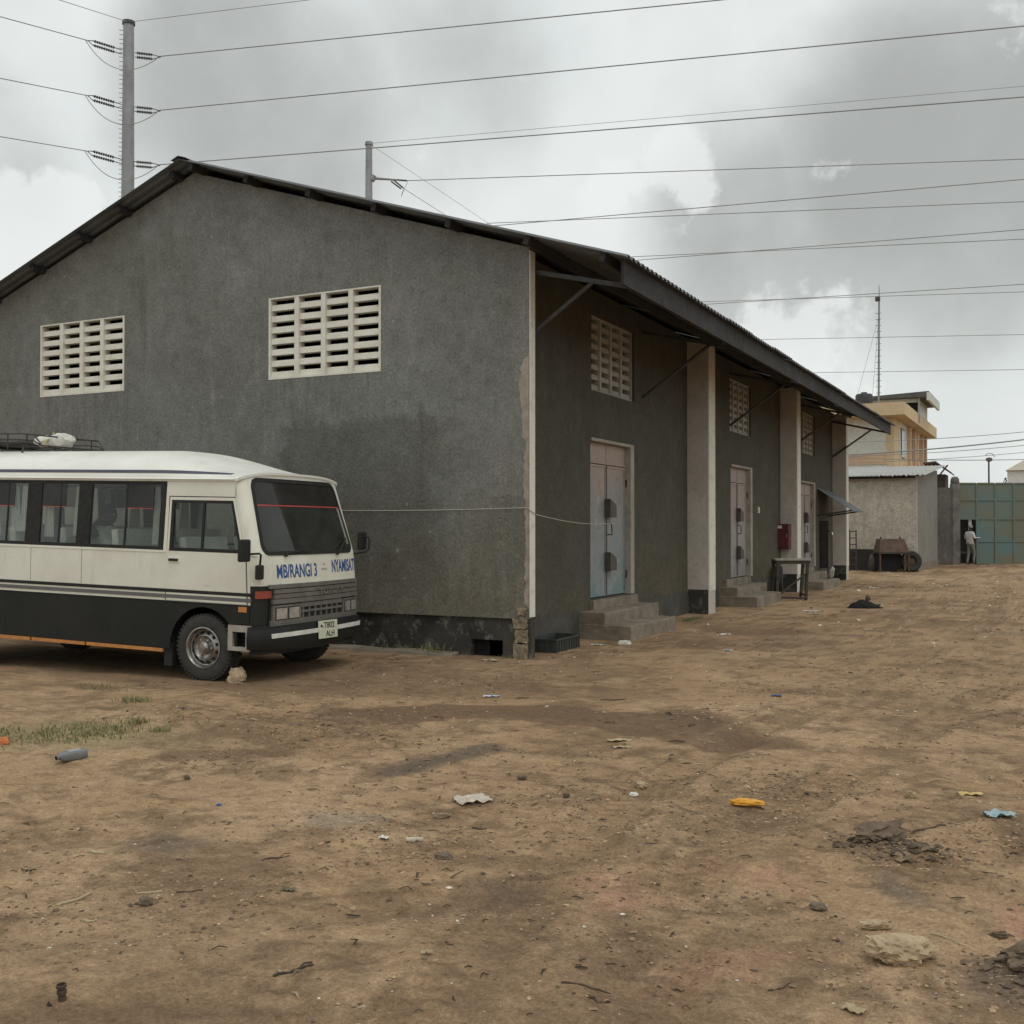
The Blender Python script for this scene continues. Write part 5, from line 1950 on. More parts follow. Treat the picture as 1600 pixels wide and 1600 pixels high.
for x in (-0.33, 0.35):
    mb = MB()
    mb.cyl((x, 0.1, 1.17), (x, 0.1, 1.235), 0.03)
    mb.build('chimney', M['steel'], ct)
ty2 = thing('tractor_tyre', 'large dark tyre leaning on the shed wall right of the brown cart', 'tyre', (0.98, 28.83, 0.0), (R_(-10), 0, R_(14)))
mb = MB()
mb.lathe([(0.18, -0.11), (0.25, -0.14), (0.34, -0.13), (0.37, -0.08), (0.37, 0.08), (0.34, 0.13), (0.25, 0.14), (0.18, 0.11), (0.18, -0.11)], (0, 0, 0.37), 'Y', 32)
mb.build('casing', M['tyre'], ty2, smooth=40)
mb = MB()
mb.lathe([(0.0, -0.05), (0.10, -0.06), (0.185, -0.02), (0.185, 0.02), (0.0, 0.03)], (0, 0, 0.37), 'Y', 24)
mb.build('rim_disc', M['rust'], ty2, smooth=40)
put(soft_lump('sack', (0, 0, 0.3), (0.16, 0.14, 0.36), 6.1, P('brown_sack', (0.13, 0.115, 0.095), (0.08, 0.07, 0.06), 6, 0.9), 0.2, 3, 2.4), 'sack', 'upright brown sack left of the cart against the shed', 'sack', on(-0.24, 28.45))
ld = thing('metal_rack', 'narrow dark metal ladder frame leaning on the shed wall beside the warehouse end', 'ladder', on(-0.98, 28.75), (R_(-8), 0, R_(10)))
for x in (-0.11, 0.11):
    mb = MB()
    mb.box(x - 0.022, x + 0.022, -0.02, 0.02, -0.01, 1.48)
    mb.build('rail', M['steel'], ld)
for k in range(6):
    mb = MB()
    mb.box(-0.09, 0.09, -0.012, 0.012, 0.22 + k * 0.24, 0.25 + k * 0.24)
    mb.build('rung', M['steel'], ld)

E1 = Vector((math.cos(YAW), math.sin(YAW), 0))      # direction of the gate line
GR = R_(26.84)
BW = thing('boundary_wall', 'dark stained boundary wall between the shed and the green gate', 'wall', (1.05, 37.02, 0), (0, 0, GR))
mb = MB()
mb.box(0.0, 0.56, -0.1, 0.1, 0, 3.25)
mb.build('wall_panel', plaster('mouldy_wall', (0.17, 0.16, 0.145), (0.15, 0.135, 0.115), (0.06, 0.058, 0.052), grain=0.6), BW)
GP = thing('gate_pillar', 'grey concrete gate pillar with rounded cap left of the green gate', 'pillar', (1.74, 37.75, 0), (0, 0, GR))
mb = MB()
mb.box(-0.16, 0.16, -0.16, 0.16, 0, 3.42)
mb.build('shaft', P('pillar_concrete', (0.21, 0.2, 0.18), (0.12, 0.115, 0.105), 2.5, 0.9, bump=0.4), GP, bevel=0.02)
mb = MB()
mb.lathe([(0.17, 0.0), (0.18, 0.08), (0.17, 0.2), (0.12, 0.29), (0.0, 0.32)], (0, 0, 3.42), 'Z', 20)
mb.build('cap', P('pillar_cap', (0.15, 0.145, 0.135), (0.08, 0.078, 0.072), 4, 0.9), GP, smooth=50)


def gate_mat():
    t = NT('weathered_teal_gate')
    n_ = t.rng(t.noise(0.9, 6, 0.65), 0.42, 0.62)
    c = t.mix(n_, (0.125, 0.185, 0.17), (0.165, 0.165, 0.12))
    c = t.mix(t.math('MULTIPLY', t.rng(t.math('ADD', t.z()[0], t.rng(t.noise(0.8, 5, 0.6, w=12), 0.3, 0.7, -1.2, 1.2)), 3.0, 4.4), 0.6), c, (0.165, 0.15, 0.10))
    c = t.mix(t.math('MULTIPLY', t.rng(t.noise(0.6, 4, 0.6, w=4), 0.55, 0.66), 0.8), c, (0.105, 0.19, 0.20))
    c = t.mix(t.math('MULTIPLY', t.rng(t.noise(7, 6, 0.7, w=8), 0.55, 0.7), 0.5), c, (0.21, 0.20, 0.15))
    c = t.mix(t.math('MULTIPLY', t.rng(t.noise(1.0, 5, 0.7, t.mapv((5, 5, 0.6)), w=3), 0.58, 0.72), 0.6), c, (0.13, 0.095, 0.06))
    return t.fin(c, 0.65, 0, 0.3, t.noise(20, 4), 0.2, 0.01)


M['gate'] = gate_mat()
GT = thing('sliding_gate', 'tall weathered teal sheet metal gate with square panels at the back of the yard', 'gate', (1.845, 37.93, 0), (0, 0, GR))
zr = [0.03, 0.98, 1.94, 2.74, 3.45]
cw = 0.785
NC = 9
pm = {}
for j in range(4):
    b_ = MB()
    b_.box(0.03, cw - 0.03, -0.012, 0.012, 0.03, zr[j + 1] - zr[j] - 0.03)
    pm[j] = b_.mesh('panel', M['gate'])
for i in range(NC):
    for j in range(4):
        if i == 0 and j < 2:
            continue
        inst('panel', pm[j], GT, (i * cw, random.uniform(-0.006, 0.006), zr[j]))
for i in range(NC + 1):
    mb = MB()
    mb.box(i * cw - 0.03, i * cw + 0.03, -0.045, 0.02, 0.03 if i else 1.94, 3.45)
    mb.build('upright', M['gate'], GT)
for j in range(5):
    mb = MB()
    x0 = (cw if j < 2 else 0.0) + 0.031
    for i in range(0 if j >= 2 else 1, NC):
        mb.box(i * cw + 0.031, (i + 1) * cw - 0.031, -0.04, 0.018, zr[j] - (0.03 if j else 0.0), zr[j] + 0.03)
    tag(mb.build('rail', M['gate'], GT), kind='stuff')
mb = MB()
mb.box(-0.15, cw + 0.75, 0.75, 0.80, 0.02, 2.4)
mb.build('wicket_shade_sheet', P('opening_shade', (0.06, 0.055, 0.05), (0.03, 0.028, 0.026), 3, 0.9), GT)  # added dark sheet, stands for the gloom behind the open wicket
mb = MB()
mb.box(0.50, 0.62, 0.10, 0.14, 1.1, 1.93)
mb.build('wicket_post', M['white_trim'], GT)
mb = MB()
mb.box(0.04, cw - 0.04, -0.02, 0.02, 0.47, 0.55)
mb.build('wicket_rail', M['rail'], GT)

# man at the wicket
mp = (Vector((1.845, 37.93, 0)) + E1 * 0.30 + Vector((-E1.y, E1.x, 0)) * (-0.55))
mn_ = thing('person', 'man in a pale shirt and grey trousers holding papers at the gate wicket', 'person', (mp.x, mp.y, gz(mp.x, mp.y)), (0, 0, GR + R_(28)))
J = {}
J['pelvis'] = ((0.0, 0, 0.92), (0.125, 0.15), None)
J['belly'] = ((0.01, 0, 1.07), (0.16, 0.175), 'pelvis')
J['chest'] = ((-0.05, 0, 1.25), (0.15, 0.19), 'belly')
J['neck'] = ((-0.04, 0, 1.42), 0.055, 'chest')
J['skull'] = ((-0.01, 0, 1.52), 0.06, 'neck')
for s, n in ((-1, 'r'), (1, 'l')):
    J[n + 'sh'] = ((-0.06, s * 0.17, 1.33), 0.068, 'chest')
    J[n + 'el'] = ((-0.05, s * 0.25, 1.05), 0.048, n + 'sh')
    J[n + 'wr'] = ((0.20, s * 0.13, 1.10), 0.030, n + 'el')
    hand_joints(J, n, n + 'wr', (1, -0.2 * s, 0.1), (0, -s, 0.3), 0.6)
    J[n + 'hp'] = ((0.0, s * 0.085, 0.82), 0.098, 'pelvis')
J['rkn'] = ((0.10, -0.09, 0.48), 0.066, 'rhp')
J['ran'] = ((0.05, -0.09, 0.10), 0.045, 'rkn')
J['rto'] = ((0.20, -0.09, 0.04), 0.036, 'ran')
J['lkn'] = ((-0.02, 0.09, 0.47), 0.066, 'lhp')
J['lan'] = ((-0.12, 0.09, 0.10), 0.045, 'lkn')
J['lto'] = ((0.03, 0.09, 0.04), 0.036, 'lan')
me = figure(J, [M['skin'], M['shirt'], M['trousers'], M['rubber']], lambda c: 3 if c.z < 0.09 else (2 if c.z < 0.90 else (1 if c.z < 1.405 and not (abs(c.y) > 0.10 and c.z < 1.13 and (c.x > -0.02 or abs(c.y) > 0.21)) else 0)))
put(me, 'body', None, None, parent=mn_)
head_parts(mn_, (0.005, 0, 1.565), 0, cap=P('grey_cap', (0.30, 0.29, 0.28), (0.2, 0.2, 0.19), 9, 0.9))
pa = (Vector((mp.x, mp.y, 1.13 + gz(mp.x, mp.y))) + Matrix.Rotation(GR + R_(28), 3, 'Z') @ Vector((0.335, 0, 0.0)))
mb = MB()
mb.box(-0.11, 0.11, -0.14, 0.14, 0, 0.012)
mb.box(-0.10, 0.105, -0.13, 0.14, 0.012, 0.03)
tag(mb.build('papers', M['paper']), 'white bundle of papers held by the man at the gate', 'papers').location = pa
bpy.data.objects['papers'].rotation_euler = (0, 0, GR)

# ---------------------------------------------------------------- buildings beyond
YB_ = thing('apartment_building', 'yellow and white multi-storey building with flat overhanging roof behind the shed', 'building')
M['yel'] = P('yellow_wall_paint', (0.66, 0.51, 0.31), (0.57, 0.44, 0.28), 0.8, 0.85)
M['ora'] = P('peach_wall_paint', (0.66, 0.46, 0.30), (0.56, 0.39, 0.27), 0.8, 0.85)
M['pale'] = P('pale_wall_paint', (0.66, 0.68, 0.63), (0.58, 0.60, 0.55), 0.6, 0.85)
X0, Y0, Y1 = -2.77, 53.9, 71.2
mb = MB()
mb.box(X0 - 12, X0, Y0, Y1, 0, 7.95)
mb.build('wall', M['pale'], YB_)
mb = MB()
mb.box(X0 - 0.42, X0 + 0.02, Y0 - 0.03, Y0 + 2.4, 0, 7.95)
mb.build('corner_pier', M['yel'], YB_)
mb = MB()
mb.box(X0 - 12, X0 - 0.43, Y0 - 0.05, Y0 + 0.05, 5.25, 5.88)
mb.build('string_course', M['ora'], YB_)
mb = MB()
mb.box(X0 - 0.05, X0 + 0.04, Y0 + 2.41, Y1 - 0.02, 4.9, 6.0)
mb.build('side_course', M['yel'], YB_)
for y in (60.0, 62.7, 64.2, 67.2, 69.3):
    mb = MB()
    mb.box(X0 - 0.02, X0 + 0.22, y, y + 0.5, 4.9, 7.94)
    mb.build('fin', M['ora'], YB_)
for y, h in ((57.0, 1.9), (61.0, 1.75), (65.2, 1.6), (68.1, 1.6)):
    mb = MB()
    mb.box(X0 - 0.01, X0 + 0.05, y, y + 1.5, 7.55 - h + 0.1, 7.6)
    w_ = mb.build('window', P('window_frame_brown', (0.22, 0.15, 0.10), (0.15, 0.1, 0.07), 3, 0.7), YB_)
    mb = MB()
    mb.box(X0 + 0.045, X0 + 0.06, y + 0.12, y + 1.38, 7.75 - h, 7.5)
    mb.build('pane', P('dim_pane', (0.09, 0.12, 0.13), (0.06, 0.08, 0.09), 2, 0.15), w_)
for y in (57.2, 61.5):
    mb = MB()
    mb.box(X0 - 0.01, X0 + 0.30, y, y + 1.0, 4.35, 4.85)
    mb.build('air_conditioner', M['steel'], YB_)
mb = MB()
mb.box(X0 - 12.0, X0 + 0.70, Y0 - 1.3, 71.0, 7.955, 8.10)
mb.build('roof_slab', M['yel'], YB_)
mb = MB()
mb.box(X0 - 12.0, X0 + 0.72, Y0 - 1.32, Y0 - 1.17, 8.105, 8.68)
mb.box(X0 + 0.57, X0 + 0.72, Y0 - 1.165, 71.0, 8.105, 8.68)
mb.box(X0 - 12.0, X0 + 0.72, Y0 - 1.34, Y0 - 1.325, 7.96, 8.68)
mb.box(X0 + 0.725, X0 + 0.74, Y0 - 1.34, 71.0, 7.96, 8.68)
mb.build('parapet', M['yel'], YB_)
mb = MB()
mb.box(-5.0, -2.05, 59.9, 65, 8.1, 9.65)
ph = mb.build('stair_house', M['pale'], YB_)
mb = MB()
mb.hexa([(-5.4, 59.0, 9.66), (-1.40, 59.3, 9.66), (-1.40, 66, 9.66), (-5.4, 66, 9.66)], [(-5.4, 59.0, 9.80), (-1.40, 59.3, 10.02), (-1.40, 66, 10.02), (-5.4, 66, 9.80)])
mb.build('stair_roof', P('dark_roof_edge', (0.13, 0.125, 0.12), (0.08, 0.078, 0.075), 2, 0.8), ph)
mb = MB()
mb.box(-1.52, -1.37, 59.28, 66, 9.45, 9.95)
mb.build('stair_fascia', M['pale'], ph)
mb = MB()
mb.box(-2.05, -1.93, 59.5, 59.65, 8.105, 9.65)
mb.build('stair_post', P('grey_post', (0.4, 0.4, 0.38), (0.3, 0.3, 0.29), 2, 0.8), ph)
mb = MB()
mb.box(-2.9, -2.049, 59.88, 59.905, 8.2, 9.4)
mb.build('stair_opening', M['dark'], ph)
TK = thing('water_tank', 'black plastic water tank on a blue stand on the yellow building roof', 'tank', (-4.75, 56.1, 8.12))
mb = MB()
mb.lathe([(0.0, 0), (0.50, 0), (0.52, 0.1), (0.50, 0.2), (0.52, 0.32), (0.50, 0.44), (0.51, 0.55), (0.46, 0.66), (0.30, 0.70), (0.18, 0.72), (0.18, 0.78), (0, 0.79)], (0, 0, 0.85), 'Z', 28)
mb.build('vessel', P('black_tank', (0.055, 0.06, 0.065), (0.035, 0.037, 0.04), 3, 0.5), TK, smooth=40)
mb = MB()
mb.box(-0.50, 0.50, -0.5, 0.5, 0, 0.845)
mb.build('stand', P('blue_stand', (0.05, 0.22, 0.42), (0.04, 0.17, 0.33), 3, 0.6), TK)
MS = thing('antenna_mast', 'tall thin antenna mast with guy wires on the yellow building', 'mast', (-3.66, 54.3, 8.12))
mb = MB()
mb.cyl((0, 0, 0), (0.06, 0, 7.0), 0.065, 0.05, 8)
mb.cyl((0.06, 0, 7.0), (0.065, 0, 7.65), 0.03, 0.02, 6)
ml = mb.build('pole', P('galvanised_mast', (0.30, 0.31, 0.31), (0.2, 0.2, 0.2), 3, 0.5, 0.5), MS)
for k in range(16):
    mb = MB()
    mb.box(-0.15, 0.17, -0.012, 0.012, 0.6 + k * 0.36, 0.625 + k * 0.36)
    mb.build('rung', M['steel'], ml)
mb = MB()
mb.box(-0.16, 0.12, -0.08, 0.08, 6.72, 6.98)
mb.build('antenna', M['rail'], ml, bevel=0.03)
for ex, ey in ((-1.6, 0.4), (-0.9, 3.0)):
    mb = MB()
    mb.tube([(0.04, 0, 5.8), (ex, ey, 0.05)], 0.009, 4)
    mb.build('guy_wire', M['rail'], MS)
SK = thing('kiosk', 'small shack with rusty sheet roof behind the stained boundary wall', 'shack')
mb = MB()
mb.box(0.1, 0.80, 44.3, 46, 0, 4.15)
mb.build('wall', M['dkwood'], SK)
mb = MB()
mb.hexa([(-0.1, 43.4, 4.62), (0.45, 43.4, 4.68), (0.45, 45.5, 4.6), (-0.1, 45.5, 4.5)], [(-0.1, 43.4, 4.69), (0.45, 43.4, 4.75), (0.45, 45.5, 4.67), (-0.1, 45.5, 4.57)])
mb.hexa([(0.45, 43.4, 4.68), (1.12, 43.6, 4.16), (1.12, 45.5, 4.1), (0.45, 45.5, 4.6)], [(0.45, 43.4, 4.75), (1.12, 43.6, 4.22), (1.12, 45.5, 4.16), (0.45, 45.5, 4.67)])
mb.build('roof', P('brown_rust_sheet', (0.14, 0.10, 0.085), (0.09, 0.07, 0.06), 2, 0.8), SK)
mb = MB()
mb.tube([(0.35, 44.6, 3.9), (0.95, 43.8, 4.55)], 0.04, 6)
mb.build('prop', M['dkwood'], SK)
WB = thing('white_building', 'white gabled building far behind the right end of the gate', 'building', (1.95, 87.5, 0))
mb = MB()
mb.box(0, 9, 0, 3.4, 0, 6.35)
mb.build('wall', P('white_wall', (0.74, 0.73, 0.72), (0.66, 0.65, 0.64), 0.5, 0.85), WB)
mb = MB()
mb.hexa([(-0.12, -0.3, 6.36), (9.3, -0.3, 6.36), (9.3, 3.6, 6.36), (-0.12, 3.6, 6.36)], [(1.3, 1.2, 7.3), (7, 1.2, 7.3), (7, 2.2, 7.3), (1.3, 2.2, 7.3)])
mb.build('roof', P('beige_roof', (0.52, 0.46, 0.37), (0.44, 0.39, 0.32), 0.8, 0.8), WB)
SLp = thing('street_lamp', 'slim street lamp with round head standing far behind the gate', 'lamp', (1.68, 65.0, 0))
mb = MB()
mb.cyl((0, 0, 0), (0, 0, 5.9), 0.07, 0.05, 8)
mb.build('post', M['rail'], SLp)
mb = MB()
mb.lathe([(0.0, 0.0), (0.16, 0.05), (0.22, 0.16), (0.16, 0.26), (0.0, 0.30)], (0.02, 0, 5.85), 'Z', 16)
mb.build('lamp_head', M['steel'], SLp, smooth=50)
mb = MB()
mb.tube([(0.05 + 0.30 * math.cos(a), 0.24 * math.sin(a) * 0.2, 6.1 + 0.32 * math.sin(a)) for a in np.linspace(0.2, 2.6, 9)], 0.02, 5)
mb.build('hoop', M['rail'], SLp)


def far_tree(name, label, x, y, h, w, seed):
    rnd = random.Random(seed)
    t_ = thing(name, label, 'tree', (x, y, 0))
    mb = MB()
    mb.tube([(0, 0, 0), (0.1, 0, h * 0.4), (0.0, 0.1, h * 0.75)], [0.16, 0.11, 0.05], 7)
    for k in range(6):
        a = k * 1.05
        mb.tube([(0.05, 0, h * (0.4 + 0.05 * k)), (w * 0.35 * math.cos(a), w * 0.35 * math.sin(a), h * (0.6 + 0.05 * k))], [0.06, 0.02], 5)
    mb.build('trunk', M['dkwood'], t_)
    mb = MB()
    for k in range(900):
        u = Vector((rnd.gauss(0, 1), rnd.gauss(0, 1), rnd.gauss(0, 1))).normalized() * rnd.random() ** 0.4
        lob = 0.75 + 0.35 * math.sin(u.x * 5 + seed) * math.cos(u.y * 4)
        c = Vector((u.x * w * 0.5 * lob, u.y * w * 0.5 * lob, h * 0.72 + u.z * h * 0.30 * lob))
        a = Vector((rnd.gauss(0, 1), rnd.gauss(0, 1), rnd.gauss(0, 1))).normalized() * 0.13
        b = a.orthogonal().normalized() * 0.06
        mb.add([c - a, c + b, c + a, c - b], [(0, 1, 2, 3)])
    mb.build('crown', P('far_leaves', (0.06, 0.085, 0.035), (0.035, 0.05, 0.022), 3, 0.8), t_, flip=False)


far_tree('small_tree', 'low leafy tree just left of the street lamp beyond the gate', 0.3, 78, 4.75, 1.9, 3)
far_tree('bushy_tree', 'low leafy tree just right of the street lamp beyond the gate', 2.25, 76, 5.1, 1.4, 8)

# ---------------------------------------------------------------- power poles and cables
M['pole'] = P('galvanised_pole', (0.33, 0.345, 0.35), (0.25, 0.26, 0.265), 0.8, 0.55, 0.3)
M['insul'] = P('dark_insulator', (0.07, 0.075, 0.08), (0.05, 0.05, 0.055), 3, 0.4)
M['cable'] = P('aluminium_cable', (0.30, 0.305, 0.31), (0.24, 0.245, 0.25), 0.3, 0.6, 0.0)
RGT = Vector((math.cos(YAW), math.sin(YAW), 0))
FWD = Vector((-math.sin(YAW), math.cos(YAW), 0))
P1 = Vector((-32.77, 24.82, 0))
PO = thing('power_pole', 'tall grey steel power pole with three insulator pairs rising behind the gable', 'pole', P1)
mb = MB()
mb.cyl((0, 0, 0), (0, 0, 24.95), 0.40, 0.24, 20)
po = mb.build('shaft', M['pole'], PO, smooth=40)
mb = MB()
mb.cyl((0, 0, 24.95), (0, 0, 25.1), 0.29, 0.29, 20)
mb.build('cap', M['insul'], po)
mb = MB()
for k in range(40):
    z = 16.5 + k * 0.21
    mb.tube([(-RGT * 0.26 + Vector((0, 0, z))), (-RGT * (0.42 + 0.02 * (k % 2)) + Vector((0, 0, z + 0.02)))], 0.014, 4)
tag(mb.build('climbing_pegs', M['insul'], po), kind='stuff')
LD = (-RGT * 0.86 - FWD * 0.5)
for zc in (23.62, 21.08, 18.52):
    # left pair droops from the pole outward-up, right pair level
    for sgn, dirv, L in ((-1, -RGT * 0.93 - FWD * 0.37 + Vector((0, 0, 0.17)), 1.35), (1, RGT * 0.95 + FWD * 0.3 + Vector((0, 0, 0.01)), 1.0)):
        st_ = Vector((0, 0, zc)) + dirv.normalized() * 0.28
        for dz in (0.06, -0.14):
            mb = MB()
            a = st_ + Vector((0, 0, dz))
            d = dirv.normalized()
            mb.tube([a, a + d * 0.35], 0.022, 5)
            b0 = a + d * (0.35 if sgn < 0 else 0.10)
            for q in range(9):
                c = b0 + d * (q * (L * 0.075))
                mb.cyl(c, c + d * L * 0.05, 0.075, 0.055, 8)
            mb.tube([b0, b0 + d * L * 0.70], 0.03, 5)
            mb.tube([b0 + d * L * 0.70, st_ + d * (L + 0.15)], 0.02, 5)
            mb.build('insulator', M['insul'], PO)
        e = st_ + dirv.normalized() * (L + 0.35)
    le = Vector((0, 0, zc)) + (-RGT * 0.93 - FWD * 0.37 + Vector((0, 0, 0.17))).normalized() * 1.9
    re = Vector((0, 0, zc)) + (RGT * 0.95 + FWD * 0.3 + Vector((0, 0, 0.01))).normalized() * 1.35
    mb = MB()
    pts = []
    for q in np.linspace(0, 1, 17):
        p = le.lerp(re, q)
        p += Vector((0, 0, -1.15 * (1 - (2 * q - 1) ** 2))) - FWD * 0.45 * math.sin(q * math.pi)
        pts.append(p)
    mb.tube(pts, 0.018, 5)
    mb.build('jumper', M['cable'], PO)
P2 = Vector((-31.36, 42.36, 0))
PQ = thing('power_pole', 'farther grey steel power pole with a side arm showing above the right roof slope', 'pole', P2)
mb = MB()
mb.cyl((0, 0, 0), (0, 0, 24.7), 0.36, 0.20, 18)
mb.build('shaft', M['pole'], PQ, smooth=40)
mb = MB()
mb.cyl((0, 0, 24.7), (0, 0, 24.88), 0.25, 0.23, 18)
mb.build('cap', M['pole'], PQ)
mb = MB()
mb.cyl(RGT * 0.2 + Vector((0, 0, 22.7)), RGT * 1.75 + Vector((0, 0, 22.58)), 0.10, 0.05, 8)
mb.cyl(RGT * 0.15 + Vector((0, 0, 22.55)), RGT * 0.30 + Vector((0, 0, 22.85)), 0.2, 0.2, 8)
ar_ = mb.build('side_arm', M['pole'], PQ)
for a, b in ((RGT * 1.6 + Vector((0, 0, 22.60)), RGT * 2.3 + Vector((0, 0, 22.54))), (RGT * 1.35 + Vector((0, 0, 22.5)), RGT * 1.95 + Vector((0, 0, 22.05))), (RGT * 1.5 + Vector((0, 0, 22.58)), RGT * 2.08 + Vector((0, 0, 22.1)))):
    mb = MB()
    mb.tube([a, b], 0.05, 6)
    mb.build('insulator', M['insul'], ar_)
mb = MB()
mb.tube([RGT * 2.1 + Vector((0, 0, 22.05)), RGT * 1.95 + Vector((0, 0, 21.55)), RGT * 2.35 + Vector((0, 0, 22.5))], 0.014, 5)
mb.build('jumper', M['cable'], ar_)


def cable(a, b, label, r=0.022, ext=0.25, sag=0.0):
    a, b = Vector(a), Vector(b)
    b2 = a + (b - a) * (1 + ext)
    mb = MB()
    n = 24
    mb.tube([a.lerp(b2, i / n) - Vector((0, 0, sag * math.sin(math.pi * i / n))) for i in range(n + 1)], r, 5)
    o = mb.build('power_cable', M['cable'])
    return tag(o, label, 'cable', 'overhead power cables')


def at(px, py, d):
    v = FWD + RGT * (px - 800) / 1680 + Vector((0, 0, (825 - py) / 1680))
    return CAMP + v * d


ends = {}
for nme, (L, q) in enumerate(((at(190, 34, 50), 1),)):
    pass
cable(P1 + Vector((0, 0, 25.08)), at(100, -2, 42), 'topmost thin wire leaving the near pole towards the upper left', 0.014, 0.6)
cable(P1 + Vector((0, 0, 25.08)), at(440, -1, 47.5), 'topmost thin wire leaving the near pole towards the upper right', 0.014, 1.5)
for zc, lp, rp_, w in ((23.62, (0, 22), (1070, 0), 'upper'), (21.08, (0, 119), (1600, 36), 'middle'), (18.52, (0, 211), (1600, 148), 'lower')):
    a = P1 + Vector((0, 0, zc)) + (-RGT * 0.93 - FWD * 0.37 + Vector((0, 0, 0.17))).normalized() * 1.78
    cable(a, at(*lp, 44), '%s cable running left out of the picture from the near pole' % w, 0.020, 0.5)
    a = P1 + Vector((0, 0, zc)) + (RGT * 0.95 + FWD * 0.3 + Vector((0, 0, 0.01))).normalized() * 1.28
    cable(a, at(*rp_, 41 if w == 'upper' else 38), '%s cable running right across the sky from the near pole' % w, 0.024, 0.35)
tp = P2 + Vector((0, 0, 24.8))
cable(tp, at(1600, 131, 62), 'faint top wire running right from the farther pole', 0.014, 0.3)
cable(tp, at(760, 345, 78), 'thin top wire dropping right from the farther pole behind the roof', 0.012, 0.6)
cable(P2 + RGT * 2.3 + Vector((0, 0, 22.54)), at(1600, 246, 63), 'cable running right from the side arm of the farther pole', 0.026, 0.3)
cable(P2 + RGT * 2.08 + Vector((0, 0, 22.08)), at(700, 337, 78), 'cable dropping right from the side arm behind the roof', 0.018, 0.8)
for i, (a, b, d0, d1, r, w) in enumerate((
        ((760, 352), (1600, 278), 78, 62, 0.028, 'steeper of the two cables crossing low behind the roof ridge end'),
        ((760, 347), (1600, 313), 80, 66, 0.026, 'flatter of the two cables crossing low behind the roof ridge end'),
        ((960, 408), (1600, 357), 84, 66, 0.026, 'upper cable of the pair meeting the eave corner of the warehouse'),
        ((960, 401), (1600, 372), 86, 70, 0.026, 'lower cable of the pair meeting the eave corner of the warehouse'),
        ((1080, 476), (1600, 443), 90, 74, 0.026, 'upper cable of the pair passing the top of the antenna mast'),
        ((1080, 471), (1600, 455), 92, 78, 0.024, 'lower cable of the pair passing the top of the antenna mast'),
        ((1180, 530), (1600, 522), 96, 84, 0.022, 'single thin cable crossing the antenna mast at mid height'),
        ((1260, 582), (1600, 577), 98, 86, 0.022, 'single thin cable crossing low on the antenna mast'))):
    cable(at(*a, d0), at(*b, d1), w, r, 0.2)
for i, (a, b, r, w) in enumerate((
        ((1300, 712), (1600, 684), 0.030, 'thick dark service cable crossing in front of the yellow building'),
        ((1300, 692), (1600, 672), 0.014, 'highest thin service cable crossing in front of the yellow building'),
        ((1300, 714), (1600, 693), 0.014, 'thin service cable just below the thick dark one by the yellow building'),
        ((1300, 714), (1600, 715), 0.016, 'nearly level service cable reaching the right edge above the gate'),
        ((1300, 724), (1600, 704), 0.012, 'lowest thin service cable rising right above the shack roof'))):
    cable(at(*a, 47), at(*b, 47.5), w, r, 0.3, 0.12)

# ---------------------------------------------------------------- clods, litter and grass (uncountable)
rs = np.random.RandomState(5)


def scatter(n, box, dens):
    x0, x1, y0, y1 = box
    out = []
    while len(out) < n:
        x = rs.uniform(x0, x1, n * 3)
        y = rs.uniform(y0, y1, n * 3)
        k = rs.uniform(0, 1, n * 3) < dens(x, y)
        out += list(zip(x[k], y[k]))
    return np.array(out[:n])


def clod_density(x, y):
    d = 0.02 + 0.9 * sstep(0.52, 0.68, fbm(x, y, 1.1, 4, 31, 0.6))
    for pts, w, dep in TRACKS[:4] + TRACKS[5:]:
        q, _ = pdist(x, y, pts)
        d = d + 0.9 * np.exp(-((q - w * 1.3) / 0.07) ** 2) * sstep(0.4, 0.6, fbm(x, y, 1.1, 3, 71))
    for cx, cy, r in ((4.85, -5.95, 0.3), (5.4, -7.4, 0.3), (5.0, -7.45, 0.25), (2.15, -6.6, 0.3), (4.2, -7.1, 0.3), (2.85, -6.85, 0.35), (4.65, -7.0, 0.2), (5.35, -5.6, 0.4)):
        d = d + 1.6 * np.exp(-((x - cx) ** 2 + (y - cy) ** 2) / r ** 2)
    return d * 0.5


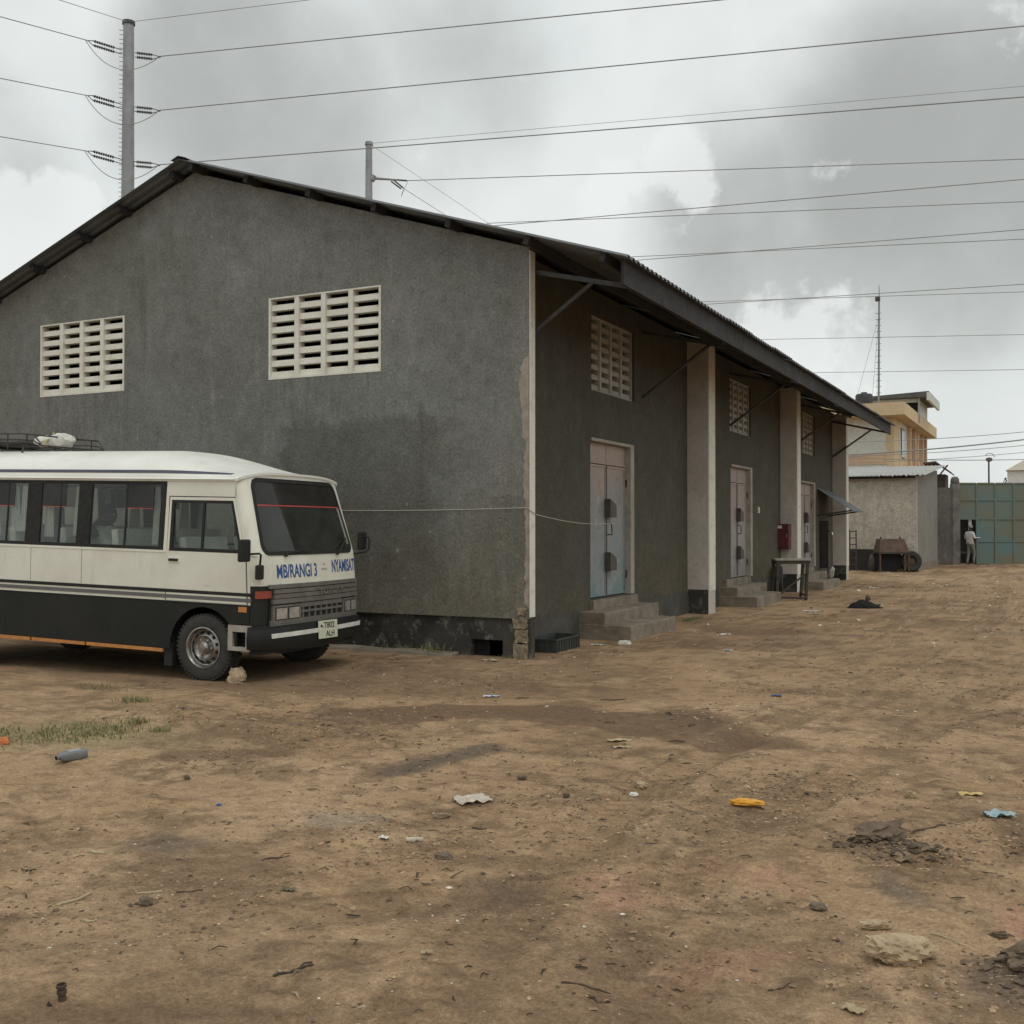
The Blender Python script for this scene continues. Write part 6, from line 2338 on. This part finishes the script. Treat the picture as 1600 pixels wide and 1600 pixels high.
def soil_bits(name, pts, smin, smax, cols, flat=0.6, power=2.5, label=None, cat=None):
    n = len(pts)
    base = np.array([(1, 0, 0), (-0.5, 0.87, 0), (-0.5, -0.87, 0), (0.1, 0.1, 1), (0.6, 0.8, 0.45), (-0.9, 0.0, 0.5), (0.5, -0.8, 0.4), (0, 0, -0.5)], float)
    faces = np.array([(3, 4, 5), (3, 5, 6), (3, 6, 4), (4, 0, 1), (4, 1, 5), (5, 1, 2), (5, 2, 6), (6, 2, 0), (6, 0, 4), (0, 7, 1), (1, 7, 2), (2, 7, 0)])
    sz = smin + (smax - smin) * rs.uniform(0, 1, n) ** (power + 1.0)
    ang = rs.uniform(0, 6.283, n)
    jit = rs.uniform(0.7, 1.3, (n, 8, 3))
    v = base[None] * jit
    v[:, :, 0] *= rs.uniform(0.8, 1.7, n)[:, None]
    v[:, :, 2] *= flat
    c, s_ = np.cos(ang)[:, None], np.sin(ang)[:, None]
    x = v[:, :, 0] * c - v[:, :, 1] * s_
    y = v[:, :, 0] * s_ + v[:, :, 1] * c
    v = np.stack([x, y, v[:, :, 2]], 2) * sz[:, None, None]
    z = ground_height(pts[:, 0], pts[:, 1])
    v += np.stack([pts[:, 0], pts[:, 1], z], 1)[:, None, :]
    f = (faces[None] + (np.arange(n) * 8)[:, None, None]).reshape(-1, 3)
    me = bpy.data.meshes.new(name)
    me.from_pydata(v.reshape(-1, 3).tolist(), [], f.tolist())
    ci = rs.randint(0, len(cols), n)
    cc = np.array(cols)[ci] * rs.uniform(0.75, 1.2, (n, 1))
    a = me.color_attributes.new('soil', 'FLOAT_COLOR', 'POINT')
    q = np.ones((n * 8, 4), np.float32)
    q[:, :3] = np.repeat(cc, 8, 0)
    a.data.foreach_set('color', q.ravel())
    ob = bpy.data.objects.new(name, me)
    COL.objects.link(ob)
    return tag(ob, label, cat, kind='stuff')


t = NT('loose_bits')
at_ = t.n.new('ShaderNodeAttribute')
at_.attribute_name = 'soil'
M['bits'] = t.fin(at_.outputs['Color'], 0.95, 0, 0.15, t.noise(120, 3), 0.4, 0.004)
soilc = [(0.33, 0.225, 0.14), (0.27, 0.185, 0.115), (0.20, 0.14, 0.092), (0.40, 0.275, 0.175), (0.13, 0.095, 0.068)]
for args in ((13000, (0.2, 6.2, -9.2, -4.5), 0.002, 0.0125), (5000, (-1.5, 7.5, -5.2, 2.0), 0.004, 0.018), (2000, (0.5, 9, 2.0, 20.0), 0.008, 0.03)):
    nb, bx, a, b = args
    o = soil_bits('soil_clods', scatter(nb, bx, clod_density), a, b, soilc, label='loose crumbs and clods of brown soil over the yard', cat='soil clods')
    o.data.materials.append(M['bits'])
for nb, bx, a, b in ((500, (0.2, 6.2, -9.2, -4.5), 0.003, 0.009), (500, (-1.5, 7.5, -5, 4.0), 0.006, 0.016), (160, (0.3, 8, 4.0, 26.0), 0.02, 0.05)):
    o = soil_bits('pebbles', scatter(nb, bx, lambda x, y: 0.4 + 0 * x), a, b, [(0.55, 0.5, 0.42), (0.42, 0.37, 0.3), (0.66, 0.63, 0.56), (0.3, 0.22, 0.17)], label='small pale pebbles and chips scattered on the yard', cat='pebbles')
    o.data.materials.append(M['bits'])
# fibres, twig ends and leaf shreds
def litter(nb, bx, lmin, lmax, cols):
    pts = scatter(nb, bx, lambda x, y: 0.15 + 0.85 * sstep(0.48, 0.62, fbm(x, y, 0.8, 3, 201)))
    V, F, C = [], [], []
    z0 = ground_height(pts[:, 0], pts[:, 1])
    for (x, y), z in zip(pts, z0):
        L = lmin + (lmax - lmin) * rs.rand() ** 2.5
        w = L * rs.uniform(0.04, 0.22)
        a = rs.normal(0.35, 0.9)
        ca_, sa_ = math.cos(a), math.sin(a)
        bend = rs.normal(0, 0.25) * L
        o = len(V)
        for u, hgt in ((-0.5, 0.001), (0.0, 0.004 + 0.12 * L * rs.rand()), (0.5, 0.002)):
            off = bend * (1 - 4 * u * u)
            for sd in (-1, 1):
                lx, ly = u * L, off + sd * w * 0.5 * (0.35 if u else 1)
                V.append((x + lx * ca_ - ly * sa_, y + lx * sa_ + ly * ca_, z + hgt + 0.003 + 0.0015 * sd))
        F += [(o, o + 2, o + 3, o + 1), (o + 2, o + 4, o + 5, o + 3)]
        C += [np.array(cols[rs.randint(len(cols))]) * rs.uniform(0.7, 1.2)] * 6
    me = bpy.data.meshes.new('litter')
    me.from_pydata(V, [], F)
    q = np.ones((len(V), 4), np.float32)
    q[:, :3] = np.array(C)
    me.color_attributes.new('soil', 'FLOAT_COLOR', 'POINT').data.foreach_set('color', q.ravel())
    me.materials.append(M['bits'])
    ob = bpy.data.objects.new('plant_litter', me)
    COL.objects.link(ob)
    tag(ob, 'fine straw, twig ends and leaf shreds strewn over the soil', 'litter', kind='stuff')


lc = [(0.06, 0.045, 0.03), (0.10, 0.075, 0.05), (0.36, 0.28, 0.18), (0.045, 0.035, 0.026), (0.22, 0.16, 0.10)]
litter(1100, (0.2, 6.2, -9.2, -4.5), 0.012, 0.07, lc)
litter(700, (-2.5, 7.5, -5.0, 3.0), 0.02, 0.13, lc)
litter(260, (0.4, 9, 3.0, 24.0), 0.05, 0.25, lc + [(0.6, 0.58, 0.52)])


def grass_patch(spots):
    V, F = [], []
    for cx, cy, rx, ry, n, hh in spots:
        for k in range(n):
            x, y = cx + rs.normal(0, rx), cy + rs.normal(0, ry)
            z = gz(x, y) if k % 4 == 0 else z
            h = hh * rs.uniform(0.35, 1.1)
            a = rs.uniform(0, 6.283)
            w = 0.003 + 0.003 * rs.rand()
            dx, dy = math.cos(a), math.sin(a)
            ln = h * rs.uniform(0.2, 1.1)
            o = len(V)
            V += [(x - dy * w, y + dx * w, z - 0.005), (x + dy * w, y - dx * w, z - 0.005), (x + dx * ln * 0.4 + dy * w * 0.7, y + dy * ln * 0.4 - dx * w * 0.7, z + h * 0.65), (x + dx * ln * 0.4 - dy * w * 0.7, y + dy * ln * 0.4 + dx * w * 0.7, z + h * 0.65), (x + dx * ln, y + dy * ln, z + h)]
            F += [(o, o + 1, o + 2, o + 3), (o + 3, o + 2, o + 4)]
    me = bpy.data.meshes.new('grass')
    me.from_pydata(V, [], F)
    me.materials.append(P('thin_grass', (0.15, 0.17, 0.065), (0.27, 0.235, 0.12), 9, 0.8, bump=0))
    ob = bpy.data.objects.new('grass', me)
    COL.objects.link(ob)
    tag(ob, 'thin patches of short green grass on the bare yard', 'grass', kind='stuff')


gs = []
for k in range(60):
    q = rs.rand()
    gs.append((-1.55 + q * 0.85 + rs.normal(0, 0.14), -6.05 + q * 0.75 + rs.normal(0, 0.17), 0.09, 0.07, int(rs.uniform(8, 34)), rs.uniform(0.02, 0.05)))
gs += [(-1.80, -4.36, 0.10, 0.05, 120, 0.06), (-0.95, -5.15, 0.05, 0.04, 70, 0.07), (-0.55, -5.3, 0.05, 0.03, 40, 0.06), (-2.7, -3.9, 0.2, 0.08, 90, 0.035)]
gs += [(0.10, 5.8 + 0.12 * i, 0.04, 0.06, 50, 0.06) for i in range(6)] + [(-1.3, -0.10, 0.15, 0.03, 90, 0.16), (-1.7, -0.08, 0.2, 0.03, 60, 0.12), (-0.2, -0.05, 0.12, 0.03, 40, 0.06), (1.0, -8.6, 0.1, 0.1, 30, 0.02)]
grass_patch(gs)

# ---------------------------------------------------------------- single things lying in the yard
def rock(name, label, x, y, r, seed, mat, amt=0.35, fq=1.6, rotz=0.0, sink=0.25, cat='stone', sub=4):
    """broken stone: convex hull of random points, edges worn, surface pitted"""
    from mathutils import noise as mn
    rr = random.Random(int(seed * 100))
    bm = bmesh.new()
    for _ in range(26):
        v = Vector((rr.gauss(0, 1), rr.gauss(0, 1), rr.gauss(0, 1))).normalized()
        k = 1 + rr.uniform(-amt, amt) * 0.6
        bm.verts.new(v * k)
    h = bmesh.ops.convex_hull(bm, input=bm.verts)
    bmesh.ops.delete(bm, geom=list({g for g in h['geom_interior'] + h['geom_unused'] if isinstance(g, bmesh.types.BMVert)}), context='VERTS')
    bmesh.ops.subdivide_edges(bm, edges=bm.edges[:], cuts=2, smooth=0.22, use_grid_fill=True)
    bmesh.ops.triangulate(bm, faces=bm.faces[:])
    bmesh.ops.subdivide_edges(bm, edges=bm.edges[:], cuts=1, use_grid_fill=True)
    for v in bm.verts:
        p = v.co.copy()
        k = 1 + 0.55 * amt * mn.noise(p * 2.2 + Vector((seed, 0, 0))) + 0.40 * amt * mn.noise(p * 5 + Vector((0, seed, 0))) + 0.22 * amt * mn.noise(p * 11 + Vector((0, 0, seed)))
        v.co = Vector((p.x * k * r[0], p.y * k * r[1], p.z * k * r[2]))
    me = bpy.data.meshes.new(name)
    bm.to_mesh(me)
    bm.free()
    me.materials.append(mat)
    me.shade_smooth()
    me.set_sharp_from_angle(angle=R_(24))
    return put(me, name, label, cat, on(x, y, r[2] * (1 - sink) * 0.8), (0, 0, rotz))


def stick(label, x, y, L, rotz, r=0.006, mat=None, bend=0.02, name='stick', cat='stick', fork=False, flat=False):
    t_ = thing(name, label, cat, on(x, y, r * 0.7), (0, 0, rotz)) if fork else None
    mb = MB()
    n = 9
    rr = random.Random(int(x * 100))
    pts = [(L * (i / (n - 1) - 0.5), bend * math.sin(i * 1.1) + rr.uniform(-1, 1) * r * 0.6, gz(x + L * (i / (n - 1) - 0.5) * math.cos(rotz), y + L * (i / (n - 1) - 0.5) * math.sin(rotz)) - gz(x, y)) for i in range(n)]
    if flat:
        mb.slab(lambda i, v: Vector(pts[i]) + Vector((0, (v - 0.5) * r * 4, r)), lambda i, v: Vector(pts[i]) + Vector((0, (v - 0.5) * r * 4, -r * 0.3)), range(n), (0, 1))
    else:
        mb.tube(pts, [r * (1 - 0.5 * i / n) for i in range(n)], 6)
    if fork:
        mb.build('stem', mat or M['dkwood'], t_)
        m2 = MB()
        m2.tube([pts[5], (pts[5][0] + L * 0.2, pts[5][1] + L * 0.16, 0.006), (pts[5][0] + L * 0.42, pts[5][1] + L * 0.2, 0.0)], r * 0.6, 5)
        m2.build('side_shoot', mat or M['dkwood'], t_)
        return t_
    o = mb.build(name, mat or M['dkwood'])
    o.location = on(x, y, r * 0.7)
    o.rotation_euler = (0, 0, rotz)
    return tag(o, label, cat)


def scrap(name, label, x, y, w, l, rotz, mat, curl=0.02, seed=1, cat='wrapper', lift=0.004):
    """crumpled sheet: thin wavy slab with a torn outline"""
    rr = random.Random(seed)
    ph = [rr.uniform(0, 6) for _ in range(4)]
    us_ = np.linspace(-0.5, 0.5, 13)
    curl *= 0.6
    edge = [1 + rr.uniform(-0.14, 0.06) for _ in us_]

    def f(i, j, th):
        u, v = us_[i], us_[j]
        z = curl * (0.5 + 0.5 * math.sin(u * 7 + ph[0]) * math.cos(v * 6 + ph[1]) + 0.35 * math.sin(u * 17 + v * 11 + ph[2]))
        return Vector((u * l * edge[j], v * w * edge[i], max(0.001, z) + th + lift))
    mb = MB()
    mb.slab(lambda i, j: f(i, j, 0.0015), lambda i, j: f(i, j, 0), range(13), range(13))
    o = mb.build(name, mat, None, smooth=30)
    o.location = on(x, y)
    o.rotation_euler = (0, 0, rotz)
    return tag(o, label, cat)


M['lime'] = P('pale_limestone', (0.55, 0.425, 0.275), (0.33, 0.24, 0.15), 9, 0.95, bump=0.8, bscale=35, bdist=0.012)
M['brownrock'] = P('brown_stone', (0.20, 0.155, 0.11), (0.12, 0.09, 0.065), 8, 0.95, bump=0.7, bscale=40)
M['darksoil'] = P('dark_clod', (0.20, 0.145, 0.098), (0.11, 0.08, 0.056), 12, 0.97, bump=0.9, bscale=40, bdist=0.015)
M['straw'] = P('dry_straw', (0.47, 0.38, 0.24), (0.36, 0.28, 0.17), 14, 0.9)
M['bark'] = P('bark', (0.12, 0.088, 0.06), (0.07, 0.05, 0.035), 20, 0.95)
rock('boulder', 'largest pale broken rock lying in the right foreground', 5.055, -7.36, (0.105, 0.078, 0.062), 12.3, M['lime'], 0.42, 1.5, 0.45, 0.3, 'rock', 5)
rock('flat_stone', 'flat wedge-shaped grey stone just behind the largest rock', 4.94, -7.08, (0.052, 0.036, 0.020), 4.4, M['lime'], 0.45, 1.6, 0.3, 0.2)
rock('stone', 'small round stone with a pebble beside it left of the flat wedge stone', 4.69, -6.95, (0.034, 0.028, 0.022), 7.7, M['brownrock'], 0.3, 1.5, 0.2, 0.3)
rock('chock_stone', 'pale angular stone wedged in front of the minibus front wheel', -1.80, -3.02, (0.10, 0.075, 0.085), 9.6, M['lime'], 0.4, 1.5, 0.7, 0.25)
rock('soil_heap', 'rough dark heap of earth with roots in the right foreground', 4.77, -5.93, (0.085, 0.065, 0.045), 2.2, M['darksoil'], 0.95, 2.4, 0.3, 0.5, 'soil heap', 5)
rock('soil_heap', 'smooth dark lump of earth at the lower right edge', 5.47, -7.30, (0.09, 0.06, 0.04), 6.6, M['darksoil'], 0.8, 1.6, 0.3, 0.45, 'soil heap', 5)
rock('clod', 'small dark broken clod above the right-edge lump of earth', 5.36, -6.96, (0.034, 0.02, 0.016), 5.3, M['darksoil'], 0.5, 2.0, 0.2, 0.3, 'clod')
rock('stone', 'half buried brown stone below the white pipe scrap', 2.97, -7.03, (0.048, 0.032, 0.020), 3.9, M['brownrock'], 0.3, 1.3, 0.2, 0.5)
rock('stone', 'small brown stone with pale top in the middle of the yard', 2.59, -5.43, (0.028, 0.022, 0.018), 8.8, M['brownrock'], 0.35, 1.6, 0.4, 0.2)
rock('brick_fragment', 'squarish grey brick fragment beside the pale straw strips at lower left', 2.21, -8.16, (0.030, 0.026, 0.024), 1.7, M['brownrock'], 0.3, 1.1, 0.5, 0.2, 'brick')
rock('clod', 'small square dark clod right of the grey bottle', 0.73, -6.37, (0.022, 0.020, 0.020), 2.9, M['darksoil'], 0.25, 1.2, 0.4, 0.2, 'clod')
rock('stone', 'broken stone with white edge in the middle ground left of the yellow plastic', 3.30, -5.23, (0.042, 0.034, 0.026), 6.1, M['lime'], 0.5, 1.8, 0.9, 0.2)
rock('shell', 'white shell fragment just below the broken stone in the middle ground', 3.325, -5.43, (0.030, 0.018, 0.012), 7.1, M['white_plastic'], 0.4, 1.6, 0.6, 0.2, 'shell')
rock('stone', 'pale knobbly stone beside a dark one left of the yellow wrapper pieces', 4.80, -4.84, (0.034, 0.026, 0.024), 4.9, M['lime'], 0.45, 1.8, 0.1, 0.2)
rock('shell', 'tiny white oval shell at the end of a thin stick in the centre foreground', 3.20, -7.38, (0.016, 0.011, 0.005), 5.5, M['white_plastic'], 0.15, 1.3, 0.3, 0.1, 'shell')
rock('coconut_husk', 'curved brown husk with pale top near the clear plastic bag', 2.555, -6.35, (0.048, 0.026, 0.020), 3.1, P('husk', (0.30, 0.235, 0.16), (0.12, 0.085, 0.055), 10, 0.9), 0.3, 1.4, 0.5, 0.2, 'husk')
rock('nut_shell', 'dark curled nut shell between the plastic bag and the broken stone', 3.03, -5.74, (0.024, 0.017, 0.015), 1.3, M['bark'], 0.4, 1.7, 0.2, 0.1, 'husk')
rock('white_block', 'whitish broken block at the foot of the first door steps', 0.42, 2.02, (0.10, 0.05, 0.042), 8.3, M['white_trim'], 0.25, 1.2, 0.5, 0.3, 'block')
rock('rusty_ball', 'small dark rusty ball behind the black cloth', 1.98, 12.4, (0.06, 0.06, 0.065), 1.1, M['rust'], 0.12, 1.4, 0, 0.1, 'ball')
for x, y, n_, rr_, sd in ((4.77, -5.93, 260, 0.12, 1), (5.47, -7.30, 200, 0.12, 2), (4.95, -6.0, 160, 0.13, 4)):
    pp_ = np.stack([x + rs.normal(0, rr_ * 0.8, n_), y + rs.normal(0, rr_ * 0.6, n_)], 1)
    o = soil_bits('soil_crumbs', pp_, 0.004, 0.026, [(0.13, 0.10, 0.075), (0.09, 0.07, 0.05), (0.20, 0.145, 0.095)], 0.7, 1.4, 'dark crumbs of earth strewn round the soil heaps', 'soil clods')
    o.data.materials.append(M['bits'])
# black cloth: two soft humps
me = soft_lump('black_cloth', (0, 0, 0), (0.36, 0.14, 0.11), 3.0, P('black_cloth', (0.010, 0.010, 0.010), (0.016, 0.015, 0.015), 6, 0.95), 0.28, 4, 1.4, -0.35)
for v in me.vertices:
    v.co.z = max(-0.02, v.co.z * (0.55 + 0.75 * abs(math.cos((v.co.x + 0.08) * 5.0))))
put(me, 'black_cloth', 'crumpled black cloth lying in the yard before the second and third doors', 'cloth', on(2.26, 10.2, 0.01), (0, 0, R_(26)))

# grey oil bottle
ob_scale = 0.86
ob_ = thing('oil_bottle', 'empty grey plastic oil bottle lying on its side at the left', 'bottle', on(-0.30, -6.36, 0.0), (0, 0, R_(80)))
M['greyplastic'] = P('grey_plastic', (0.20, 0.205, 0.21), (0.145, 0.15, 0.155), 10, 0.4)
mb = MB()
prof = [(-0.11, 0.030, 0.045), (-0.105, 0.036, 0.055), (0.045, 0.036, 0.055), (0.075, 0.032, 0.046), (0.095, 0.019, 0.022), (0.100, 0.017, 0.017), (0.128, 0.017, 0.017)]
ring = 20


def sq_(a, rx, ry):
    c, s_ = math.cos(a), math.sin(a)
    k = 0.45
    return (math.copysign(abs(c) ** k, c) * rx, math.copysign(abs(s_) ** k, s_) * ry)


rows = [[(x,) + ((sq_(2 * math.pi * i / ring, ry, rz)) if ry > 0.02 else (ry * math.cos(2 * math.pi * i / ring), rz * math.sin(2 * math.pi * i / ring))) for i in range(ring)] for x, rz, ry in prof]
vs = [Vector((p[0], p[1], p[2] + 0.038)) for r_ in rows for p in r_]
fs = [(a * ring + i, a * ring + (i + 1) % ring, (a + 1) * ring + (i + 1) % ring, (a + 1) * ring + i) for a in range(len(prof) - 1) for i in range(ring)]
fs += [tuple(range(ring))]
mb.add([Vector((-v.x, v.y, v.z)) for v in vs], fs)
ob_.scale = (ob_scale,) * 3
mb.build('bottle_body', M['greyplastic'], ob_, smooth=40)
mb = MB()
mb.cyl((-0.129, 0, 0.038), (-0.120, 0, 0.038), 0.013, n=12)
mb.build('mouth', M['dark'], ob_)
mb = MB()
mb.box(-0.03, 0.075, -0.03, 0.03, 0.0735, 0.0755)
mb.build('label_patch', P('pale_label', (0.5, 0.52, 0.54), (0.2, 0.21, 0.22), 25, 0.5), ob_)
rock('orange_peel', 'orange fruit piece at the left edge beside the grass', -1.22, -6.17, (0.055, 0.05, 0.032), 2.4, P('orange_skin', (0.62, 0.20, 0.07), (0.50, 0.16, 0.06), 12, 0.6), 0.25, 1.5, 0.2, 0.3, 'fruit')
# rusty bottle neck standing at lower left
nk = thing('rusty_pipe_end', 'short rusty threaded pipe end standing at the lower left', 'pipe', on(2.65, -8.95), (R_(6), 0, 0))
mb = MB()
mb.lathe([(0.012, 0.055), (0.017, 0.055), (0.017, 0.045), (0.012, 0.042), (0.012, 0.036), (0.016, 0.034), (0.016, 0.024), (0.012, 0.022), (0.014, -0.01), (0.009, -0.01), (0.009, 0.055)], (0, 0, 0), 'Z', 16)
mb.build('collar', M['rust'], nk, smooth=30)
M['yelp'] = P('yellow_plastic', (0.72, 0.36, 0.035), (0.62, 0.29, 0.03), 9, 0.45)
o = soft_lump('yellow_container', (0, 0, 0.018), (0.095, 0.036, 0.020), 5.7, M['yelp'], 0.25, 4, 1.8)
put(o, 'plastic_container', 'flattened orange-yellow plastic container lying in the yard', 'container', on(4.01, -5.44), (0, 0, R_(18)))
scrap('food_wrapper', 'teal and silver crumpled wrapper at the right edge of the yard', 5.28, -5.09, 0.10, 0.16, R_(30), P('teal_foil', (0.16, 0.36, 0.42), (0.40, 0.44, 0.44), 22, 0.35), 0.03, 3)
scrap('yellow_wrapper', 'pale yellow curled wrapper piece beyond the teal one', 5.11, -4.62, 0.05, 0.14, R_(30), P('yellow_paper', (0.62, 0.48, 0.20), (0.5, 0.36, 0.14), 12, 0.7), 0.02, 5)
M['clearbag'] = P('clear_bag', (0.58, 0.52, 0.44), (0.44, 0.37, 0.29), 18, 0.3, bump=0.6, bscale=50)
scrap('plastic_bag', 'crumpled clear plastic bag in the centre of the yard', 2.58, -6.06, 0.16, 0.21, R_(55), M['clearbag'], 0.035, 9, 'bag')
pp = thing('pipe_scrap', 'short white pipe piece lying on disturbed dark soil', 'pipe', on(2.71, -6.88, 0.010), (0, 0, R_(30)))
mb = MB()
mb.lathe([(0.009, -0.042), (0.013, -0.042), (0.0125, 0.0), (0.013, 0.042), (0.009, 0.042), (0.009, -0.042)], (0, 0, 0), 'X', 14)
mb.build('tube', P('dirty_white', (0.56, 0.50, 0.41), (0.42, 0.35, 0.27), 14, 0.7), pp, smooth=40)
for lab, x, y, w, l, rz, m_, sd, cat in (
        ('pale torn card left of the white pipe piece', 2.555, -6.92, 0.035, 0.05, 0.4, 'paper', 11, 'card'),
        ('long pale paper strip in the middle ground above the clear bag', 2.74, -4.14, 0.06, 0.19, 0.5, 'straw', 13, 'paper'),
        ('second tan paper strip just nearer than the long pale one', 2.84, -4.34, 0.035, 0.13, 0.5, 'straw', 15, 'paper'),
        ('small blue and white wrapper on the damp patch near the corner', 0.93, -2.71, 0.06, 0.15, 0.5, 'bluew', 17, 'wrapper'),
        ('small deep blue scrap in the middle ground right of the warehouse corner', 3.24, -1.42, 0.05, 0.10, 0.3, 'blues', 19, 'scrap'),
        ('white paper in front of the first white column', 1.25, 3.90, 0.10, 0.18, 0.9, 'paper', 21, 'paper'),
        ('pale foil scrap on the ground before the first door steps', 1.86, 1.90, 0.10, 0.13, 0.3, 'foil', 23, 'foil'),
        ('white paper beyond the work table towards the shed', 1.37, 17.5, 0.13, 0.24, 0.4, 'paper', 25, 'paper'),
        ('white paper sheet nearest the work table', 1.51, 8.85, 0.12, 0.32, 0.4, 'paper', 27, 'paper'),
        ('tan paper scrap just nearer than the sheet by the work table', 1.70, 8.22, 0.10, 0.24, 0.7, 'straw', 29, 'paper'),
        ('white plastic lying in front of the brown cart', 0.30, 27.65, 0.10, 0.30, 0.46, 'paper', 31, 'plastic'),
        ('torn pale card at the bottom right edge of the picture', 4.98, -7.88, 0.045, 0.068, -0.2, 'straw', 33, 'card'),
        ('small greenish leaf lying between the pale straw strips and the clods', 2.62, -7.75, 0.04, 0.06, 0.3, 'leaf', 35, 'leaf'),
        ('white fragment near the left of the first door steps', 0.10, 1.85, 0.06, 0.16, 0.2, 'paper', 37, 'paper'),
        ('pale scrap in the lower centre below the dark soil stain', 3.53, -8.11, 0.022, 0.045, 0.6, 'straw', 39, 'scrap'),
        ('white scrap before the green gate', 2.9, 36.3, 0.10, 0.22, 0.5, 'paper', 41, 'paper'),
        ('pale flattened cup near the plinth drain hole', -0.35, -0.32, 0.10, 0.20, 0.1, 'straw', 43, 'cup')):
    mt = {'bluew': P('blue_white_print', (0.30, 0.40, 0.55), (0.65, 0.66, 0.66), 30, 0.5), 'blues': P('blue_scrap', (0.05, 0.12, 0.24), (0.08, 0.15, 0.26), 20, 0.5), 'foil': P('pale_foil', (0.5, 0.55, 0.54), (0.38, 0.42, 0.41), 20, 0.35), 'leaf': P('dull_leaf', (0.16, 0.15, 0.085), (0.11, 0.1, 0.06), 14, 0.8)}.get(m_) or M[m_]
    scrap(cat + '_scrap' if cat not in ('scrap',) else 'blue_scrap' if m_ == 'blues' else 'pale_scrap', lab, x, y, w, l, rz, mt, 0.012 + 0.08 * w, sd, cat)
rock('bottle_cap', 'tiny bright blue bottle cap on the left of the yard', 1.32, -6.74, (0.016, 0.016, 0.007), 1.9, P('blue_cap', (0.02, 0.10, 0.32), (0.02, 0.08, 0.26), 9, 0.4), 0.08, 1.0, 0, 0.1, 'bottle cap')
stick('pale flat splinter of wood lying alone at lower left', 1.89, -8.24, 0.19, R_(95), 0.004, M['straw'], 0.004, flat=True)
stick('two dark sticks lying side by side at bottom left centre', 3.17, -8.41, 0.15, R_(62), 0.006, M['dkwood'], 0.004, fork=True, name='twig_pair')
stick('thin straight stick in the centre foreground above the tiny white shell', 3.16, -7.24, 0.11, R_(88), 0.003, M['bark'], 0.003)
stick('short pale wood chip at the left under a pinkish patch of soil', 1.45, -7.73, 0.10, R_(0), 0.005, M['straw'], 0.003, flat=True, name='wood_chip', cat='chip')
stick('small curved pale chip below the pale splinter at lower left', 2.16, -8.41, 0.05, R_(8), 0.004, M['straw'], 0.006, flat=True, name='wood_chip', cat='chip')
stick('long pale straw strip beside the grey brick fragment', 2.12, -8.05, 0.10, R_(38), 0.003, M['straw'], 0.003, flat=True, name='straw_strip', cat='straw')
stick('knotted dry stalk right of the pale straw strip', 2.25, -7.95, 0.11, R_(42), 0.004, M['bark'], 0.006, name='dry_stalk')
stick('crooked forked twig left of centre in the foreground', 2.31, -7.45, 0.14, R_(62), 0.004, M['bark'], 0.010, fork=True, name='forked_twig')
stick('long thin dark stick at the bottom centre', 4.14, -8.08, 0.17, R_(14), 0.004, M['bark'], 0.004)
stick('dark bark strip just below the long thin stick at bottom centre', 4.22, -8.16, 0.07, R_(10), 0.006, M['bark'], 0.010, name='bark_strip', cat='bark')
stick('bent dark root end with a fork on the right beyond the soil heap', 4.97, -5.52, 0.20, R_(35), 0.006, M['bark'], 0.015, fork=True, name='forked_root')
stick('thin pale stick right of the largest rock', 5.19, -7.10, 0.13, R_(-22), 0.0035, M['straw'], 0.002)
stick('thin pale wire under the earth lump at the lower right edge', 5.42, -7.39, 0.14, R_(12), 0.002, M['straw'], 0.008, name='wire', cat='wire')
stick('small dark stick near the bottom left of centre before the dark stain', 3.53, -7.95, 0.05, R_(-30), 0.004, M['bark'], 0.004)
stick('curled brown leaf stem right of the pipe piece', 2.88, -6.52, 0.08, R_(15), 0.006, M['bark'], 0.008, name='dry_leaf', cat='leaf')
stick('short twig at the bottom right below the largest rock', 4.73, -7.78, 0.10, R_(40), 0.003, M['bark'], 0.006, name='twig', cat='twig')
stick('flat dark stick in the middle ground before the first door', 2.0, -2.4, 0.22, R_(25), 0.007, M['bark'], 0.006)
